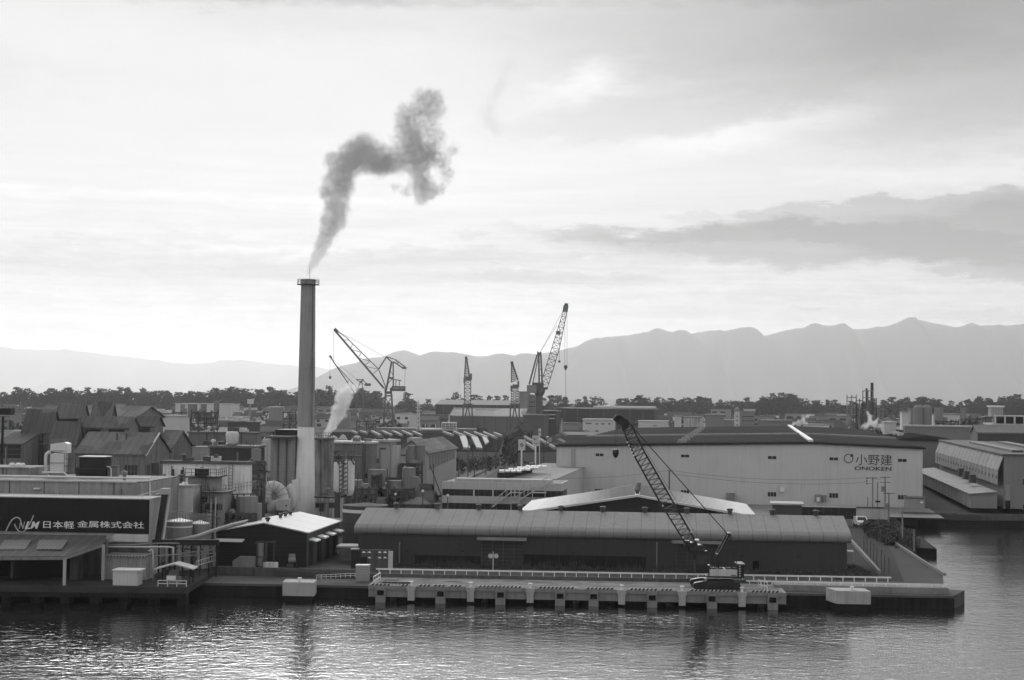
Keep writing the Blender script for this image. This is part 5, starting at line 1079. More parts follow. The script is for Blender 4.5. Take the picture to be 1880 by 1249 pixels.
# weathering hardware on the plain factory walls: downpipes, ladders, small windows, roof vents
def detail(b, seed, pipes=3, wn_=4, vents=3, lad=1, rows=1, side=True):
    r = random.Random(seed); w, d, h = b.w, b.d, b.h
    for i in range(pipes):
        a = r.uniform(.05, .95)*w; q = b.m().tube([(a, -.14, r.uniform(.0, .25)*h), (a, -.14, h*r.uniform(.8, .98))], r.choice((.06, .09, .13)), 6); b.part('wall_pipe', q, r.choice(('steel_grey', 'rust', 'steel_dark', 'concrete_pale')))
    if pipes > 1:
        z = h*r.uniform(.4, .85); b.part('wall_pipe', b.m().tube([(0.1, -.2, z), (w*r.uniform(.5, .95), -.2, z)], .08, 6), 'steel_grey')
    for j in range(rows):
        z = h*(.82-.28*j)
        for i in range(wn_):
            a = w*(i+.5)/wn_+r.uniform(-.2, .2)
            if r.random() < .75: ww = r.uniform(.35, .8); b.winm(a-ww, a+ww, z-.9, z, bars=r.choice((0, 1, 2)), mg='glass_blank')
    if lad:
        a = r.uniform(.1, .9)*w; q = b.m().box(a, a+.07, -.3, -.23, .2*h, h+.7).box(a+.5, a+.57, -.3, -.23, .2*h, h+.7)
        for k in range(int(h*.8/.45)): q.box(a+.07, a+.5, -.29, -.25, .2*h+k*.45, .2*h+k*.45+.05)
        b.part('ladder', q, 'steel_dark')
    for i in range(vents):
        a, y = r.uniform(.1, .9)*w, r.uniform(.1, .7)*d; k = r.random(); z = h+.2
        if k < .5: q = b.m().lathe((a, y, z), [(.2, 0), (.2, .6), (.4, .65), (.38, .95), (.1, 1.1)], 10)
        else: q = b.m().box(a-.6, a+.6, y, y+.8, z, z+r.uniform(.5, 1.1))
        b.part('roof_vent', q, r.choice(('steel_grey', 'steel_dark', 'steel_pale', 'rust')))
detail(c1, 1, 4, 0, 2); detail(c2, 2, 2, 0, 0); detail(c3, 3, 3, 2, 0); detail(b1, 4, 6, 3, 5); detail(b2, 5, 3, 3, 4); detail(b7, 6, 3, 3, 3, rows=2); detail(b8, 7, 2, 0, 2, 0)
detail(b10, 8, 4, 7, 6, 1, 1); detail(b11, 9, 2, 4, 3, 0); detail(b12, 10, 1, 2, 2, 0); detail(dkb, 11, 2, 0, 3) if 'dkb' in globals() else None

# ---------------------------------------------------------------- old sheet-roofed factory on the left
def FB(name_lb, px0, px1, ytop, D, depth=None, pxb=None, rise=0, axis='a', mw='asbestos_wall', mr='asbestos_roof', zb=2.0, apex=.5, over=.35, cat='factory hall', name='factory_hall', t=.18):
    b_ = Bld(name, name_lb, cat, px0, px1, ytop, D, depth or 8, zb=zb, th=TH, pxb=pxb)
    if rise: b_.gable(rise, axis, mw, mr, over=over, t=t, apex=apex)
    else: b_.walls(mw); b_.flat(mr, .15, t)
    return b_
f1 = FB('front hall of the old factory with patched sheet roof and pale gable end', 140, 266, 834, 250, pxb=311, rise=3.0); f1.part('verge', f1.m().bar((f1.w+.3, -.35, f1.h-.2), (f1.w+.3, f1.d/2, f1.h+3.1), .16, .22), 'plaster_white'); f1.win(228, 253, 853, 878, bars=3, rows=2, mg='glass_blank')
f1.win(266-38, 266-30, 846, 850) if 0 else None
f1.wins(269, 274, 854, 878, mg='glass_blank'); f1.wins(277, 291, 850, 880, mg='glass_blank', bars=2)
f1b = FB('second gable of the old factory just right of the front hall', 285, 312, 826, 266, pxb=353, rise=2.9); f1b.wins(316, 322, 848, 853, mg='glass_blank'); f1b.wins(330, 336, 846, 850, mg='glass_blank'); f1b.wins(342, 348, 845, 849, mg='glass_blank')
f2 = FB('roof monitor with two louvred panels on the front hall of the old factory', 153, 237, 785, 258, pxb=254, rise=1.5, zb=2, name='roof_monitor', cat='roof monitor')
for x0, x1 in ((157, 185), (200, 228)): f2.part('louvre_panel', f2.m().box(f2.ap(x0, 790)[0], f2.ap(x1, 790)[0], -.06, -.01, f2.ap(x0, 809)[1], f2.ap(x0, 786.5)[1]), 'louvre')
f3 = FB('roof monitor with one louvred panel on the right side of the old factory', 247, 284, 782, 268, pxb=299, rise=1.4, zb=2, name='roof_monitor', cat='roof monitor')
f3.part('louvre_panel', f3.m().box(f3.ap(252, 790)[0], f3.ap(275, 790)[0], -.06, -.01, f3.ap(252, 797)[1], f3.ap(252, 783.5)[1]), 'louvre')
f4 = FB('tall left hall of the old factory with steep ribbed roof', 43, 91, 791, 262, pxb=110, rise=3.2); f4.part('dark_panel', f4.m().box(f4.ap(55, 820)[0], f4.ap(80, 820)[0], -.06, -.01, f4.ap(55, 862)[1], f4.ap(55, 809)[1]), 'rust')
f5 = FB('roof monitor behind the tall left hall, louvred, left of the two-panel monitor', 104, 150, 764, 278, pxb=161, rise=2.0, zb=2, name='roof_monitor', cat='roof monitor')
f5.part('louvre_panel', f5.m().box(f5.ap(110, 790)[0], f5.ap(142, 790)[0], -.06, -.01, f5.ap(110, 788)[1], f5.ap(110, 764.5)[1]), 'louvre')
f6 = FB('farthest roof monitor of the old factory with pale patched roof', 170, 203, 761, 290, pxb=211, rise=2.0, zb=2, name='roof_monitor', cat='roof monitor')
f6.part('louvre_panel', f6.m().box(f6.ap(174, 790)[0], f6.ap(192, 790)[0], -.06, -.01, f6.ap(174, 768)[1], f6.ap(174, 762)[1]), 'louvre')
f7 = FB('small hall with patched lean roof between the tall left hall and the white dust collector', 98, 139, 812, 256, pxb=153, rise=3.0)
f8 = FB('far left hall of the old factory with dark shutters', -60, 40, 816, 256, 14, rise=1.7)
for x0, x1 in ((-14, 12), (14, 38)): f8.part('shutter', f8.m().box(f8.ap(x0, 820)[0], f8.ap(x1, 820)[0], -.06, -.01, f8.ap(x0, 841)[1], f8.ap(x0, 817)[1]), 'louvre')
f9 = FB('long back hall behind the roof monitors of the old factory', 62, 250, 768, 300, 14, rise=2.0, zb=2)
f10 = FB('dark flat hall behind the far left hall', -60, 44, 797, 300, 25, mr='roof_mid')
# dark elevated platform at the left edge
c = at(5, 790, 235); o_ = thing('lighting_mast', 'dark floodlight platform on a mast at the left edge of the picture', 'mast', (c.x, 235, 2)); M().bar((c.x, 235, 2), (c.x, 235, at(5, 765, 235).z), .3).build('pole', 'steel_black', o_)
p, r = at(-25, 748, 235), at(23, 762, 235); M().box(p.x, r.x, 234, 236, r.z, p.z-.1).build('basket', 'steel_black', o_); q = M()
for i in range(9): x = p.x+(r.x-p.x)*i/8; q.bar((x, 234, p.z-.1), (x, 234, p.z+.15), .06)
q.build('fittings', 'steel_grey', o_)

# ---------------------------------------------------------------- two-storey office and what stands on its roof
of = Bld('office', 'low two-storey office with white bands, dark ribbon windows and outside stair', 'office', 812, 1031, 888, 255, 10, zb=2.0, th=TH)
o = of; mat('office_white', .45, .7, .12, .15, streak=.15, seam=(*aT, 2.1, .07, .75)); mat('office_roof', .24, .85, .25, .06, seam=(*bT, 9, .5, .75)); mat('office_glass', .035, .2, .2, .5, seam=(*aT, .95, .06, 2.5))
z1 = o.ap(900, 899.5)[1]; z2 = o.ap(900, 911.5)[1]; z3 = o.ap(900, 925)[1]
o.wall = o.part('wall', o.m().box(.25, o.w-.25, .25, o.d, 0, o.h-.1), 'concrete_dark'); 
o.part('upper_band', o.m().box(0, o.w, 0, .245, z1, o.h).box(o.w-.245, o.w+.0, .25, o.d, z1, o.h), 'office_white'); o.part('lower_band', o.m().box(0, o.w, 0, .245, z3, z2), 'office_white')
o.part('ribbon_window', o.m().box(.02, o.w-.02, .08, .24, z2+.002, z1-.002), 'office_glass'); o.part('ground_glazing', o.m().box(.02, o.w-.02, .08, .24, .02, z3-.002), 'office_glass')
rf = o.part('roof', o.m().box(.25, o.w-.26, .25, o.d, o.h-.098, o.h-.02), 'office_roof'); o.m().box(1.8, o.w*.9, 1.0, 4, o.h-.018, o.h+.45).build('roof_upstand', 'concrete_pale', rf)
o.part('end_louvre', o.m().box(o.w+.02, o.w+.2, .3, 6, z2, z1), 'steel_dark')
oa = Bld('office', 'low flat-roofed hall behind the two-storey office, joined to the big warehouse', 'building', 912, 1019, 881.5, 268, 62, zb=2.0, th=TH); oa.walls('office_white'); oa.part('roof', oa.m().box(-.1, oa.w+.1, -.1, oa.d, oa.h+.002, oa.h+.12), 'office_roof')
for px in (870, 905, 945): a = o.ap(px, 905)[0]; o.part('mullion', o.m().box(a-.08, a+.08, 0, .07, z2+.002, z1-.002), 'paint_white')
q = o.m(); s0, s1 = o.ap(906, 930), o.ap(940, 903); s2, s3 = o.ap(950, 921), o.ap(978, 903); s4, s5 = o.ap(978, 903), o.ap(1012, 882)
for (a, b_) in ((s0, s1), (s2, s3), (s4, s5)):
    for dy in (-.4, -1.5):
        q.bar((a[0], dy, a[1]), (b_[0], dy, b_[1]), .14); q.bar((a[0], dy, a[1]+.9), (b_[0], dy, b_[1]+.9), .07)
        for i in range(5): f = i/4; q.bar((a[0]+(b_[0]-a[0])*f, dy, a[1]+(b_[1]-a[1])*f), (a[0]+(b_[0]-a[0])*f, dy, a[1]+(b_[1]-a[1])*f+.9), .05)
for x0, x1, y in ((940, 958, 903), (940, 955, 921), (978, 1004, 903)): p, r = o.ap(x0, y), o.ap(x1, y); q.box(p[0], r[0], -1.5, -.4, p[1]-.12, p[1]); q.bar((p[0], -1.5, p[1]+.9), (r[0], -1.5, p[1]+.9), .07)
for px in (941, 956, 980, 1003): a = o.ap(px, 903)[0]; q.bar((a, -1.5, 0), (a, -1.5, s1[1]+.9), .1)
o.part('outside_stair', q, 'steel_pale')
RZ = oa.O.z+oa.h+.12
p0, p1 = gp(913, 880, RZ), gp(962, 877, RZ); 
for (x0, x1, y0, D_, lb, n) in ((913, 966, 868, 0, 'black roof plant box topped with white panels on the office roof', 4), (970, 983, 858, 0, 'small black plant box on the office roof beside the signpost', 1)):
    c0 = gp(x0, 880 if n > 1 else 862, RZ); c1 = gp(x1, 879 if n > 1 else 862, RZ); w_ = c1.x-c0.x; o_ = thing('plant_box', lb, 'plant box', tuple(c0))
    dd_ = 24 if n > 1 else 5; sh = .25*dd_ if n > 1 else 1
    M().hexa([(c0.x, c0.y, RZ), (c1.x-sh*.6, c0.y-1, RZ), (c1.x, c0.y+dd_, RZ), (c0.x+sh, c0.y+dd_, RZ)], [(c0.x, c0.y, RZ+1.1), (c1.x-sh*.6, c0.y-1, RZ+1.1), (c1.x, c0.y+dd_, RZ+1.1), (c0.x+sh, c0.y+dd_, RZ+1.1)]).build('box', 'steel_black', o_)
    for j in range(n):
        for i in range(4 if n > 1 else 0):
            x = c0.x+.3+sh*j/n+i*w_*.2; y = c0.y+1+j*dd_/n; M().box(x, x+w_*.17, y, y+dd_/n*.7, RZ+1.102, RZ+1.35).build('panel', 'plaster_white', o_)
for (px, y0, y1, yb, w, lb, kind) in ((958, 807, 827, 853, 13, 'square sign with a grey diamond on a white pole', 'd'), (983.5, 800, 819, 852, 12, 'square sign with dark marks on a taller white pole', 'm'), (991, 787, 800, 845, 5, 'small double sign plate on a pole behind the two square signs', 's')):
    D = 310; c = at(px, y0, D); o_ = thing('sign_post', lb, 'sign', (c.x, D, 2)); w = w*D/F; z0, z1_ = at(px, y1, D).z, c.z
    M().bar((c.x, D, 2), (c.x, D, z0), .3 if kind != 's' else .12).build('pole', 'paint_white', o_)
    pn = M().box(c.x-w/2, c.x+w/2, D-.1, D+.1, z0, z1_).build('panel', 'steel_pale', o_); zc = (z0+z1_)/2
    if kind == 'd': M().prism([(c.x-.42, D-.13, zc), (c.x, D-.13, zc-.5), (c.x+.42, D-.13, zc), (c.x, D-.13, zc+.5)], (0, .025, 0)).build('diamond_mark', 'steel_grey', pn)
    if kind == 'm': M().box(c.x-.4, c.x-.05, D-.13, D-.105, zc+.1, zc+.55).box(c.x+.05, c.x+.15, D-.13, D-.105, zc-.0, zc+.6).box(c.x-.35, c.x+.4, D-.13, D-.105, zc-.6, zc-.4).build('dark_marks', 'steel_grey', pn)
    if kind == 's': M().box(c.x-w/2-.05, c.x+w/2+.05, D-.13, D-.105, zc-.08, zc+.08).build('divider', 'steel_dark', pn)

# low buildings and walls in front of the big warehouse
fw = Bld('boundary_wall', 'long dark slatted wall in front of the big warehouse, left of the quay road', 'wall', 1471, 1572, 933, 262, .5, th=TH); fw.walls(mat('slat', .03, .7, .2, .3, seam=(*aT, 1.2, .08, 2.2))); fw.part('coping', fw.m().box(-.3, fw.w, -.1, .6, fw.h+.002, fw.h+.12), 'concrete_pale')
fw2 = Bld('boundary_wall', 'white concrete wall end right of the dark slatted wall', 'wall', 1573, 1630, 934, 262, .5, th=TH); fw2.walls('concrete_pale'); fw2.part('coping', fw2.m().box(-.1, fw2.w+.1, -.15, .65, fw2.h+.002, fw2.h+.2), 'rust')
solo('plinth', ON.m().box(-2, w+3, -9, -6.5, 0, .7), 'concrete_pale', 'long pale concrete ledge along the foot of the big warehouse', 'ledge') if 0 else None
gq = M((ON.O, TH)).box(10, ON.w+1, -26, -1, .0, .03); tag(gq.build('forecourt', mat('forecourt', .2, .9, .35, .08), org=ON.O), kind='structure')
hb = Bld('substation', 'small flat grey concrete box building at the right corner of the big warehouse', 'hut', 1663, 1698, 916, 290, 4, th=TH); hb.walls('plaster_grey'); hb.flat('concrete_dark', .15, .2); q_ = hb.ap(1692, 922); hb.part('lamp', hb.m().box(q_[0]-.2, q_[0]+.2, -.3, -.01, q_[1]-.2, q_[1]+.1), 'paint_white')
sh_ = Bld('low_shed', 'low dark shed with pale flat roof behind the right end of the long shed', 'shed', 1418, 1472, 928, 250, 5, th=TH); sh_.walls('steel_dark'); sh_.flat('concrete_pale', .3, .25)
yb_ = Bld('equipment_hut', 'small ribbed grey hut at the right end wall of the long shed', 'hut', 1555.5, 1566, 1014, 195, 1.2, th=THS); yb_.walls('box_ribbed'); yb_.flat('steel_pale', .1, .12)

# ---------------------------------------------------------------- parked car on the quay road
c = gp(1585, 968, 2.03); car = thing('parked_car', 'small white hatchback parked on the quay road, facing the camera', 'car', tuple(c)); x, y, z = c
W_ = .86
q = M(); pr = [(-0, .28), (0, .78), (.95, .98), (1.55, 1.48), (3.3, 1.5), (3.9, 1.0), (3.95, .35)]
q.raw([(x-W_, y+a, z+b_) for a, b_ in pr]+[(x+W_, y+a, z+b_) for a, b_ in pr], [tuple(range(7)), tuple(range(7, 14))[::-1]]+[((i+1) % 7, (i+1) % 7+7, i+7, i) for i in range(7)]); bd = q.build('body', 'paint_white', car)
M().raw([(x-.72, y+.98, z+1.0), (x+.72, y+.98, z+1.0), (x+.62, y+1.50, z+1.46), (x-.62, y+1.50, z+1.46)], [(0, 1, 2, 3)]).prism([(x-.72, y+.94, z+1.0), (x+.72, y+.94, z+1.0), (x+.62, y+1.48, z+1.45), (x-.62, y+1.48, z+1.45)], (0, -.02, .02)).build('windscreen', 'glass', car)
for s in (-1, 1):
    M().box(x+s*.6-.16, x+s*.6+.16, y-.03, y-.002, z+.58, z+.74).build('headlight', 'steel_pale', car)
    for yy in (.7, 3.2):
        wq = M().tube([(x+s*(W_-.2), y+yy, z+.3), (x+s*(W_+.02), y+yy, z+.3)], .3, 14).build('wheel', 'rubber', car)
M().box(x-.3, x+.3, y-.03, y-.002, z+.36, z+.5).build('number_plate', 'paint_white', car); M().box(x-.8, x+.8, y-.025, y-.002, z+.28, z+.34).build('bumper', 'steel_dark', car)

# ---------------------------------------------------------------- poles
def pole(px, ytop, ybase, label, zg=2.0, r=.09, arms=1, D=None, name='utility_pole', cat='utility pole', group=None, m='concrete_dark', box=False, arm_w=.9):
    g_ = gp(px, ybase, zg) if D is None else at(px, ytop, D); D = g_.y; t_ = at(px, ytop, D)
    o_ = thing(name, label, cat, (g_.x, D, zg), group); M().tube([(g_.x, D, zg-.05), (g_.x, D, t_.z)], [r*1.3, r], 8).build('shaft', m, o_)
    for k in range(arms): z = t_.z-.25-k*.8; M().bar((g_.x-arm_w, D-.1, z), (g_.x+arm_w, D-.1, z), .09).build('crossarm', 'steel_dark', o_)
    if arms:
        q = M()
        for k in range(3): x_ = g_.x-arm_w+k*arm_w; q.tube([(x_+.001, D-.1, t_.z-.2), (x_+.001, D-.1, t_.z+.02)], .06, 6)
        q.build('insulators', 'steel_pale', o_)
    if box: M().tube([(g_.x-.4, D-.1, t_.z-2.6), (g_.x-.4, D-.1, t_.z-1.7)], .3, 10).build('transformer', 'steel_grey', o_)
    return Vector((g_.x, D, t_.z-.2))
tops = []
for a in ((1602, 875, 955, 'utility pole with bracket arm left of the pole group before the big warehouse', 1, .11), (1611, 885, 955, 'thin utility pole with a black sign board, second from the left of the pole group', 0, .09), (1625, 874, 958, 'tall utility pole with a transformer in front of the company lettering', 2, .12), (1631.5, 903, 985, 'utility pole rising from the bushes just right of the transformer pole', 1, .11), (1656.5, 930, 998, 'rusty pole among the bushes near the water edge', 0, .1), (1678, 972, 1012, 'short post at the water edge beside the jetty stub', 0, .09)):
    tops.append(pole(a[0], a[1], a[2], a[3], arms=a[4], r=a[5], box=('transformer' in a[3]), m='concrete'))
p = at(1602, 876, tops[0].y); q = M()
for dz in (0, .45, .9): q.box(p.x-1.05, p.x-.85, p.y-.1, p.y+.1, p.z-.35-dz, p.z-.1-dz)
q.bar((p.x-1, p.y, p.z-.2), (p.x, p.y, p.z-.2), .05).bar((p.x-1, p.y, p.z-1.1), (p.x, p.y, p.z-1.1), .05); solo('insulator_stack', q, 'steel_dark', 'stack of dark insulators hung beside the leftmost pole of the pole group', 'insulators')
p = at(1611.5, 921, tops[1].y); solo('sign_board', M().box(p.x-.42, p.x+.42, p.y-.15, p.y-.1, p.z-.14, p.z+.14), 'steel_black', 'small black board on the thin pole before the big warehouse', 'sign board')
pole(1593, 912, 946, 'slim street lamp left of the pole group before the big warehouse', arms=0, r=.06, name='street_lamp', cat='street lamp')
lamps = [(1586, 984, 1012), (1592, 988, 1018), (1598, 994, 1024), (1604, 999, 1031), (1610, 1005, 1038), (1618, 1010, 1048), (1624, 1020, 1052), (1632, 1023, 1056)]
ORD = ['first', 'second', 'third', 'fourth', 'fifth', 'sixth', 'seventh', 'eighth', 'ninth', 'tenth', 'eleventh', 'twelfth', 'thirteenth', 'fourteenth', 'fifteenth', 'sixteenth', 'seventeenth', 'eighteenth', 'nineteenth']
for i, (px, y0, y1) in enumerate(lamps): pole(px, y0, y1, 'thin dark marker post by the quay road, '+ORD[i]+' from the far end', arms=0, r=.035, name='marker_post', cat='post', group='marker posts along the quay road', m='steel_dark')
pp = [pole(1229, 862, 950, 'utility pole with short arm seen through the crane ropes before the big warehouse', arms=1, r=.1, D=285, arm_w=.5), pole(800+1100-1100+0, 862, 930, 'utility pole above the office left end', arms=1, D=330, r=.1) if 0 else None]
def wire(p, q_, sag, name_lb):
    n = 10; pts = []
    for i in range(n+1): f = i/n; v = Vector(p).lerp(Vector(q_), f); v.z -= sag*4*f*(1-f); pts.append(v)
    return solo('overhead_wire', M().tube(pts, .022, 4), 'steel_dark', name_lb, 'wire')
wire(pp[0]+Vector((.3, 0, 0)), tops[0]+Vector((-1, 0, -.0)), .9, 'upper overhead wire across the big warehouse wall'); wire(pp[0]+Vector((.3, 0, -.5)), tops[0]+Vector((-1, 0, -.8)), .9, 'lower overhead wire across the big warehouse wall')
wire(at(1000, 878, 285), pp[0]+Vector((-.3, 0, 0)), .5, 'overhead wire running left from the pole behind the crane'); wire(tops[0], tops[2], .3, 'short wire between the pole group poles'); wire(tops[2], tops[3]+Vector((0, 0, 1)), .2, 'short steep wire at the right of the pole group')
# pole rows along the embankment road
rr = random.Random(12)
row = [(745, 858, 925), (752, 865, 918), (769, 868, 922), (784, 850, 915), (797, 862, 905), (806, 836, 898), (826, 826, 895), (842, 838, 880), (859, 806, 876), (886, 812, 868), (910, 800, 862), (931, 812, 850), (945, 808, 845), (1003, 808, 842), (1031, 768, 830), (892, 830, 872), (871, 836, 878), (1065, 772, 800), (1089, 770, 800)]
row.sort()
for i, (px, y0, y1) in enumerate(row):
    lb = 'lone tall pale pole left of the big warehouse roof' if px == 1031 else ('slim pole along the embankment road, '+ORD[i]+' from the left')
    pole(px, y0, y1, lb, arms=0 if i % 3 else 1, r=.1+.02*(i % 2), group=None if px == 1031 else 'poles along the embankment road', m='steel_pale' if px == 1031 else 'concrete_dark')
for (px, y0, y1, lb) in ((776, 903, 925, 'lamp with white globe left of the office'), (726, 909, 930, 'lamp with white globe above the long shed roof'), (822, 911, 935, 'lamp with white globe at the office left corner'), (711, 860, 925, 'tall slim pole above the domed tanks'), (657, 868, 925, 'tall slim pole right of the pale twin silos')):
    t_ = pole(px, y0, 940, lb, arms=0, r=.07, D=238, name='street_lamp' if 'lamp' in lb else 'utility_pole', cat='street lamp' if 'lamp' in lb else 'utility pole')
    if 'lamp' in lb: solo('lamp_globe', M().lathe((t_.x, t_.y, t_.z+.1), [(.08, 0), (.19, .12), (.19, .26), (.08, .38)], 10), 'paint_white', 'white globe of the '+lb.replace('lamp with white globe ', 'lamp '), 'lamp globe', smooth=True)
# leaning guy pole pair near the office
q = M(); q.bar(at(790, 855, 262), at(812, 915, 262), .15).bar(at(796, 852, 262), at(797, 915, 262), .15); solo('guyed_pole', q, 'concrete_dark', 'leaning stay pole and upright pole left of the office', 'utility pole')

# ---------------------------------------------------------------- embankment road, hedge
def strip(pts, z, name, m, kind='structure', w=None):
    q = M(); L_ = [gp(x, y, z) for x, y in pts]; q.raw(L_, [tuple(range(len(L_)))]); return tag(q.build(name, m), kind=kind)
strip([(735, 935), (806, 935), (905, 868), (985, 835), (1030, 822), (1010, 818), (950, 830), (880, 850), (800, 893)], 2.04, 'embankment_road', mat('dusty', .10, .95, .35, .05))
strip([(1000, 822), (1022, 835), (1100, 800), (1060, 795)], 2.04, 'yard', 'dusty')
kerbline('road_wall', [gp(745, 926, 2), gp(800, 893, 2), (gp(860, 861, 2)), gp(900, 842, 2), gp(960, 826, 2)], 'pale low wall along the left side of the embankment road', .4, .8)
kerbline('road_wall', [gp(805, 922, 2), gp(855, 884, 2), (gp(895, 863, 2)), gp(925, 850, 2)], 'second pale low wall between the embankment road and the office', .4, .6)

def leaf_cloud(q, c, r, n, s, rnd, flat=1.0, shell=False):
    for _ in range(n):
        while True:
            v = Vector((rnd.uniform(-1, 1), rnd.uniform(-1, 1), rnd.uniform(-1, 1))); l = v.length
            if l < 1 and (not shell or l > .55): break
        p = Vector(c)+Vector((v.x*r[0], v.y*r[1], v.z*r[2])); k = s*rnd.uniform(.6, 1.3)
        u = Vector((rnd.uniform(-1, 1), rnd.uniform(-1, 1), rnd.uniform(-1, 1)*flat)).normalized(); w = u.cross(Vector((rnd.uniform(-1, 1), rnd.uniform(-1, 1), rnd.uniform(-1, 1)))).normalized()
        i = len(q.v); q.v += [p+u*k*.5+w*k*.2, p-u*k*.2+w*k*.5, p-u*k*.5-w*k*.3, p+u*k*.25-w*k*.5]; q.f.append((i, i+1, i+2, i+3))
rn = random.Random(21)
# hedge bank left of the embankment road: nobody could count it
q = M()
for i in range(46):
    f = i/45; a, b_ = gp(668, 918, 2), gp(955, 808, 2); c = a.lerp(b_, f**1.6); q_ = 1+f*2.2
    leaf_cloud(q, (c.x+rn.uniform(-1.5, 1.5)*q_, c.y+rn.uniform(-3, 3)*q_, 2+rn.uniform(.6, 1.6)), (1.9*q_, 4*q_, 1.7*(1+f*.5)), int(190), .5+f*.8, rn)
solo('hedge_bank', q, 'needles', 'dark overgrown bank along the left side of the embankment road', 'hedge', kind='stuff')
q = M()
for i in range(70):
    x = rn.uniform(740, 1010); y = rn.uniform(815, 850)+(1010-x)*.12; c = gp(x, y, 2); s_ = c.y/300
    leaf_cloud(q, (c.x, c.y, 2+.8*s_), (3*s_, 3*s_, 1.1*s_), 50, .6*s_, rn)
solo('scrub', q, 'shrub', 'dark scrub among the halls behind the embankment road', 'scrub', kind='stuff')
# weeds along the foot of the long shed and along the bank
q = M()
def tuft(q, x, y, z, h, n, rnd, w=.35):
    for _ in range(n):
        a = rnd.uniform(0, 6.28); b_ = Vector((x+rnd.uniform(-w, w), y+rnd.uniform(-w, w), z)); t_ = b_+Vector((math.cos(a)*h*.45, math.sin(a)*h*.45, h*rnd.uniform(.55, 1.1))); d = Vector((-math.sin(a), math.cos(a), 0))*.035
        i = len(q.v); q.v += [b_-d, b_+d, t_]; q.f.append((i, i+1, i+2))
for i in range(560):
    a = rn.random()*LS.w; big = rn.random() < .25
    p = Vector(LS.O)+LS.a*a-LS.n*rn.uniform(.3, 2.5); tuft(q, p.x, p.y, 2.0, rn.uniform(.7, 1.2) if big else rn.uniform(.25, .5), 16, rn)
for i in range(260):
    p = Vector(LS.O)+LS.a*(LS.w+rn.uniform(.5, 6))-LS.n*rn.uniform(-9, 3); 
    if p.x < 42: tuft(q, p.x, p.y, 2.0, rn.uniform(.2, .6), 14, rn)
solo('weeds', q, 'weeds', 'dry weeds along the foot of the long shed', 'weeds', kind='stuff')
# bushes between the quay road and the inlet
bs = [(1600, 978, 1.6), (1614, 972, 1.5), (1626, 980, 1.7), (1640, 985, 2.0), (1612, 988, 1.5), (1628, 996, 1.7), (1648, 995, 2.1), (1660, 990, 1.6), (1595, 962, 1.3), (1640, 966, 1.3), (1606, 957, 1.5), (1665, 1003, 1.5), (1621, 962, 1.3), (1636, 1000, 1.3)]
for i, (px, py, r_) in enumerate(bs):
    c = gp(px, py, 2.0); q = M()
    for k in range(7): leaf_cloud(q, (c.x+rn.uniform(-.6, .6)*r_, c.y+rn.uniform(-.9, .9)*r_, 2.0+r_*rn.uniform(.3, .75)), (r_*.6, r_*.8, r_*.42), 130, .24, rn)
    o_ = thing('bush', 'dense bush in the thicket between the quay road and the inlet', 'bush', tuple(c), 'bushes beside the quay road'); q.build('foliage', 'bush_leaf', o_)
    M().bar(c, c+Vector((0, 0, r_*.8)), .12).build('stem', 'bark', o_)
q = M()
for i in range(420):
    f = rn.random(); x = 1590+f*85+rn.uniform(-8, 8); y = 965+f*35+rn.uniform(-12, 14); p = gp(x, y, 2.0)
    tuft(q, p.x, p.y, 2.0, rn.uniform(.3, .9), 14, rn, .6)
solo('tall_grass', q, 'weeds', 'rough tall grass around the bushes beside the inlet', 'grass', kind='stuff')
# fittings before the long shed
sp = thing('lamp_board', 'dark board with rows of round white reflectors left of the long shed', 'board', tuple(gp(690, 1040, 2)))
p, r = at(663, 1009, 189), at(717, 1040, 189); M().box(p.x, r.x, 189, 189.3, 2, p.z).build('board', 'concrete_dark', sp)
for px in (668, 678, 697, 707):
    for py in (1014, 1024): 
        if (px, py) == (668, 1024): continue
        c = at(px, py, 188.9); M().lathe((c.x, 188.86, c.z), [(.2, -.06), (.16, .02), (.05, .09)], 10).build('reflector', 'paint_white', sp)
p, r = at(713, 1012, 188.9), at(721, 1040, 188.9); M().box(p.x, r.x, 188.75, 188.98, 2, p.z).build('meter_box', 'steel_pale', sp); p, r = at(662, 1022, 188.8), at(674, 1040, 188.8); M().box(p.x, r.x, 188.6, 188.9, 2, p.z).build('bin', 'steel_black', sp)
c = gp(906, 1041, 2.0); tm = thing('traffic_mirror', 'pair of round pale mirrors on one post before the long shed door', 'traffic mirror', tuple(c)); M().bar((c.x, 188, 2), (c.x, 188, at(906, 1013, 188).z), .1).build('post', 'steel_pale', tm)
for px in (900.5, 911): v_ = at(px, 1021, 187.9); M().tube([(v_.x, 187.85, v_.z), (v_.x, 187.95, v_.z)], .26, 18).build('mirror', 'steel_pale', tm)
# pipes and stair between the small shed and the tank
pipe([(577, 955, 225), (580, 948, 224), (585, 958, 223), (598, 961, 222)], .1, 'steel_pale', 'bent white pipe at the foot of the chimney')
bw = Bld('retaining_wall', 'low pale flat wall between the chimney foot and the big dark tank', 'wall', 580, 640, 958, 232, 5, th=THS); bw.walls('concrete_dark'); bw.flat('concrete', .1, .12)
dkb = Bld('factory_block', 'dark stained low building between the chimney and the domed tanks', 'building', 578, 622, 915, 246, 10, th=THS, pxb=640); dkb.walls('concrete_stained'); dkb.flat('roof_dark', .1, .2); dkb.win(586, 594, 922, 940); 
pl = Bld('loading_platform', 'low white topped platform left of the long shed', 'platform', 619, 656, 1003, 196, 3, th=THS); pl.part('wall', pl.m().box(0, pl.w, 0, 3, 0, pl.h-.18), 'concrete_dark'); pl.part('slab', pl.m().box(-.1, pl.w+.1, -.1, 3.1, pl.h-.178, pl.h), 'concrete_pale')
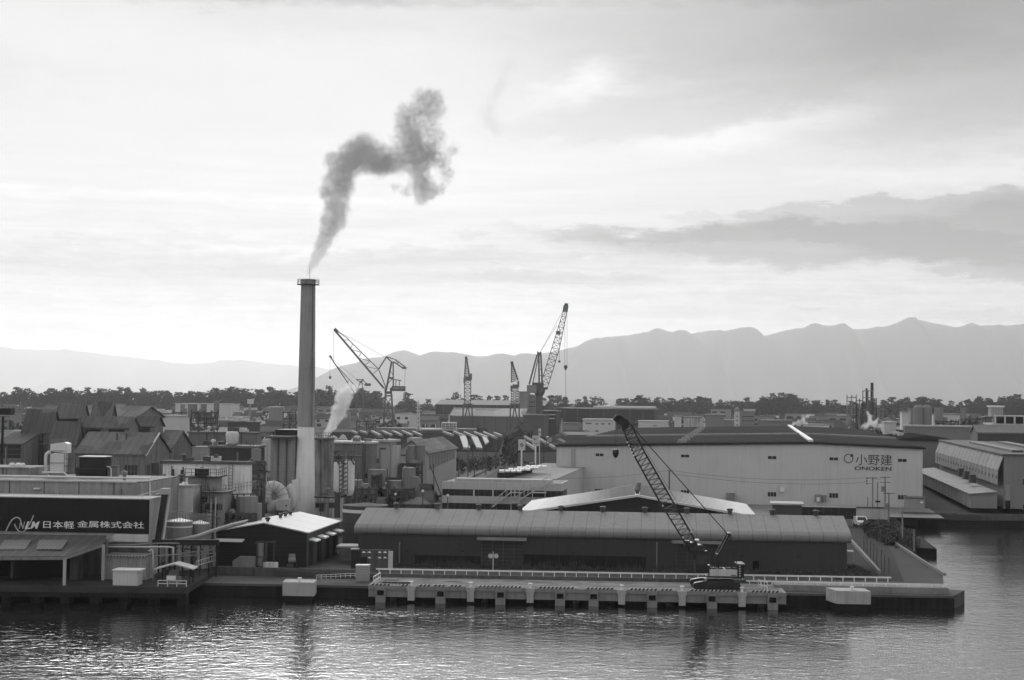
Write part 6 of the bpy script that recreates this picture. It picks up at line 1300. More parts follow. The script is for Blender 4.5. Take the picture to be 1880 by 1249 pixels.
kb_ = thing('kiosk', 'black kiosk against the left end of the long shed', 'kiosk', tuple(at(651, 1040, 190))); p, r = at(645, 1010, 190), at(657, 1040, 190); M().box(p.x, r.x, 190, 191.2, 2, p.z).build('body', 'steel_black', kb_); M().box(p.x-.1, r.x+.1, 189.9, 191.3, p.z+.002, p.z+.12).build('roof', 'steel_grey', kb_)

for k_, b_ in enumerate((f1, f4, f8)): detail(b_, 40+k_, 3, 0, 0, 0)
detail(f9, 50, 0, 0, 0, 0); detail(dkb, 51, 3, 2, 3); detail(NB, 52, 0, 0, 0, 0); detail(UB, 53, 2, 0, 4, 0)
for i, (px, lb) in enumerate(((215, 'thin flue pipe standing on the front hall roof'), (232, 'second thin flue pipe right of the first on the front hall roof'))):
    p = at(px, 800, 254); solo('flue_pipe', M().tube([(p.x, 254, 13), (p.x, 254, 15.6)], .12, 8), 'rust', lb, 'flue pipe')

# ---------------------------------------------------------------- long dark halls with slanting white skylights
HZ = 6.0
hall_quads = [  # pixel outline on the roof plane, label
    ([(600, 826), (915, 829), (930, 796), (610, 793)], 'wide dark flat-roofed hall with slanting white skylights behind the gabled hall'),
    ([(950, 830), (1050, 828), (1052, 803), (958, 801)], 'dark flat-roofed hall with slanting pale skylights left of the big warehouse')]
strips = [[(646, 794, 656, 798), (662, 794, 674, 798), (682, 794, 699, 802), (702, 794, 719, 802), (721, 794, 738, 802), (739, 794, 757, 802), (758, 795, 774, 802), (814, 795, 832, 802), (833, 795, 854, 804), (852, 796, 875, 806), (871, 796, 895, 806), (888, 796, 912, 807), (907, 797, 921, 803)],
          [(963, 804, 978, 813), (984, 805, 1020, 826), (1004, 805, 1032, 818), (1023, 806, 1041, 814), (966, 816, 982, 827)]]
wide = [[(844, 803), (855, 803), (863, 826), (851, 825)], [(865, 804), (877, 805), (886, 826), (875, 825)], [(885, 804), (893, 806), (898, 814), (891, 818)]]
for k, (ol_, lb) in enumerate(hall_quads):
    pts = [gp(x, y, HZ) for x, y in ol_]; o_ = thing('long_hall', lb, 'factory hall', (pts[0].x, pts[0].y, 2))
    q = M(); q.raw([(p.x, p.y, 2) for p in pts]+[(p.x, p.y, HZ-.2) for p in pts], [(0, 1, 5, 4), (1, 2, 6, 5), (2, 3, 7, 6), (3, 0, 4, 7)]); q.build('wall', 'b10w', o_)
    q = M().raw([p+Vector((0, 0, -.2)) for p in pts]+pts, [(4, 5, 6, 7), (0, 1, 5, 4), (1, 2, 6, 5), (2, 3, 7, 6), (3, 0, 4, 7), (3, 2, 1, 0)]); rf = q.build('roof', mat('skylight', .24, .6, .3, .2) and mat('hall_roof', .022, 1, .5, .08, spec=0), o_)
    for x0, y0, x1, y1 in strips[k]:
        a, b_ = gp(x0, y0, HZ), gp(x1, y1, HZ); M().bar(a+Vector((0, 0, .45)), b_+Vector((0, 0, .45)), .75 if k == 0 else .55, .8).build('skylight', 'skylight', rf)
    if k == 0:
        for W4 in wide:
            pp_ = [gp(x, y, HZ)+Vector((0, 0, .3)) for x, y in W4]; M().raw([p_-Vector((0, 0, .28)) for p_ in pp_]+[p_+Vector((0, 0, .3)) for p_ in pp_], [(4, 7, 6, 5), (0, 1, 5, 4), (1, 2, 6, 5), (2, 3, 7, 6), (3, 0, 4, 7)]).build('skylight', 'skylight', rf)

# ---------------------------------------------------------------- shipyard and middle distance, named blocks
def blk(lb, px0, px1, ytop, D, dep=12, mw='plaster', mr='roof_mid', rise=0, axis='a', name='building', cat='building', wins=(), th=TH, over=.3, t=.4, mg='glass_blank'):
    b_ = Bld(name, lb, cat, px0, px1, ytop, D, dep, th=th, zb=2.0)
    if rise: b_.gable(rise, axis, mw, mr, over=over, t=t)
    else: b_.walls(mw); b_.flat(mr, over, t)
    for w in wins: b_.win(*w[:4], mg=mg, bars=w[4] if len(w) > 4 else 1, fr=.2, proud=.12)
    return b_
mat('yard_dark', .04, .8, .3, .03, seam=(*aT, 7, .9, 1.5)); mat('yard_mid', .12, .8, .3, .03, seam=(*aT, 6, .5, .7)); mat('brick', .09, .9, .2, .1); mat('far_white', .5, .7, .15, .05); mat('far_grey', .2, .8, .25, .05); mat('roof_band', .2, .6, .6, .02, coarse=(.1, .1, 0, 1.2))
blk('very long dark shipyard hall low under the pines, behind the slim tower crane', 800, 1000, 746, 1050, 40, 'yard_dark', 'roof_dark', 3, name='shipyard_hall', cat='shipyard hall')
blk('shipyard hall with a patchy white band on its roof between the tower cranes', 826, 962, 766, 860, 25, 'yard_mid', 'roof_band', 4, name='shipyard_hall', cat='shipyard hall')
blk('dark shipyard hall with white window band behind the large luffing crane', 990, 1021, 756, 800, 20, 'yard_dark', 'roof_dark', name='shipyard_hall', cat='shipyard hall', wins=((993, 1003, 760, 763), (1005, 1020, 760, 763), (995, 1005, 767, 770), (1008, 1019, 767, 770)), mg='far_white')
blk('plain brick-dark block at the foot of the large luffing crane', 960, 999, 763, 760, 18, 'brick', 'concrete', name='shipyard_block', cat='building')
blk('largest dark shipyard hall with two pale roof lines, behind the crawler crane head', 1022, 1201, 753, 870, 45, 'yard_dark', 'roof_dark', name='shipyard_hall', cat='shipyard hall')
b_ = blk('long dark roof strip with pale edge above the largest shipyard hall', 1090, 1198, 750, 900, 30, 'yard_dark', 'far_white', name='shipyard_hall', cat='shipyard hall', t=.9)
blk('white office block with small windows left of the crawler crane head', 1070, 1125, 772, 620, 14, 'far_white', 'concrete_pale', wins=((1075, 1086, 776, 779, 4), (1093, 1098, 777, 780), (1104, 1110, 777, 780), (1116, 1121, 777, 780), (1093, 1099, 790, 793)))
blk('low white flat building right of the crawler crane head', 1172, 1225, 775, 640, 12, 'far_white', 'concrete_pale', wins=((1199, 1206, 781, 783),))
blk('tall plain grey tower block left of the large luffing crane', 953, 967, 720, 930, 14, 'far_grey', 'concrete', cat='tower block', name='tower_block'); blk('stepped grey block between the plain tower block and the large luffing crane', 967.5, 985, 726, 940, 14, 'far_grey', 'concrete', wins=((970, 983, 737, 740, 3), (970, 983, 745, 748, 3)), cat='tower block', name='tower_block')
blk('pale slim factory tower left of the white ventilators on the big roof', 1238, 1249, 765, 600, 9, 'far_white', 'concrete'); blk('white block with dark streaks behind the round roof ventilators', 1255, 1288, 768, 560, 12, mat('far_streak', .48, .7, .3, .1, streak=.7), 'concrete')
blk('plain grey double block behind the big roof', 1295, 1328, 763, 640, 12, 'far_grey', 'concrete', wins=((1310, 1312, 768, 771, 0), (1310, 1312, 776, 779, 0))); blk('low grey wall block left of the domed stair tower', 1328, 1348, 773, 660, 12, 'far_grey', 'concrete')
tw = blk('pale slender stair tower with a domed cap and three windows', 1348, 1358, 756, 600, 2.5, 'far_white', 'concrete', wins=((1352, 1355, 763, 766, 0), (1352, 1355, 771, 774, 0), (1352, 1355, 779, 782, 0)), name='stair_tower', cat='tower')
tw.part('dome', tw.m().lathe((tw.w/2, 1.2, tw.h+.3), [(.95, 0), (.9, .6), (.6, 1.1), (.2, 1.35)], 14), 'far_grey')
blk('grey three-storey building beside the domed stair tower', 1359, 1386, 757, 610, 12, 'far_grey', 'concrete', wins=((1362, 1384, 763, 767, 4), (1362, 1384, 771, 775, 4))); blk('roof house on the grey three-storey building', 1366, 1386, 753.5, 618, 6, 'far_white', 'concrete_pale')
blk('long plain grey wall behind the ridge of the big warehouse', 1392, 1453, 774, 560, 10, 'far_grey', 'concrete', cat='wall')
# right hand plants
blk('grey silo house with stepped top at the right, under the pines', 1672, 1683, 752, 560, 8, 'far_grey', 'concrete'); 
sw = thing('cement_silo', 'two fat grey cylindrical silos at the right under the pines', 'silo', tuple(at(1700, 785, 540)))
for px in (1686, 1702): p = at(px, 748, 540); M().lathe((p.x, 540, 2), [(1.6, 0), (1.6, p.z-2), (.8, p.z-1.2)], 18).build('silo', 'far_grey', sw)
blk('long low pale wall right of the big warehouse roof', 1662, 1795, 785, 470, 6, 'far_grey', 'concrete_pale', cat='wall'); blk('wide pale flat hall between the silos and the white plant', 1713, 1762, 762, 640, 12, 'far_white', 'concrete'); blk('small white cube building left of the fat silos', 1656, 1668, 757, 600, 8, 'far_white', 'concrete')
blk('pale cube tower house against the dark pines at far right', 1820, 1842, 748, 430, 6, mat('far_rib', .3, .7, .15, .1, seam=(*aT, .7, .12, .75)), 'paint_white', name='tower_house')
wp = blk('white process plant with dark openings at the right edge', 1822, 1990, 783, 400, 14, 'far_white', 'concrete_pale', name='process_plant', cat='plant', wins=tuple((1832+i*12, 1840+i*12, 794, 797, 0) for i in range(5)))
q = wp.m()
for i in range(9): a = .6+i*2.3; q.box(a, a+.35, .3, .7, wp.h+.3, wp.h+2.2)
q.box(.4, 20, .2, .8, wp.h+2.2, wp.h+2.5); wp.part('upper_gallery', q, 'far_white'); wp.part('dark_bay', wp.m().box(.9, 19, 1.5, 4, wp.h+.3, wp.h+2.1), 'steel_black')
blk('dark column block left of the white process plant', 1808, 1821, 768, 420, 6, 'yard_mid', 'steel_dark'); blk('low dark shed roofs at the right edge before the white plant', 1795, 1990, 799, 380, 12, 'steel_dark', 'roof_mid', 1.6)
blk('pale small hall right of the refinery steam', 1624, 1645, 777, 480, 8, 'far_white', 'concrete_pale')
# white moored vessel / ship works
sv = thing('moored_ship', 'white ship superstructure with rows of dark openings moored in the shipyard', 'ship', tuple(at(800, 792, 700)))
def bxp(par, px0, px1, y0, y1, D, dep, m, name): p, r = at(px0, y0, D), at(px1, y1, D); return M().box(p.x, r.x, D, D+dep, r.z, p.z).build(name, m, par)
bxp(sv, 768, 840, 790.5, 795, 760, 14, 'steel_dark', 'hull'); bxp(sv, 770, 838, 787.5, 790.4, 762, 10, 'far_white', 'deck_rail'); 
for i in range(3): bxp(sv, 811, 838, 776+i*4, 778+i*4, 762+i*.1, 9, 'far_white', 'deck_house')
bxp(sv, 812, 837, 776, 787.4, 764, 7, 'yard_mid', 'cabin_wall')
for px in (770, 781, 800, 811, 818, 825, 832, 837): q = M().bar(at(px, 776 if px > 800 else 779, 762), at(px, 788, 762), .35).build('mast_post', 'far_white', sv)
mt_ = thing('navigation_mast', 'pale lattice radar mast with crossbars between the two shipyard cranes', 'mast', tuple(at(768, 780, 720))); q = M(); p = at(768, 735, 720); q.truss(at(768, 790, 720), p, 1.6, 1.6, 7, .15, taper=.3)
for y in (742, 748, 754): q.bar(at(763, y, 720), at(774, y, 720), .25)
q.build('lattice', 'far_white', mt_)
blk('long pale low quay hall behind the slanting skylights', 646, 713, 787, 780, 12, 'far_grey', 'concrete', name='quay_hall'); blk('pale quay wall below the shipyard cranes', 713, 870, 789, 770, 6, 'far_grey', 'concrete_pale', name='quay_hall', cat='wall')
cb = thing('container_cube', 'dark square container with pale frame in front of the shipyard', 'container', tuple(at(693, 776, 760))); bxp(cb, 690, 697, 769, 777, 760, 3, 'steel_black', 'body'); bxp(cb, 691.5, 696, 771, 772.5, 759.6, .3, 'far_white', 'mark')
# water tank tower left
wt_ = thing('water_tower', 'small white tank tower standing before the pines left of the chimney', 'tower', tuple(at(459, 745, 900))); p, r = at(454, 733, 900), at(464, 742, 900); M().box(p.x, r.x, 900, 903, r.z, p.z).build('tank', 'far_white', wt_); M().bar(at(459, 742, 901), (at(459, 742, 901).x, 901, 2), 1.2).build('stem', 'far_grey', wt_)
blk('long pale strip building under the pines left of the chimney', 322, 425, 743, 1000, 16, 'far_white', 'concrete_pale'); blk('white flat house among the halls left of the chimney', 300, 330, 765, 520, 9, 'far_white', 'concrete_pale'); blk('grey block with pale roof light left of the silo block', 494, 510, 748, 900, 10, 'far_grey', 'far_white')
# left process structures
rr = random.Random(31)
def tangle(lb, px0, px1, y0, y1, D, n, cat='process plant', name='process_structure'):
    o_ = thing(name, lb, cat, tuple(at((px0+px1)/2, y1, D))); q = M(); s_ = D/F
    nx = max(2, int((px1-px0)/12))
    for i in range(nx+1):
        x = px0+(px1-px0)*i/nx
        for dd_ in (0, 6): p = at(x, y0+rr.uniform(0, 6), D+dd_); q.bar(p, (p.x, p.y, 2), .35)
    ny = max(2, int((y1-y0)/10))
    for j in range(ny):
        y = y0+6+(y1-y0)*j/ny
        for dd_ in (0, 6): q.bar(at(px0, y, D+dd_), at(px1, y, D+dd_), .3)
    for i in range(nx+1): x = px0+(px1-px0)*i/nx; q.bar(at(x, y0+8, D), at(x, y0+8, D+6), .3)
    q.build('frame', 'steel_dark', o_); q = M()
    for i in range(n):
        x = rr.uniform(px0, px1); y = rr.uniform(y0, y1-4); L_ = rr.uniform(4, 16); q.tube([at(x, y, D+rr.uniform(0, 6)), at(x+(rr.uniform(-8, 8) if rr.random() < .3 else 0), y+L_, D+rr.uniform(0, 6))], rr.choice((.12, .2, .4)), 6)
    q.build('pipes', 'steel_grey', o_); q = M()
    for i in range(max(1, n//8)): x = rr.uniform(px0, px1); p = at(x, rr.uniform(y0+8, y1-6), D+3); q.tube([p, p+Vector((0, 0, rr.uniform(1.5, 5)))], rr.uniform(.6, 1.4), 12)
    q.build('vessels', 'far_grey', o_)
tangle('dense process plant with pipes left of the long dull grey hall', 352, 400, 752, 792, 480, 60); tangle('thin pipe structures right of the white flat house', 318, 350, 752, 785, 560, 30); tangle('small pipe plant behind the silo block, left of the chimney', 520, 543, 752, 785, 640, 26); tangle('cluster of machinery by the white quay hall', 655, 690, 768, 788, 700, 30); tangle('process plant behind the white plant on the far right', 1765, 1808, 764, 786, 520, 40)
tangle('small machinery yard right of the fat silos', 1718, 1760, 768, 786, 500, 30)

tangle('rusty pipework between the streaked white block and the silo block', 462, 486, 842, 905, 232, 26); tangle('pipe clutter behind the big dark round tank', 640, 690, 892, 922, 250, 36); tangle('low pipework beside the pale low wall left of the office', 700, 760, 893, 922, 262, 30); tangle('pipework before the pale gabled hall', 736, 775, 846, 872, 285, 30); tangle('small pipework between the stained silos and the pale grey block', 684, 700, 868, 905, 262, 14); tangle('pipe racks on the ground left of the small gabled shed', 410, 470, 938, 962, 200, 26)
# refinery structure with mast
rf_ = thing('refinery_tower', 'open steel refinery tower with tall thin flue at the right', 'refinery', tuple(at(1590, 785, 500))); D = 500; q = M()
def fr_(x0, x1, y0, ys, r=.28):
    for dd_ in (0, 6):
        for x in (x0, (x0+x1)/2, x1): p = at(x, y0, D+dd_); q.bar(p, (p.x, p.y, 2), r)
        for y in ys: q.bar(at(x0, y, D+dd_), at(x1, y, D+dd_), r)
    for y in ys:
        for x in (x0, x1): q.bar(at(x, y, D), at(x, y, D+6), r)
fr_(1555, 1572, 725, (730, 749, 762, 778)); fr_(1572, 1584, 732, (736, 748, 760)); fr_(1584, 1603, 717, (718, 730, 742, 752, 764)); fr_(1603, 1609, 731, (735, 745, 755)); fr_(1609, 1621, 750, (752, 766))
q.build('frame', 'far_grey', rf_); M().tube([at(1601, 703, D+3), at(1601, 770, D+3)], [.45, .6], 10).build('flue', 'steel_dark', rf_); M().tube([at(1591, 713, D+3), at(1591, 765, D+3)], .3, 8).build('riser', 'steel_dark', rf_)
q = M()
for x, y, r_, hh in ((1597, 735, 1.1, 6), (1595, 752, 1.3, 6), (1566, 778, 1.1, 3), (1577, 755, .9, 5), (1605, 752, .9, 4), (1590, 770, 1.2, 5), (1612, 772, .8, 3)): p = at(x, y, D+3); q.tube([p, p-Vector((0, 0, hh))], r_, 12)
q.build('vessels', 'steel_grey', rf_)
q = M()
for i in range(26): x = rr.uniform(1574, 1612); y = rr.uniform(728, 770); q.tube([at(x, y, D+rr.uniform(0, 6)), at(x+rr.uniform(-1, 1), y+rr.uniform(4, 14), D+rr.uniform(0, 6))], rr.choice((.12, .2)), 6)
q.build('pipes', 'steel_grey', rf_)

# ---------------------------------------------------------------- shipyard cranes
def crane_(label, px, D, name='level_luffing_crane', cat='dockside crane'): return thing(name, label, cat, (at(px, 780, D).x, D, 2))
def PX(D):
    return lambda x, y, dd_=0: at(x, y, D+dd_)
D = 880; P_ = PX(D); k1 = crane_('largest double-jib shipyard crane with its jib pointing left', 715, D); m_ = mat('crane_steel', .095, .6, .3, .1)
q = M()
for x0, x1 in ((703.5, 708), (722, 719)):
    for dd_ in (0, 12): q.bar(P_(x0, 786, dd_), P_(x1, 724, dd_), .9)
for dd_ in (0, 12):
    q.bar(P_(704, 750, dd_), P_(721, 750, dd_), .9).bar(P_(706, 727, dd_), P_(720, 727, dd_), .8).bar(P_(705, 772, dd_), P_(712, 750, dd_), .5).bar(P_(712, 750, dd_), P_(719, 772, dd_), .5).bar(P_(706, 728, dd_), P_(720, 750, dd_), .4).bar(P_(720, 728, dd_), P_(706, 750, dd_), .4)
q.build('portal', m_, k1)
q = M(); q.bar(P_(707, 721, 6), P_(719, 721, 6), 1.6, 1.4); q.bar(P_(708, 712, 6), P_(708, 724, 6), 1.2).bar(P_(718, 712, 6), P_(718, 724, 6), 1.2); q.build('slewing_ring', m_, k1)
q = M()
for dd_ in (3, 9): q.bar(P_(709, 716, dd_), P_(719, 665, 6), .7).bar(P_(722, 716, dd_), P_(722, 665, 6), .7).bar(P_(713, 694, dd_), P_(722, 694, dd_), .9).bar(P_(716, 680, dd_), P_(722, 690, dd_), .35).bar(P_(711, 706, dd_), P_(722, 694, dd_), .35)
q.build('mast', m_, k1)
mh = bxp(k1, 719, 743, 709, 718.5, D+2, 8, m_, 'machinery_house'); bxp(k1, 721, 741, 711.5, 714.5, D+1.85, .12, 'far_grey', 'name_board'); q = M()
for x in (727, 733): q.bar(P_(x, 698, 4), P_(x, 709, 4), .4)
q.bar(P_(717, 696, 4), P_(737, 699, 4), .5); q.build('house_rail', m_, k1)
q = M()
for dd_ in (4, 8): q.bar(P_(705, 713, dd_), P_(614, 606, 6), .95); q.bar(P_(709, 713, dd_), P_(695, 678, dd_), .5).bar(P_(695, 678, dd_), P_(635, 619, dd_*.5+3), .45).bar(P_(635, 619, dd_*.5+3), P_(614, 605, 6), .4)
for (a, b_) in (((643, 641), (648, 631)), ((657, 658), (663, 648)), ((669, 671), (679, 664)), ((683, 688), (695, 678)), ((643, 641), (662, 647)), ((670, 672), (692, 678)), ((657, 657), (678, 663)), ((629, 624), (640, 625))): q.bar(P_(*a, 6), P_(*b_, 6), .3)
q.bar(P_(614, 604, 6), P_(620, 610, 6), 1.6); jb = q.build('jib', m_, k1)
q = M()
for dd_ in (4, 8): q.bar(P_(695, 678, dd_), P_(710, 655, dd_), .7)
q.build('tie_link', m_, k1)
q = M()
for dd_ in (4, 8): q.bar(P_(709, 655, dd_), P_(720, 666, dd_), .7).bar(P_(710, 655, dd_), P_(724, 660, dd_), .5).bar(P_(722, 664, dd_), P_(741, 677, dd_), .7).bar(P_(725, 660, dd_), P_(744, 674, dd_), .6).bar(P_(728, 662, dd_), P_(730, 670, dd_), .3).bar(P_(733, 666, dd_), P_(727, 668, dd_), .3)
q.build('rocker_beam', m_, k1); bxp(k1, 738, 745, 673.5, 677.5, D+3, 6, m_, 'counterweight')
q = M(); q.bar(P_(613, 606, 6), P_(612.5, 668, 6), .14).bar(P_(616, 606, 6), P_(706, 655, 6), .14).bar(P_(744, 677, 6), P_(743, 709, 6), .14); q.build('ropes', m_, k1)
D = 1050; P_ = PX(D); k2 = crane_('smaller hazy double-jib crane behind the steam, left of the largest crane', 660, D); m2 = m_; q = M()
for dd_ in (0, 8): q.bar(P_(606, 655, 4), P_(650, 720, dd_), .6).bar(P_(613, 666, 4), P_(655, 712, dd_), .4)
for i in range(6): f = i/6; q.bar(P_(613+37*f, 666+52*f, 4), P_(616+38*f, 669+42*f, 4), .3)
q.bar(P_(605, 653, 4), P_(609, 658, 4), 1.3); q.build('jib', m2, k2)
q = M(); q.bar(P_(654, 697, 4), P_(668, 697, 4), .5).bar(P_(654, 697, 4), P_(672, 708, 4), .5).bar(P_(664, 697, 4), P_(678, 708, 4), .5).bar(P_(668, 698, 4), P_(662, 703, 4), .4); q.build('rocker_beam', m2, k2); bxp(k2, 670, 680, 704, 709, D+2, 5, m2, 'counterweight')
q = M()
for x0, x1 in ((652, 656), (670, 665)):
    for dd_ in (0, 8): q.bar(P_(x0, 782, dd_), P_(x1, 715, dd_), .8)
q.bar(P_(656, 715, 4), P_(663, 699, 4), .6).bar(P_(666, 715, 4), P_(664, 699, 4), .6).bar(P_(653, 745, 0), P_(669, 745, 0), .7).bar(P_(654, 715, 4), P_(668, 715, 4), 1.5); q.build('portal', m2, k2)
q = M(); q.bar(P_(606, 656, 4), P_(606, 690, 4), .13).bar(P_(609, 658, 4), P_(655, 697, 4), .13); q.build('ropes', m2, k2); p = P_(606, 694, 4); M().lathe(tuple(p), [(.3, -.8), (.8, 0), (.8, .8), (.3, 1.3)], 10).build('hook_block', m2, k2)

def towercrane(px, tip, D, label, base):
    P_ = PX(D); o_ = crane_(label, px, D, 'tower_crane', 'tower crane'); tx_, ty = tip
    q = M(); p0 = P_(px-4.5, 700, 2); 
    for dd_ in (1, 6):
        q.bar(P_(px-6, 702, dd_), P_(tx_, ty+4, 3.5), .55).bar(P_(px+4.5 if px < 900 else px+6, 698, dd_), P_(tx_+2, ty+4, 3.5), .55)
    for i in range(9):
        f, g_ = i/9, (i+1)/9; L0 = (px-6+(tx_-px+6)*f, 702+(ty+4-702)*f); R0_ = (px+4.5+(tx_+2-px-4.5)*f, 698+(ty+4-698)*f); R1 = (px+4.5+(tx_+2-px-4.5)*g_, 698+(ty+4-698)*g_)
        q.bar(P_(*L0, 1), P_(*R1, 1), .25).bar(P_(*L0, 1), P_(*R0_, 1), .25)
    q.bar(P_(tx_, ty, 3.5), P_(tx_+2, ty+6, 3.5), 1.3); q.build('jib', m_, o_)
    bxp(o_, px-4, px+6, 692 if px < 900 else 706, 699 if px < 900 else 714, D, 6, m_, 'machinery_house'); q = M(); yt = 686 if px < 900 else 700
    q.bar(P_(px+6.5, yt, 1), P_(px+6.5, yt+12, 1), .9).build('cab_post', m_, o_); M().bar(P_(px-6, yt+8, 1), P_(px-6, yt+18, 1), .9).build('cab_post', m_, o_)
    q = M(); q.truss(P_(px, 742, 3), P_(px, 699 if px < 900 else 714, 3), 3.3, 3.3, 6, .24); q.build('tower', m_, o_)
    q = M()
    for dd_ in (0, 7):
        for s in (-1, 1): q.bar(P_(px+s*8.5, base, dd_), P_(px+s*8, 743, dd_), .7).bar(P_(px+s*7, base, dd_), P_(px, 744, dd_), .6)
        q.bar(P_(px-9, 743, dd_), P_(px+9, 743, dd_), 1.0)
    q.build('portal', m_, o_)
towercrane(858.5, (855, 655), 860, 'slim lattice tower crane standing alone above the moored ship', 777); towercrane(945, (939, 664), 780, 'darker lattice tower crane left of the plain grey tower block', 788)
D = 780; P_ = PX(D); k5 = crane_('huge luffing crane with steep lattice boom on a thick column, right of the tower cranes', 990, D, 'luffing_crane')
p = P_(990.5, 718, 4); M().lathe((p.x, D+4, 0), [(1.75, 2), (1.6, P_(0, 735).z+0), (1.6, p.z-2.4), (2.6, p.z-.8), (2.7, p.z+.7)], 18).build('column', m_, k5)
bxp(k5, 967.5, 985, 707, 722, D+1, 7, 'far_grey', 'machinery_house'); bxp(k5, 977, 998, 702.5, 717, D+2.5, 4, m_, 'slewing_platform'); bxp(k5, 998, 1006, 711, 715.5, D+2, 4, m_, 'cab')
q = M()
for dd_ in (1, 7):
    q.bar(P_(971.5, 706, dd_), P_(986, 652, dd_), .75).bar(P_(978, 705, dd_), P_(989, 652, dd_), .5).bar(P_(990, 703, dd_), P_(989, 652, dd_), .8).bar(P_(995.5, 703, dd_), P_(993, 652, dd_), .8)
    for y in (665, 678, 690): q.bar(P_(990, y, dd_), P_(995, y, dd_), .3)
q.bar(P_(986, 650, 1), P_(994, 650, 1), 1.6).bar(P_(990, 650, 1), P_(990, 650, 7), 1.4).bar(P_(987, 650, 4), P_(987, 645, 4), .5).bar(P_(993, 650, 4), P_(993, 646, 4), .5); q.build('a_frame', m_, k5)
q = M(); q.truss(P_(998, 712, 4), P_(1020, 640, 4), 2.9, 3.6, 7, .2).truss(P_(1020, 640, 4), P_(1037.5, 572, 4), 2.9, 3.6, 7, .18, taper=.5); q.build('boom', m_, k5)
q = M(); q.truss(P_(1037.5, 572, 4), P_(1039, 562, 4), 1.8, 1.8, 2, .4); p = P_(1036.5, 557, 2); r = P_(1043, 562, 2); q.box(p.x, r.x, D+2, D+6, r.z, p.z); q.build('boom_head', m_, k5)
p = P_(1021, 608, 2); r = P_(1029, 615, 2); M().box(p.x, r.x, D+2, D+6, r.z+.2, p.z).build('sheave_frame', m_, k5)
q = M()
for dd_ in (2, 6): q.bar(P_(991, 648, dd_), P_(1022, 598, dd_), .15).bar(P_(991, 648, dd_), P_(1036, 566, dd_), .12)
for x, y in ((1037, 672), (1041, 672), (1027, 662)): q.bar(P_(x, 562 if x > 1030 else 600, 4), P_(x if x > 1030 else 1027, y, 4), .12)
q.bar(P_(1038.6, 678, 4), P_(1038.6, 728, 4), .16); q.build('hoist_ropes', m_, k5)
p = P_(1027, 664, 4); M().lathe(tuple(p), [(.3, -.5), (.7, 0), (.3, .6)], 10).build('auxiliary_hook', m_, k5); p = P_(1038.6, 677, 4); M().lathe(tuple(p), [(.2, -.8), (.6, 0), (1.0, .8), (.5, 1.7)], 10).build('hook_block', m_, k5)

# ---------------------------------------------------------------- town of small houses
def house_proto(w, d, h, rise, mw, mr, wins, flat=False):
    q = type('o', (), {})(); r = bpy.data.objects.new('house', None); SC.collection.objects.link(r); ORG[r] = Vector((0, 0, 0)); r.empty_display_size = .5
    if flat:
        M().box(-w/2, w/2, 0, d, 0, h).build('wall', mw, r); M().box(-w/2-.2, w/2+.2, -.2, d+.2, h+.002, h+.45).build('roof', mr, r)
    else:
        M().raw([(-w/2, 0, 0), (-w/2, 0, h), (-w/2, d/2, h+rise), (-w/2, d, h), (-w/2, d, 0), (w/2, 0, 0), (w/2, 0, h), (w/2, d/2, h+rise), (w/2, d, h), (w/2, d, 0)], [(0, 1, 2, 3, 4), (9, 8, 7, 6, 5), (0, 5, 6, 1), (4, 3, 8, 9)]).build('wall', mw, r)
        e = .5; k = rise/(d/2); L_ = [(-e, h-k*e+.03), (d/2, h+rise+.03), (d+e, h-k*e+.03), (d+e, h-k*e+.3), (d/2, h+rise+.3), (-e, h-k*e+.3)]
        M().raw([(-w/2-e, a, b_) for a, b_ in L_]+[(w/2+e, a, b_) for a, b_ in L_], [(0, 1, 4, 5), (1, 2, 3, 4), (11, 10, 7, 6), (10, 9, 8, 7)]+[(i, i+6, (i+1) % 6+6, (i+1) % 6) for i in range(6)]).build('roof', mr, r)
    for x, z, ww, hh in wins: M().box(x-ww/2, x+ww/2, -.08, -.005, z, z+hh).build('window', 'glass_blank', r)
    return r
mat('tile_dark', .05, .8, .3, .5); mat('tile_mid', .11, .8, .3, .5); mat('tile_pale', .26, .7, .3, .5); mat('w1', .38, .8, .15, .2); mat('w2', .22, .8, .2, .2); mat('w3', .55, .8, .1, .2); mat('w4', .11, .8, .2, .2)
PROT = [('pale two-storey house with dark tiled roof', house_proto(11, 8, 5.4, 2.0, 'w1', 'tile_dark', [(-3, 3.4, 2, 1.2), (2.5, 3.4, 2.2, 1.2), (-2.5, .8, 2.6, 1.6)])),
        ('grey house with grey gable roof', house_proto(10, 8, 4.6, 1.9, 'w2', 'tile_mid', [(-2, 1, 3, 1.5), (2.5, 1, 2, 1.4)])),
        ('long low shed with pale roof', house_proto(20, 9, 4.0, 1.8, 'w2', 'tile_pale', [(-6, 1, 3, 1.6), (0, 1, 3, 1.6), (6, 1, 3, 1.6)])),
        ('small white flat-roofed building', house_proto(9, 8, 7.0, 0, 'w3', 'tile_pale', [(-2.4, 4.4, 1.8, 1.2), (2.2, 4.4, 1.8, 1.2), (-2.4, 1.2, 1.8, 1.4), (2.2, 1.2, 1.8, 1.4)], True)),
        ('dark workshop with gable roof', house_proto(15, 10, 5.0, 2.4, 'w4', 'tile_dark', [(-4, 1.5, 3, 1.6), (3, 1.5, 3, 1.6)])),
        ('grey three-floor flat-roofed block', house_proto(13, 9, 9.0, 0, 'w2', 'tile_mid', [(-3.5, 6.4, 4, 1.2), (3, 6.4, 4, 1.2), (-3.5, 3.6, 4, 1.2), (3, 3.6, 4, 1.2)], True))]
for _, o_ in PROT: allkids(o_)
rt_ = random.Random(77); placed = []; first = {}
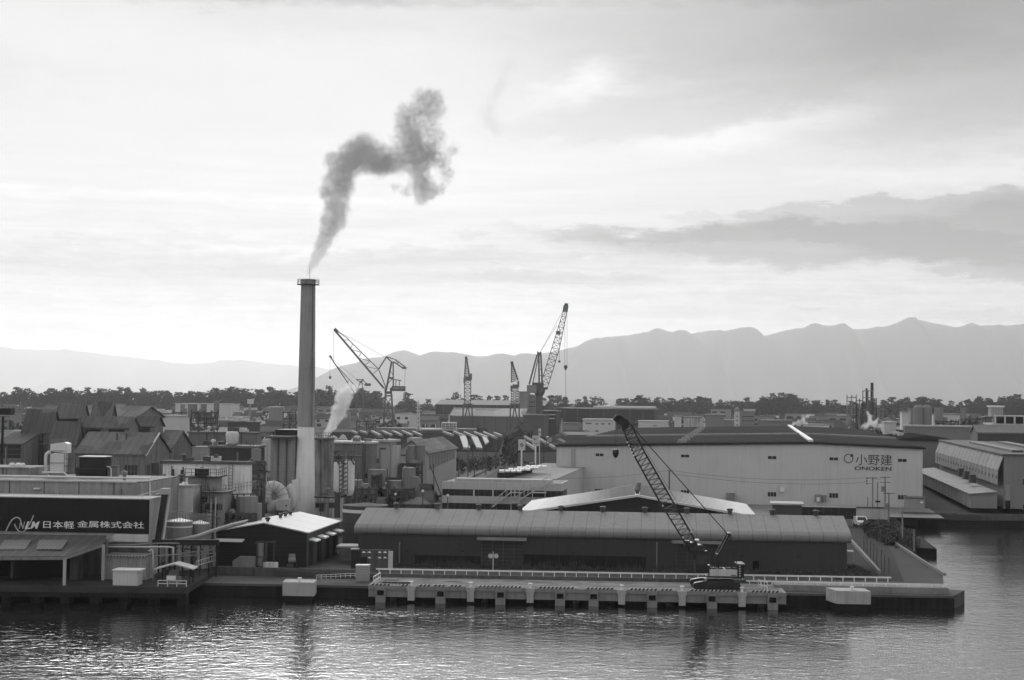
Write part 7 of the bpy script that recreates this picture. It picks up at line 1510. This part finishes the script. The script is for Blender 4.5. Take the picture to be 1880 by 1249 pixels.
LMK = [(45, 'behind the far left hall'), (150, 'behind the tall left hall'), (260, 'behind the roof monitors'), (350, 'behind the pale gable ends'), (420, 'behind the dull grey hall'), (490, 'left of the silo block'), (560, 'just left of the chimney'), (650, 'behind the steam column'), (725, 'below the largest shipyard crane'), (850, 'beside the moored ship'), (1110, 'left of the white office block'), (1300, 'behind the round roof ventilators'), (1400, 'behind the domed stair tower'), (1500, 'beyond the white ridge skylight'), (1600, 'left of the refinery tower'), (1700, 'right of the refinery tower'), (1800, 'right of the fat silos'), (4000, 'behind the white process plant')]
def put_house(px, D, zone, kmax=6):
    p = at(px, hor(px), D); x, y = p.x, D
    k = rt_.choices(range(6), (5, 4, 3, 3, 3, 2 if kmax > 5 else 0))[0]; lb, pr_ = PROT[k]
    for (a, b_, c) in placed:
        if abs(a-x) < (c+13 if k == 2 else c+9) and abs(b_-y) < 13: return False
    placed.append((x, y, 10 if k == 2 else 7)); full = lb+', '+('near' if D < 800 else 'middle' if D < 1100 else 'far')+' row, '+[z for x_, z in LMK if px < x_][0]; rz = -TH+rt_.choice((0, 0, 0, .25, -.3, 1.57 if k != 2 else 0, .1)); s_ = rt_.uniform(.85, 1.15)
    if k not in first: o_ = pr_; first[k] = 1; o_.location = (x, y, 2.0); o_.rotation_euler = (0, 0, rz); o_.scale = (s_, s_, s_); tag(o_, full, 'house' if 'house' in lb else 'building', full)
    else: o_ = copy_tree(pr_, (x, y, 2.0), rz, s_, full, 'house' if 'house' in lb else 'building', full)
    o_['group'] = full; return True
for (x0, x1, D0, D1, n, zone) in ((-10, 320, 560, 1350, 70, 'in the town behind the old factory'), (320, 545, 620, 1400, 60, 'in the town left of the chimney'), (578, 720, 900, 1400, 26, 'behind the steam right of the chimney'),
        (725, 830, 900, 1250, 14, 'beside the moored ship'), (1030, 1110, 480, 700, 10, 'behind the left end of the big warehouse roof'), (1205, 1560, 700, 1400, 62, 'in the town behind the big warehouse roof'), (1615, 1890, 660, 1400, 60, 'in the town on the right under the pines')):
    k = 0; tries = 0
    while k < n and tries < n*12:
        tries += 1; D = D0+(D1-D0)*rt_.random()**.8; k += bool(put_house(rt_.uniform(x0, x1), D, zone))
tiny = [(396, 270, 0, 'beside the low dark roofed block'), (447, 262, 3, 'beside the rusty pipework left of the silo block'), (482, 300, 1, 'behind the silo block'), (655, 262, 4, 'before the ribbed grey shed'), (678, 258, 1, 'at the foot of the ribbed grey shed'), (703, 266, 3, 'at the foot of the pale grey block'), (722, 280, 0, 'between the pale grey block and the gabled hall'), (742, 268, 4, 'before the gabled hall'), (765, 262, 1, 'left of the guyed pole'), (640, 300, 3, 'behind the pale twin silos'), (700, 300, 0, 'right of the ribbed grey shed'), (330, 262, 1, 'behind the streaked white block'), (372, 285, 4, 'before the dull grey hall'), (280, 275, 0, 'between the pale gable ends and the tower')]
tiny2 = [(1668, 455, 3, 'before the long low pale wall, leftmost'), (1688, 450, 0, 'before the low pale wall, second from left'), (1712, 458, 1, 'before the middle of the long low wall'), (1738, 452, 3, 'before the low pale wall, fourth from left'), (1768, 455, 0, 'before the right end of the long low wall'), (1806, 372, 1, 'before the dark shed roofs at the right'), (1838, 368, 3, 'before the white process plant'), (1866, 372, 0, 'at the right edge before the white plant')]
for px_, D_, k_, wh in tiny2:
    p = at(px_, 800, D_); s2 = rt_.uniform(.65, .9); copy_tree(PROT[k_][1], (p.x, D_, 2.0), -TH, (s2, s2, s2*1.25), 'little '+PROT[k_][0].replace('two-storey house', 'hut')+' '+wh, 'hut')
for px_, D_, k_, wh in tiny:
    p = at(px_, 800, D_); s2 = rt_.uniform(.42, .6); copy_tree(PROT[k_][1], (p.x, D_, 2.0), -TH, (s2, s2, s2*1.3), 'little '+PROT[k_][0].replace('two-storey house', 'hut').replace('three-floor ', '')+' '+wh, 'hut')
# town trees
q = M(); rn = random.Random(5)
for i in range(210):
    px = rn.uniform(-20, 1900)
    if 560 < px < 1040 and rn.random() < .6: continue
    D = rn.uniform(650, 1500); p = at(px, hor(px), D); r_ = rn.uniform(3, 6.5); leaf_cloud(q, (p.x, D, 2+r_*.6), (r_, r_, r_*.7), 46, 1.9, rn)
solo('town_greenery', q, 'shrub', 'scattered dark garden trees between the houses of the town', 'greenery', kind='stuff')

# ---------------------------------------------------------------- pine belt
def pine_proto(seed):
    rnd = random.Random(seed); r = bpy.data.objects.new('pine_tree', None); SC.collection.objects.link(r); ORG[r] = Vector((0, 0, 0)); r.empty_display_size = .5
    H_ = 20.; lean = rnd.uniform(-.12, .14); q = M(); pts = [Vector((lean*H_*(f**1.5)+math.sin(f*4+seed)*.5, math.sin(f*3+seed*2)*.5, f*H_*.88)) for f in (0, .25, .5, .75, 1)]
    q.tube(pts, [.5, .42, .34, .25, .12], 7); cr_ = M(); umb = rnd.random() < .6
    def on(f): i = min(3, int(f*4)); return pts[i].lerp(pts[i+1], f*4-i)
    n = rnd.randint(11, 16)
    for i in range(n):
        f = .45+.55*(i+.5)/n if umb else .28+.72*(i+.5)/n; a = rnd.uniform(0, 6.28) ; reach = (rnd.uniform(1.5, 5.2) if umb else (1.15-f)*rnd.uniform(4, 6.5)+.6); c = on(f)+Vector((math.cos(a)*reach, math.sin(a)*reach, rnd.uniform(.3, 1.8)))
        q.tube([on(f*.93), on(f*.97).lerp(c, .6)+Vector((0, 0, -.3)), c], [.2, .14, .06], 5)
        rr_ = rnd.uniform(1.3, 3.2)*(1.1 if umb else .9)
        for _ in range(int(3+rr_*2.2)):
            v_ = Vector((rnd.uniform(-1, 1), rnd.uniform(-1, 1), rnd.uniform(-.45, .55)))*rr_; s2 = rnd.uniform(.55, 1.25)
            leaf_cloud(cr_, c+v_, (s2, s2, s2*rnd.uniform(.4, .8)), int(26*s2), .62, rnd, .8)
    leaf_cloud(cr_, on(1)+Vector((0, 0, .8)), (2.6, 2.6, 1.0), 90, .75, rnd, .5)
    q.build('trunk', 'bark', r); cr_.build('crown', 'needles_far', r); return r
PP = [pine_proto(s) for s in (1, 2, 3, 5, 8, 13, 21, 34)]
for p in PP: allkids(p)
# skyline (px, y of tree top)
SK = [(-30, 716), (10, 720), (38, 711), (52, 715), (66, 722), (88, 716), (100, 713), (124, 711), (146, 718), (163, 711), (185, 713), (205, 716), (218, 710), (232, 713), (262, 714), (290, 717), (305, 717), (330, 720), (350, 718), (370, 720), (395, 714), (420, 712), (445, 713), (470, 715), (500, 712), (520, 716), (545, 720), (585, 716), (604, 711), (620, 718), (655, 722), (668, 716), (690, 718), (715, 740), (748, 722), (762, 738), (785, 733), (800, 745), (822, 732), (836, 722), (850, 733), (876, 725), (884, 733), (898, 728), (915, 727), (930, 726), (945, 735), (1000, 731), (1010, 727), (1025, 726), (1040, 730), (1060, 733), (1076, 729), (1092, 730), (1104, 732), (1122, 745), (1136, 732), (1150, 731), (1172, 726), (1185, 730), (1205, 731), (1235, 731), (1262, 730), (1282, 728), (1300, 731), (1325, 735), (1352, 736), (1370, 731), (1400, 730), (1420, 724), (1436, 723), (1450, 723), (1466, 731), (1482, 736), (1500, 735), (1530, 734), (1560, 736), (1600, 737), (1625, 736), (1645, 729), (1668, 731), (1688, 730), (1705, 731), (1725, 733), (1748, 736), (1765, 739), (1778, 735), (1795, 730), (1815, 731), (1840, 730), (1865, 726), (1890, 727), (1915, 728)]
sk = [(x, y) for x, y in SK]
def skyl(x):
    for (a, ya), (b_, yb) in zip(sk, sk[1:]):
        if a <= x <= b_: return ya+(yb-ya)*(x-a)/(b_-a)
    return 730
first_p = set(); rk_ = random.Random(99)
def put_pine(px, ytop, D, lb):
    k = rk_.randrange(8); p = at(px, ytop, D); s_ = max(.35, (p.z-2)/19.6); wx = rk_.uniform(.7, 1.35); sc_ = (s_*wx if s_ < .8 else s_*.95*wx, s_*wx, s_)
    o_ = PP[k]; loc = (p.x-0*s_, D, 2.0)
    if k not in first_p: first_p.add(k); o_.location = loc; o_.rotation_euler = (0, 0, rk_.uniform(0, 6.28)); o_.scale = sc_; tag(o_, lb, 'pine tree', lb)
    else: copy_tree(o_, loc, rk_.uniform(0, 6.28), sc_, lb, 'pine tree', lb)
ZN_ = ((560, 'dark pine in the belt on the horizon left of the chimney'), (730, 'dark pine on the horizon between the chimney and the largest crane'), (1050, 'dark pine before the open sea among the shipyard cranes'), (1560, 'dark pine in the belt above the big warehouse roof'), (3000, 'dark pine in the belt on the right of the refinery tower'))
PLM = [(60, 'over the far left hall'), (130, 'over the tall left hall'), (200, 'over the farthest roof monitor'), (260, 'over the old factory roofs'), (330, 'over the pale gable ends'), (400, 'over the dull grey hall'), (470, 'over the white tank tower'), (560, 'just left of the chimney'), (640, 'between chimney and steam'), (700, 'left of the largest shipyard crane'), (770, 'just right of the largest shipyard crane'), (850, 'left of the slim tower crane'), (930, 'between the two tower cranes'), (1000, 'behind the plain grey tower block'), (1060, 'right of the huge luffing crane'), (1130, 'over the largest dark shipyard hall'), (1210, 'right of the crawler crane head'), (1300, 'over the white blocks behind the ventilators'), (1390, 'over the domed stair tower'), (1470, 'in the tall clump over the white skylight'), (1560, 'left of the refinery tower'), (1640, 'behind the refinery tower'), (1720, 'over the fat silos'), (1790, 'in the low gap right of the silos'), (4000, 'over the white process plant')]
def zone(px): return [z for x, z in PLM if px < x][0]
for x, y in SK: put_pine(x, y-.5, rk_.uniform(1480, 1620), 'tall dark pine breaking the skyline '+zone(x))
x = -40
while x < 1920:
    y = skyl(x); sparse = 700 < x < 1130
    if not (sparse and rk_.random() < .55): put_pine(x, y+rk_.choice((rk_.uniform(1, 4), rk_.uniform(4, 11))), rk_.uniform(1450, 1700), 'dark pine of the belt '+zone(x))
    if not sparse: put_pine(x+rk_.uniform(-5, 5), y+rk_.uniform(6, 12), rk_.uniform(1400, 1500), 'lower front pine of the belt '+zone(x))
    x += rk_.uniform(10, 15)
# understorey and depth of the belt
q = M(); rn = random.Random(6); x = -260
while x < 2200:
    y = skyl(x)+(9 if 700 < x < 1130 else 9); D = rn.uniform(1560, 1780); p = at(x, y-1, D); top = max(6, p.z); 
    if 700 < x < 1130: top = min(top, 15)
    top -= rn.uniform(0, 3.5)
    for lv in range(4):
        zc = 2+(top-2)*(lv+.5)/4; leaf_cloud(q, (p.x+rn.uniform(-3, 3), D+rn.uniform(-8, 8), zc), (rn.uniform(2.5, 6), 5, (top-2)/rn.uniform(5, 8)), 60, 1.5, rn)
    x += rn.uniform(4, 6)
solo('pine_wood', q, 'needles_far', 'dark mass of pine wood filling the belt behind the town', 'wood', kind='stuff')

# ---------------------------------------------------------------- smoke and steam
def plume(name, label, cat, blobs, D, dens, alb, nscale, vox, aniso=.2, cut=.42, namp=1.0, gain=2.2):
    """blobs = [(px, py, radius px, weight)]; one closed volume whose density is a soft union of the puffs, broken up by noise"""
    import bmesh
    s_ = D/F; bm_ = bmesh.new(); P0 = at(blobs[0][0], blobs[0][1], D); rnd = random.Random(4); C3 = []
    for b_ in blobs:
        px, py, r = b_[:3]; c = at(px, py, D)-P0; c.y += rnd.uniform(-.4, .4)*r*s_; C3.append((c, r*s_*1.35, b_[3] if len(b_) > 3 else 1.0))
        bmesh.ops.create_icosphere(bm_, subdivisions=2, radius=r*s_*1.55, matrix=Matrix.Translation(c))
    me = bpy.data.meshes.new(name); bm_.to_mesh(me); bm_.free(); ob = bpy.data.objects.new(name, me); SC.collection.objects.link(ob); ob.location = P0
    rm = ob.modifiers.new('r', 'REMESH'); rm.mode = 'VOXEL'; rm.voxel_size = vox
    bpy.context.view_layer.update(); dg = bpy.context.evaluated_depsgraph_get(); nm = bpy.data.meshes.new_from_object(ob.evaluated_get(dg)); ob.modifiers.clear(); ob.data = nm
    m = bpy.data.materials.new(name+'_vol'); m.use_nodes = True; t = m.node_tree; t.nodes.clear()
    tcn = N(t, 'ShaderNodeTexCoord'); P = tcn.outputs['Object']
    nz = N(t, 'ShaderNodeTexNoise'); nz.inputs['Scale'].default_value = nscale; nz.inputs['Detail'].default_value = 4; t.links.new(P, nz.inputs['Vector'])
    off = N(t, 'ShaderNodeVectorMath', op='SUBTRACT'); t.links.new(nz.outputs['Color'], off.inputs[0]); off.inputs[1].default_value = (.5, .5, .5)
    sc_ = N(t, 'ShaderNodeVectorMath', op='SCALE'); t.links.new(off.outputs[0], sc_.inputs[0]); sc_.inputs['Scale'].default_value = 1.1/nscale
    dp = N(t, 'ShaderNodeVectorMath', op='ADD'); t.links.new(P, dp.inputs[0]); t.links.new(sc_.outputs[0], dp.inputs[1])
    tot = None
    for c, r, w in C3:
        ds = N(t, 'ShaderNodeVectorMath', op='DISTANCE'); t.links.new(dp.outputs[0], ds.inputs[0]); ds.inputs[1].default_value = c
        v = MA(t, 'MULTIPLY_ADD', ds.outputs['Value'], -1/r, 1.0, clamp=True)
        v = MA(t, 'MULTIPLY', v, v)
        tot = MA(t, 'MULTIPLY', v, w*2.4) if tot is None else MA(t, 'MULTIPLY_ADD', v, w*2.4, tot)
    n2 = N(t, 'ShaderNodeTexNoise'); n2.inputs['Scale'].default_value = nscale*1.5; n2.inputs['Detail'].default_value = 7; n2.inputs['Roughness'].default_value = .62; t.links.new(P, n2.inputs['Vector'])
    d = MA(t, 'MINIMUM', tot, 1.1)
    d = MA(t, 'ADD', MA(t, 'SUBTRACT', d, cut), MA(t, 'MULTIPLY', MA(t, 'SUBTRACT', n2.outputs[0], .5), namp))
    d = MA(t, 'MULTIPLY', MA(t, 'MINIMUM', MA(t, 'MAXIMUM', MA(t, 'MULTIPLY', d, gain), 0), 1.2), dens)
    pv = N(t, 'ShaderNodeVolumePrincipled'); pv.inputs['Color'].default_value = (alb, alb, alb, 1); pv.inputs['Anisotropy'].default_value = aniso; t.links.new(d, pv.inputs['Density'])
    o_ = N(t, 'ShaderNodeOutputMaterial'); t.links.new(pv.outputs[0], o_.inputs['Volume']); nm.materials.clear(); nm.materials.append(m)
    return tag(ob, label, cat)
plume('smoke_plume', 'dark grey smoke plume curling up and right from the chimney top', 'smoke', [(567, 498, 8, .8), (572, 489, 11, 1), (578, 478, 14, 1), (586, 466, 17, 1), (593, 450, 20), (600, 432, 23), (610, 412, 25), (600, 402, 19), (620, 402, 23), (612, 384, 24), (626, 380, 25), (600, 355, 22), (620, 352, 28), (636, 345, 24), (610, 330, 23), (632, 318, 27),
    (612, 300, 22), (606, 288, 16), (632, 300, 30), (645, 278, 30), (660, 295, 34), (680, 272, 32), (690, 298, 32), (662, 258, 22), (712, 292, 30, 1), (705, 308, 26, .8), (735, 302, 25, .9), (735, 280, 24, .8), (750, 290, 24, .9), (762, 275, 28, .9), (752, 258, 28, .8), (775, 295, 32), (792, 275, 28, .9), (765, 315, 24, .9), (775, 335, 26), (780, 352, 24), (772, 367, 16), (792, 352, 20, .8), (745, 350, 22, .5), (722, 343, 16, .45), (815, 300, 26, .6), (822, 325, 22, .5), (832, 275, 18, .7), (810, 348, 18, .55),
    (750, 228, 30, .7), (742, 205, 28, .55), (775, 200, 32, .7), (797, 180, 26, .85), (806, 205, 26, .65), (772, 175, 24, .6), (790, 235, 28, .6), (760, 250, 28, .8), (808, 252, 24, .5), (735, 238, 22, .5), (720, 255, 18, .4)], DC, .46, .46, .85, .5, namp=2.3, cut=.42, gain=2.8)
plume('smoke_wisp', 'faint detached smoke wisps right of the main plume', 'smoke', [(920, 158, 16, .55), (908, 175, 20, .3), (898, 198, 24, .27), (905, 225, 22, .32), (912, 242, 17, .38), (888, 215, 20, .27), (928, 132, 26, .24), (940, 110, 24, .22)], DC+4, .11, .6, .6, .7, cut=.10, namp=1.5)
plume('steam_cloud', 'white steam column rising beside the chimney before the pines', 'steam', [(598, 798, 8), (604, 790, 11), (611, 779, 13), (618, 768, 14), (627, 757, 15), (615, 752, 13, .9), (630, 742, 15), (621, 731, 13, .9), (637, 735, 13, .8), (627, 722, 13, .8), (642, 720, 15, .5), (655, 710, 17, .35), (636, 712, 14, .45), (668, 703, 16, .2)], 400, .8, .97, .5, .45)
plume('steam_cloud', 'white steam drifting at the foot of the refinery tower', 'steam', [(1590, 782, 7), (1598, 776, 9), (1606, 780, 8), (1596, 766, 8, .8), (1592, 758, 6, .6), (1610, 772, 8, .6), (1616, 782, 8, .6), (1584, 784, 5, .7)], 480, .7, .97, .5, .55)
plume('steam_cloud', 'thin steam drifting behind the ridge of the big warehouse', 'steam', [(1458, 778, 5, .8), (1466, 774, 8, .6), (1476, 770, 9, .5), (1484, 764, 8, .35), (1480, 778, 7, .4), (1472, 764, 7, .3)], 500, .6, .97, .5, .55)
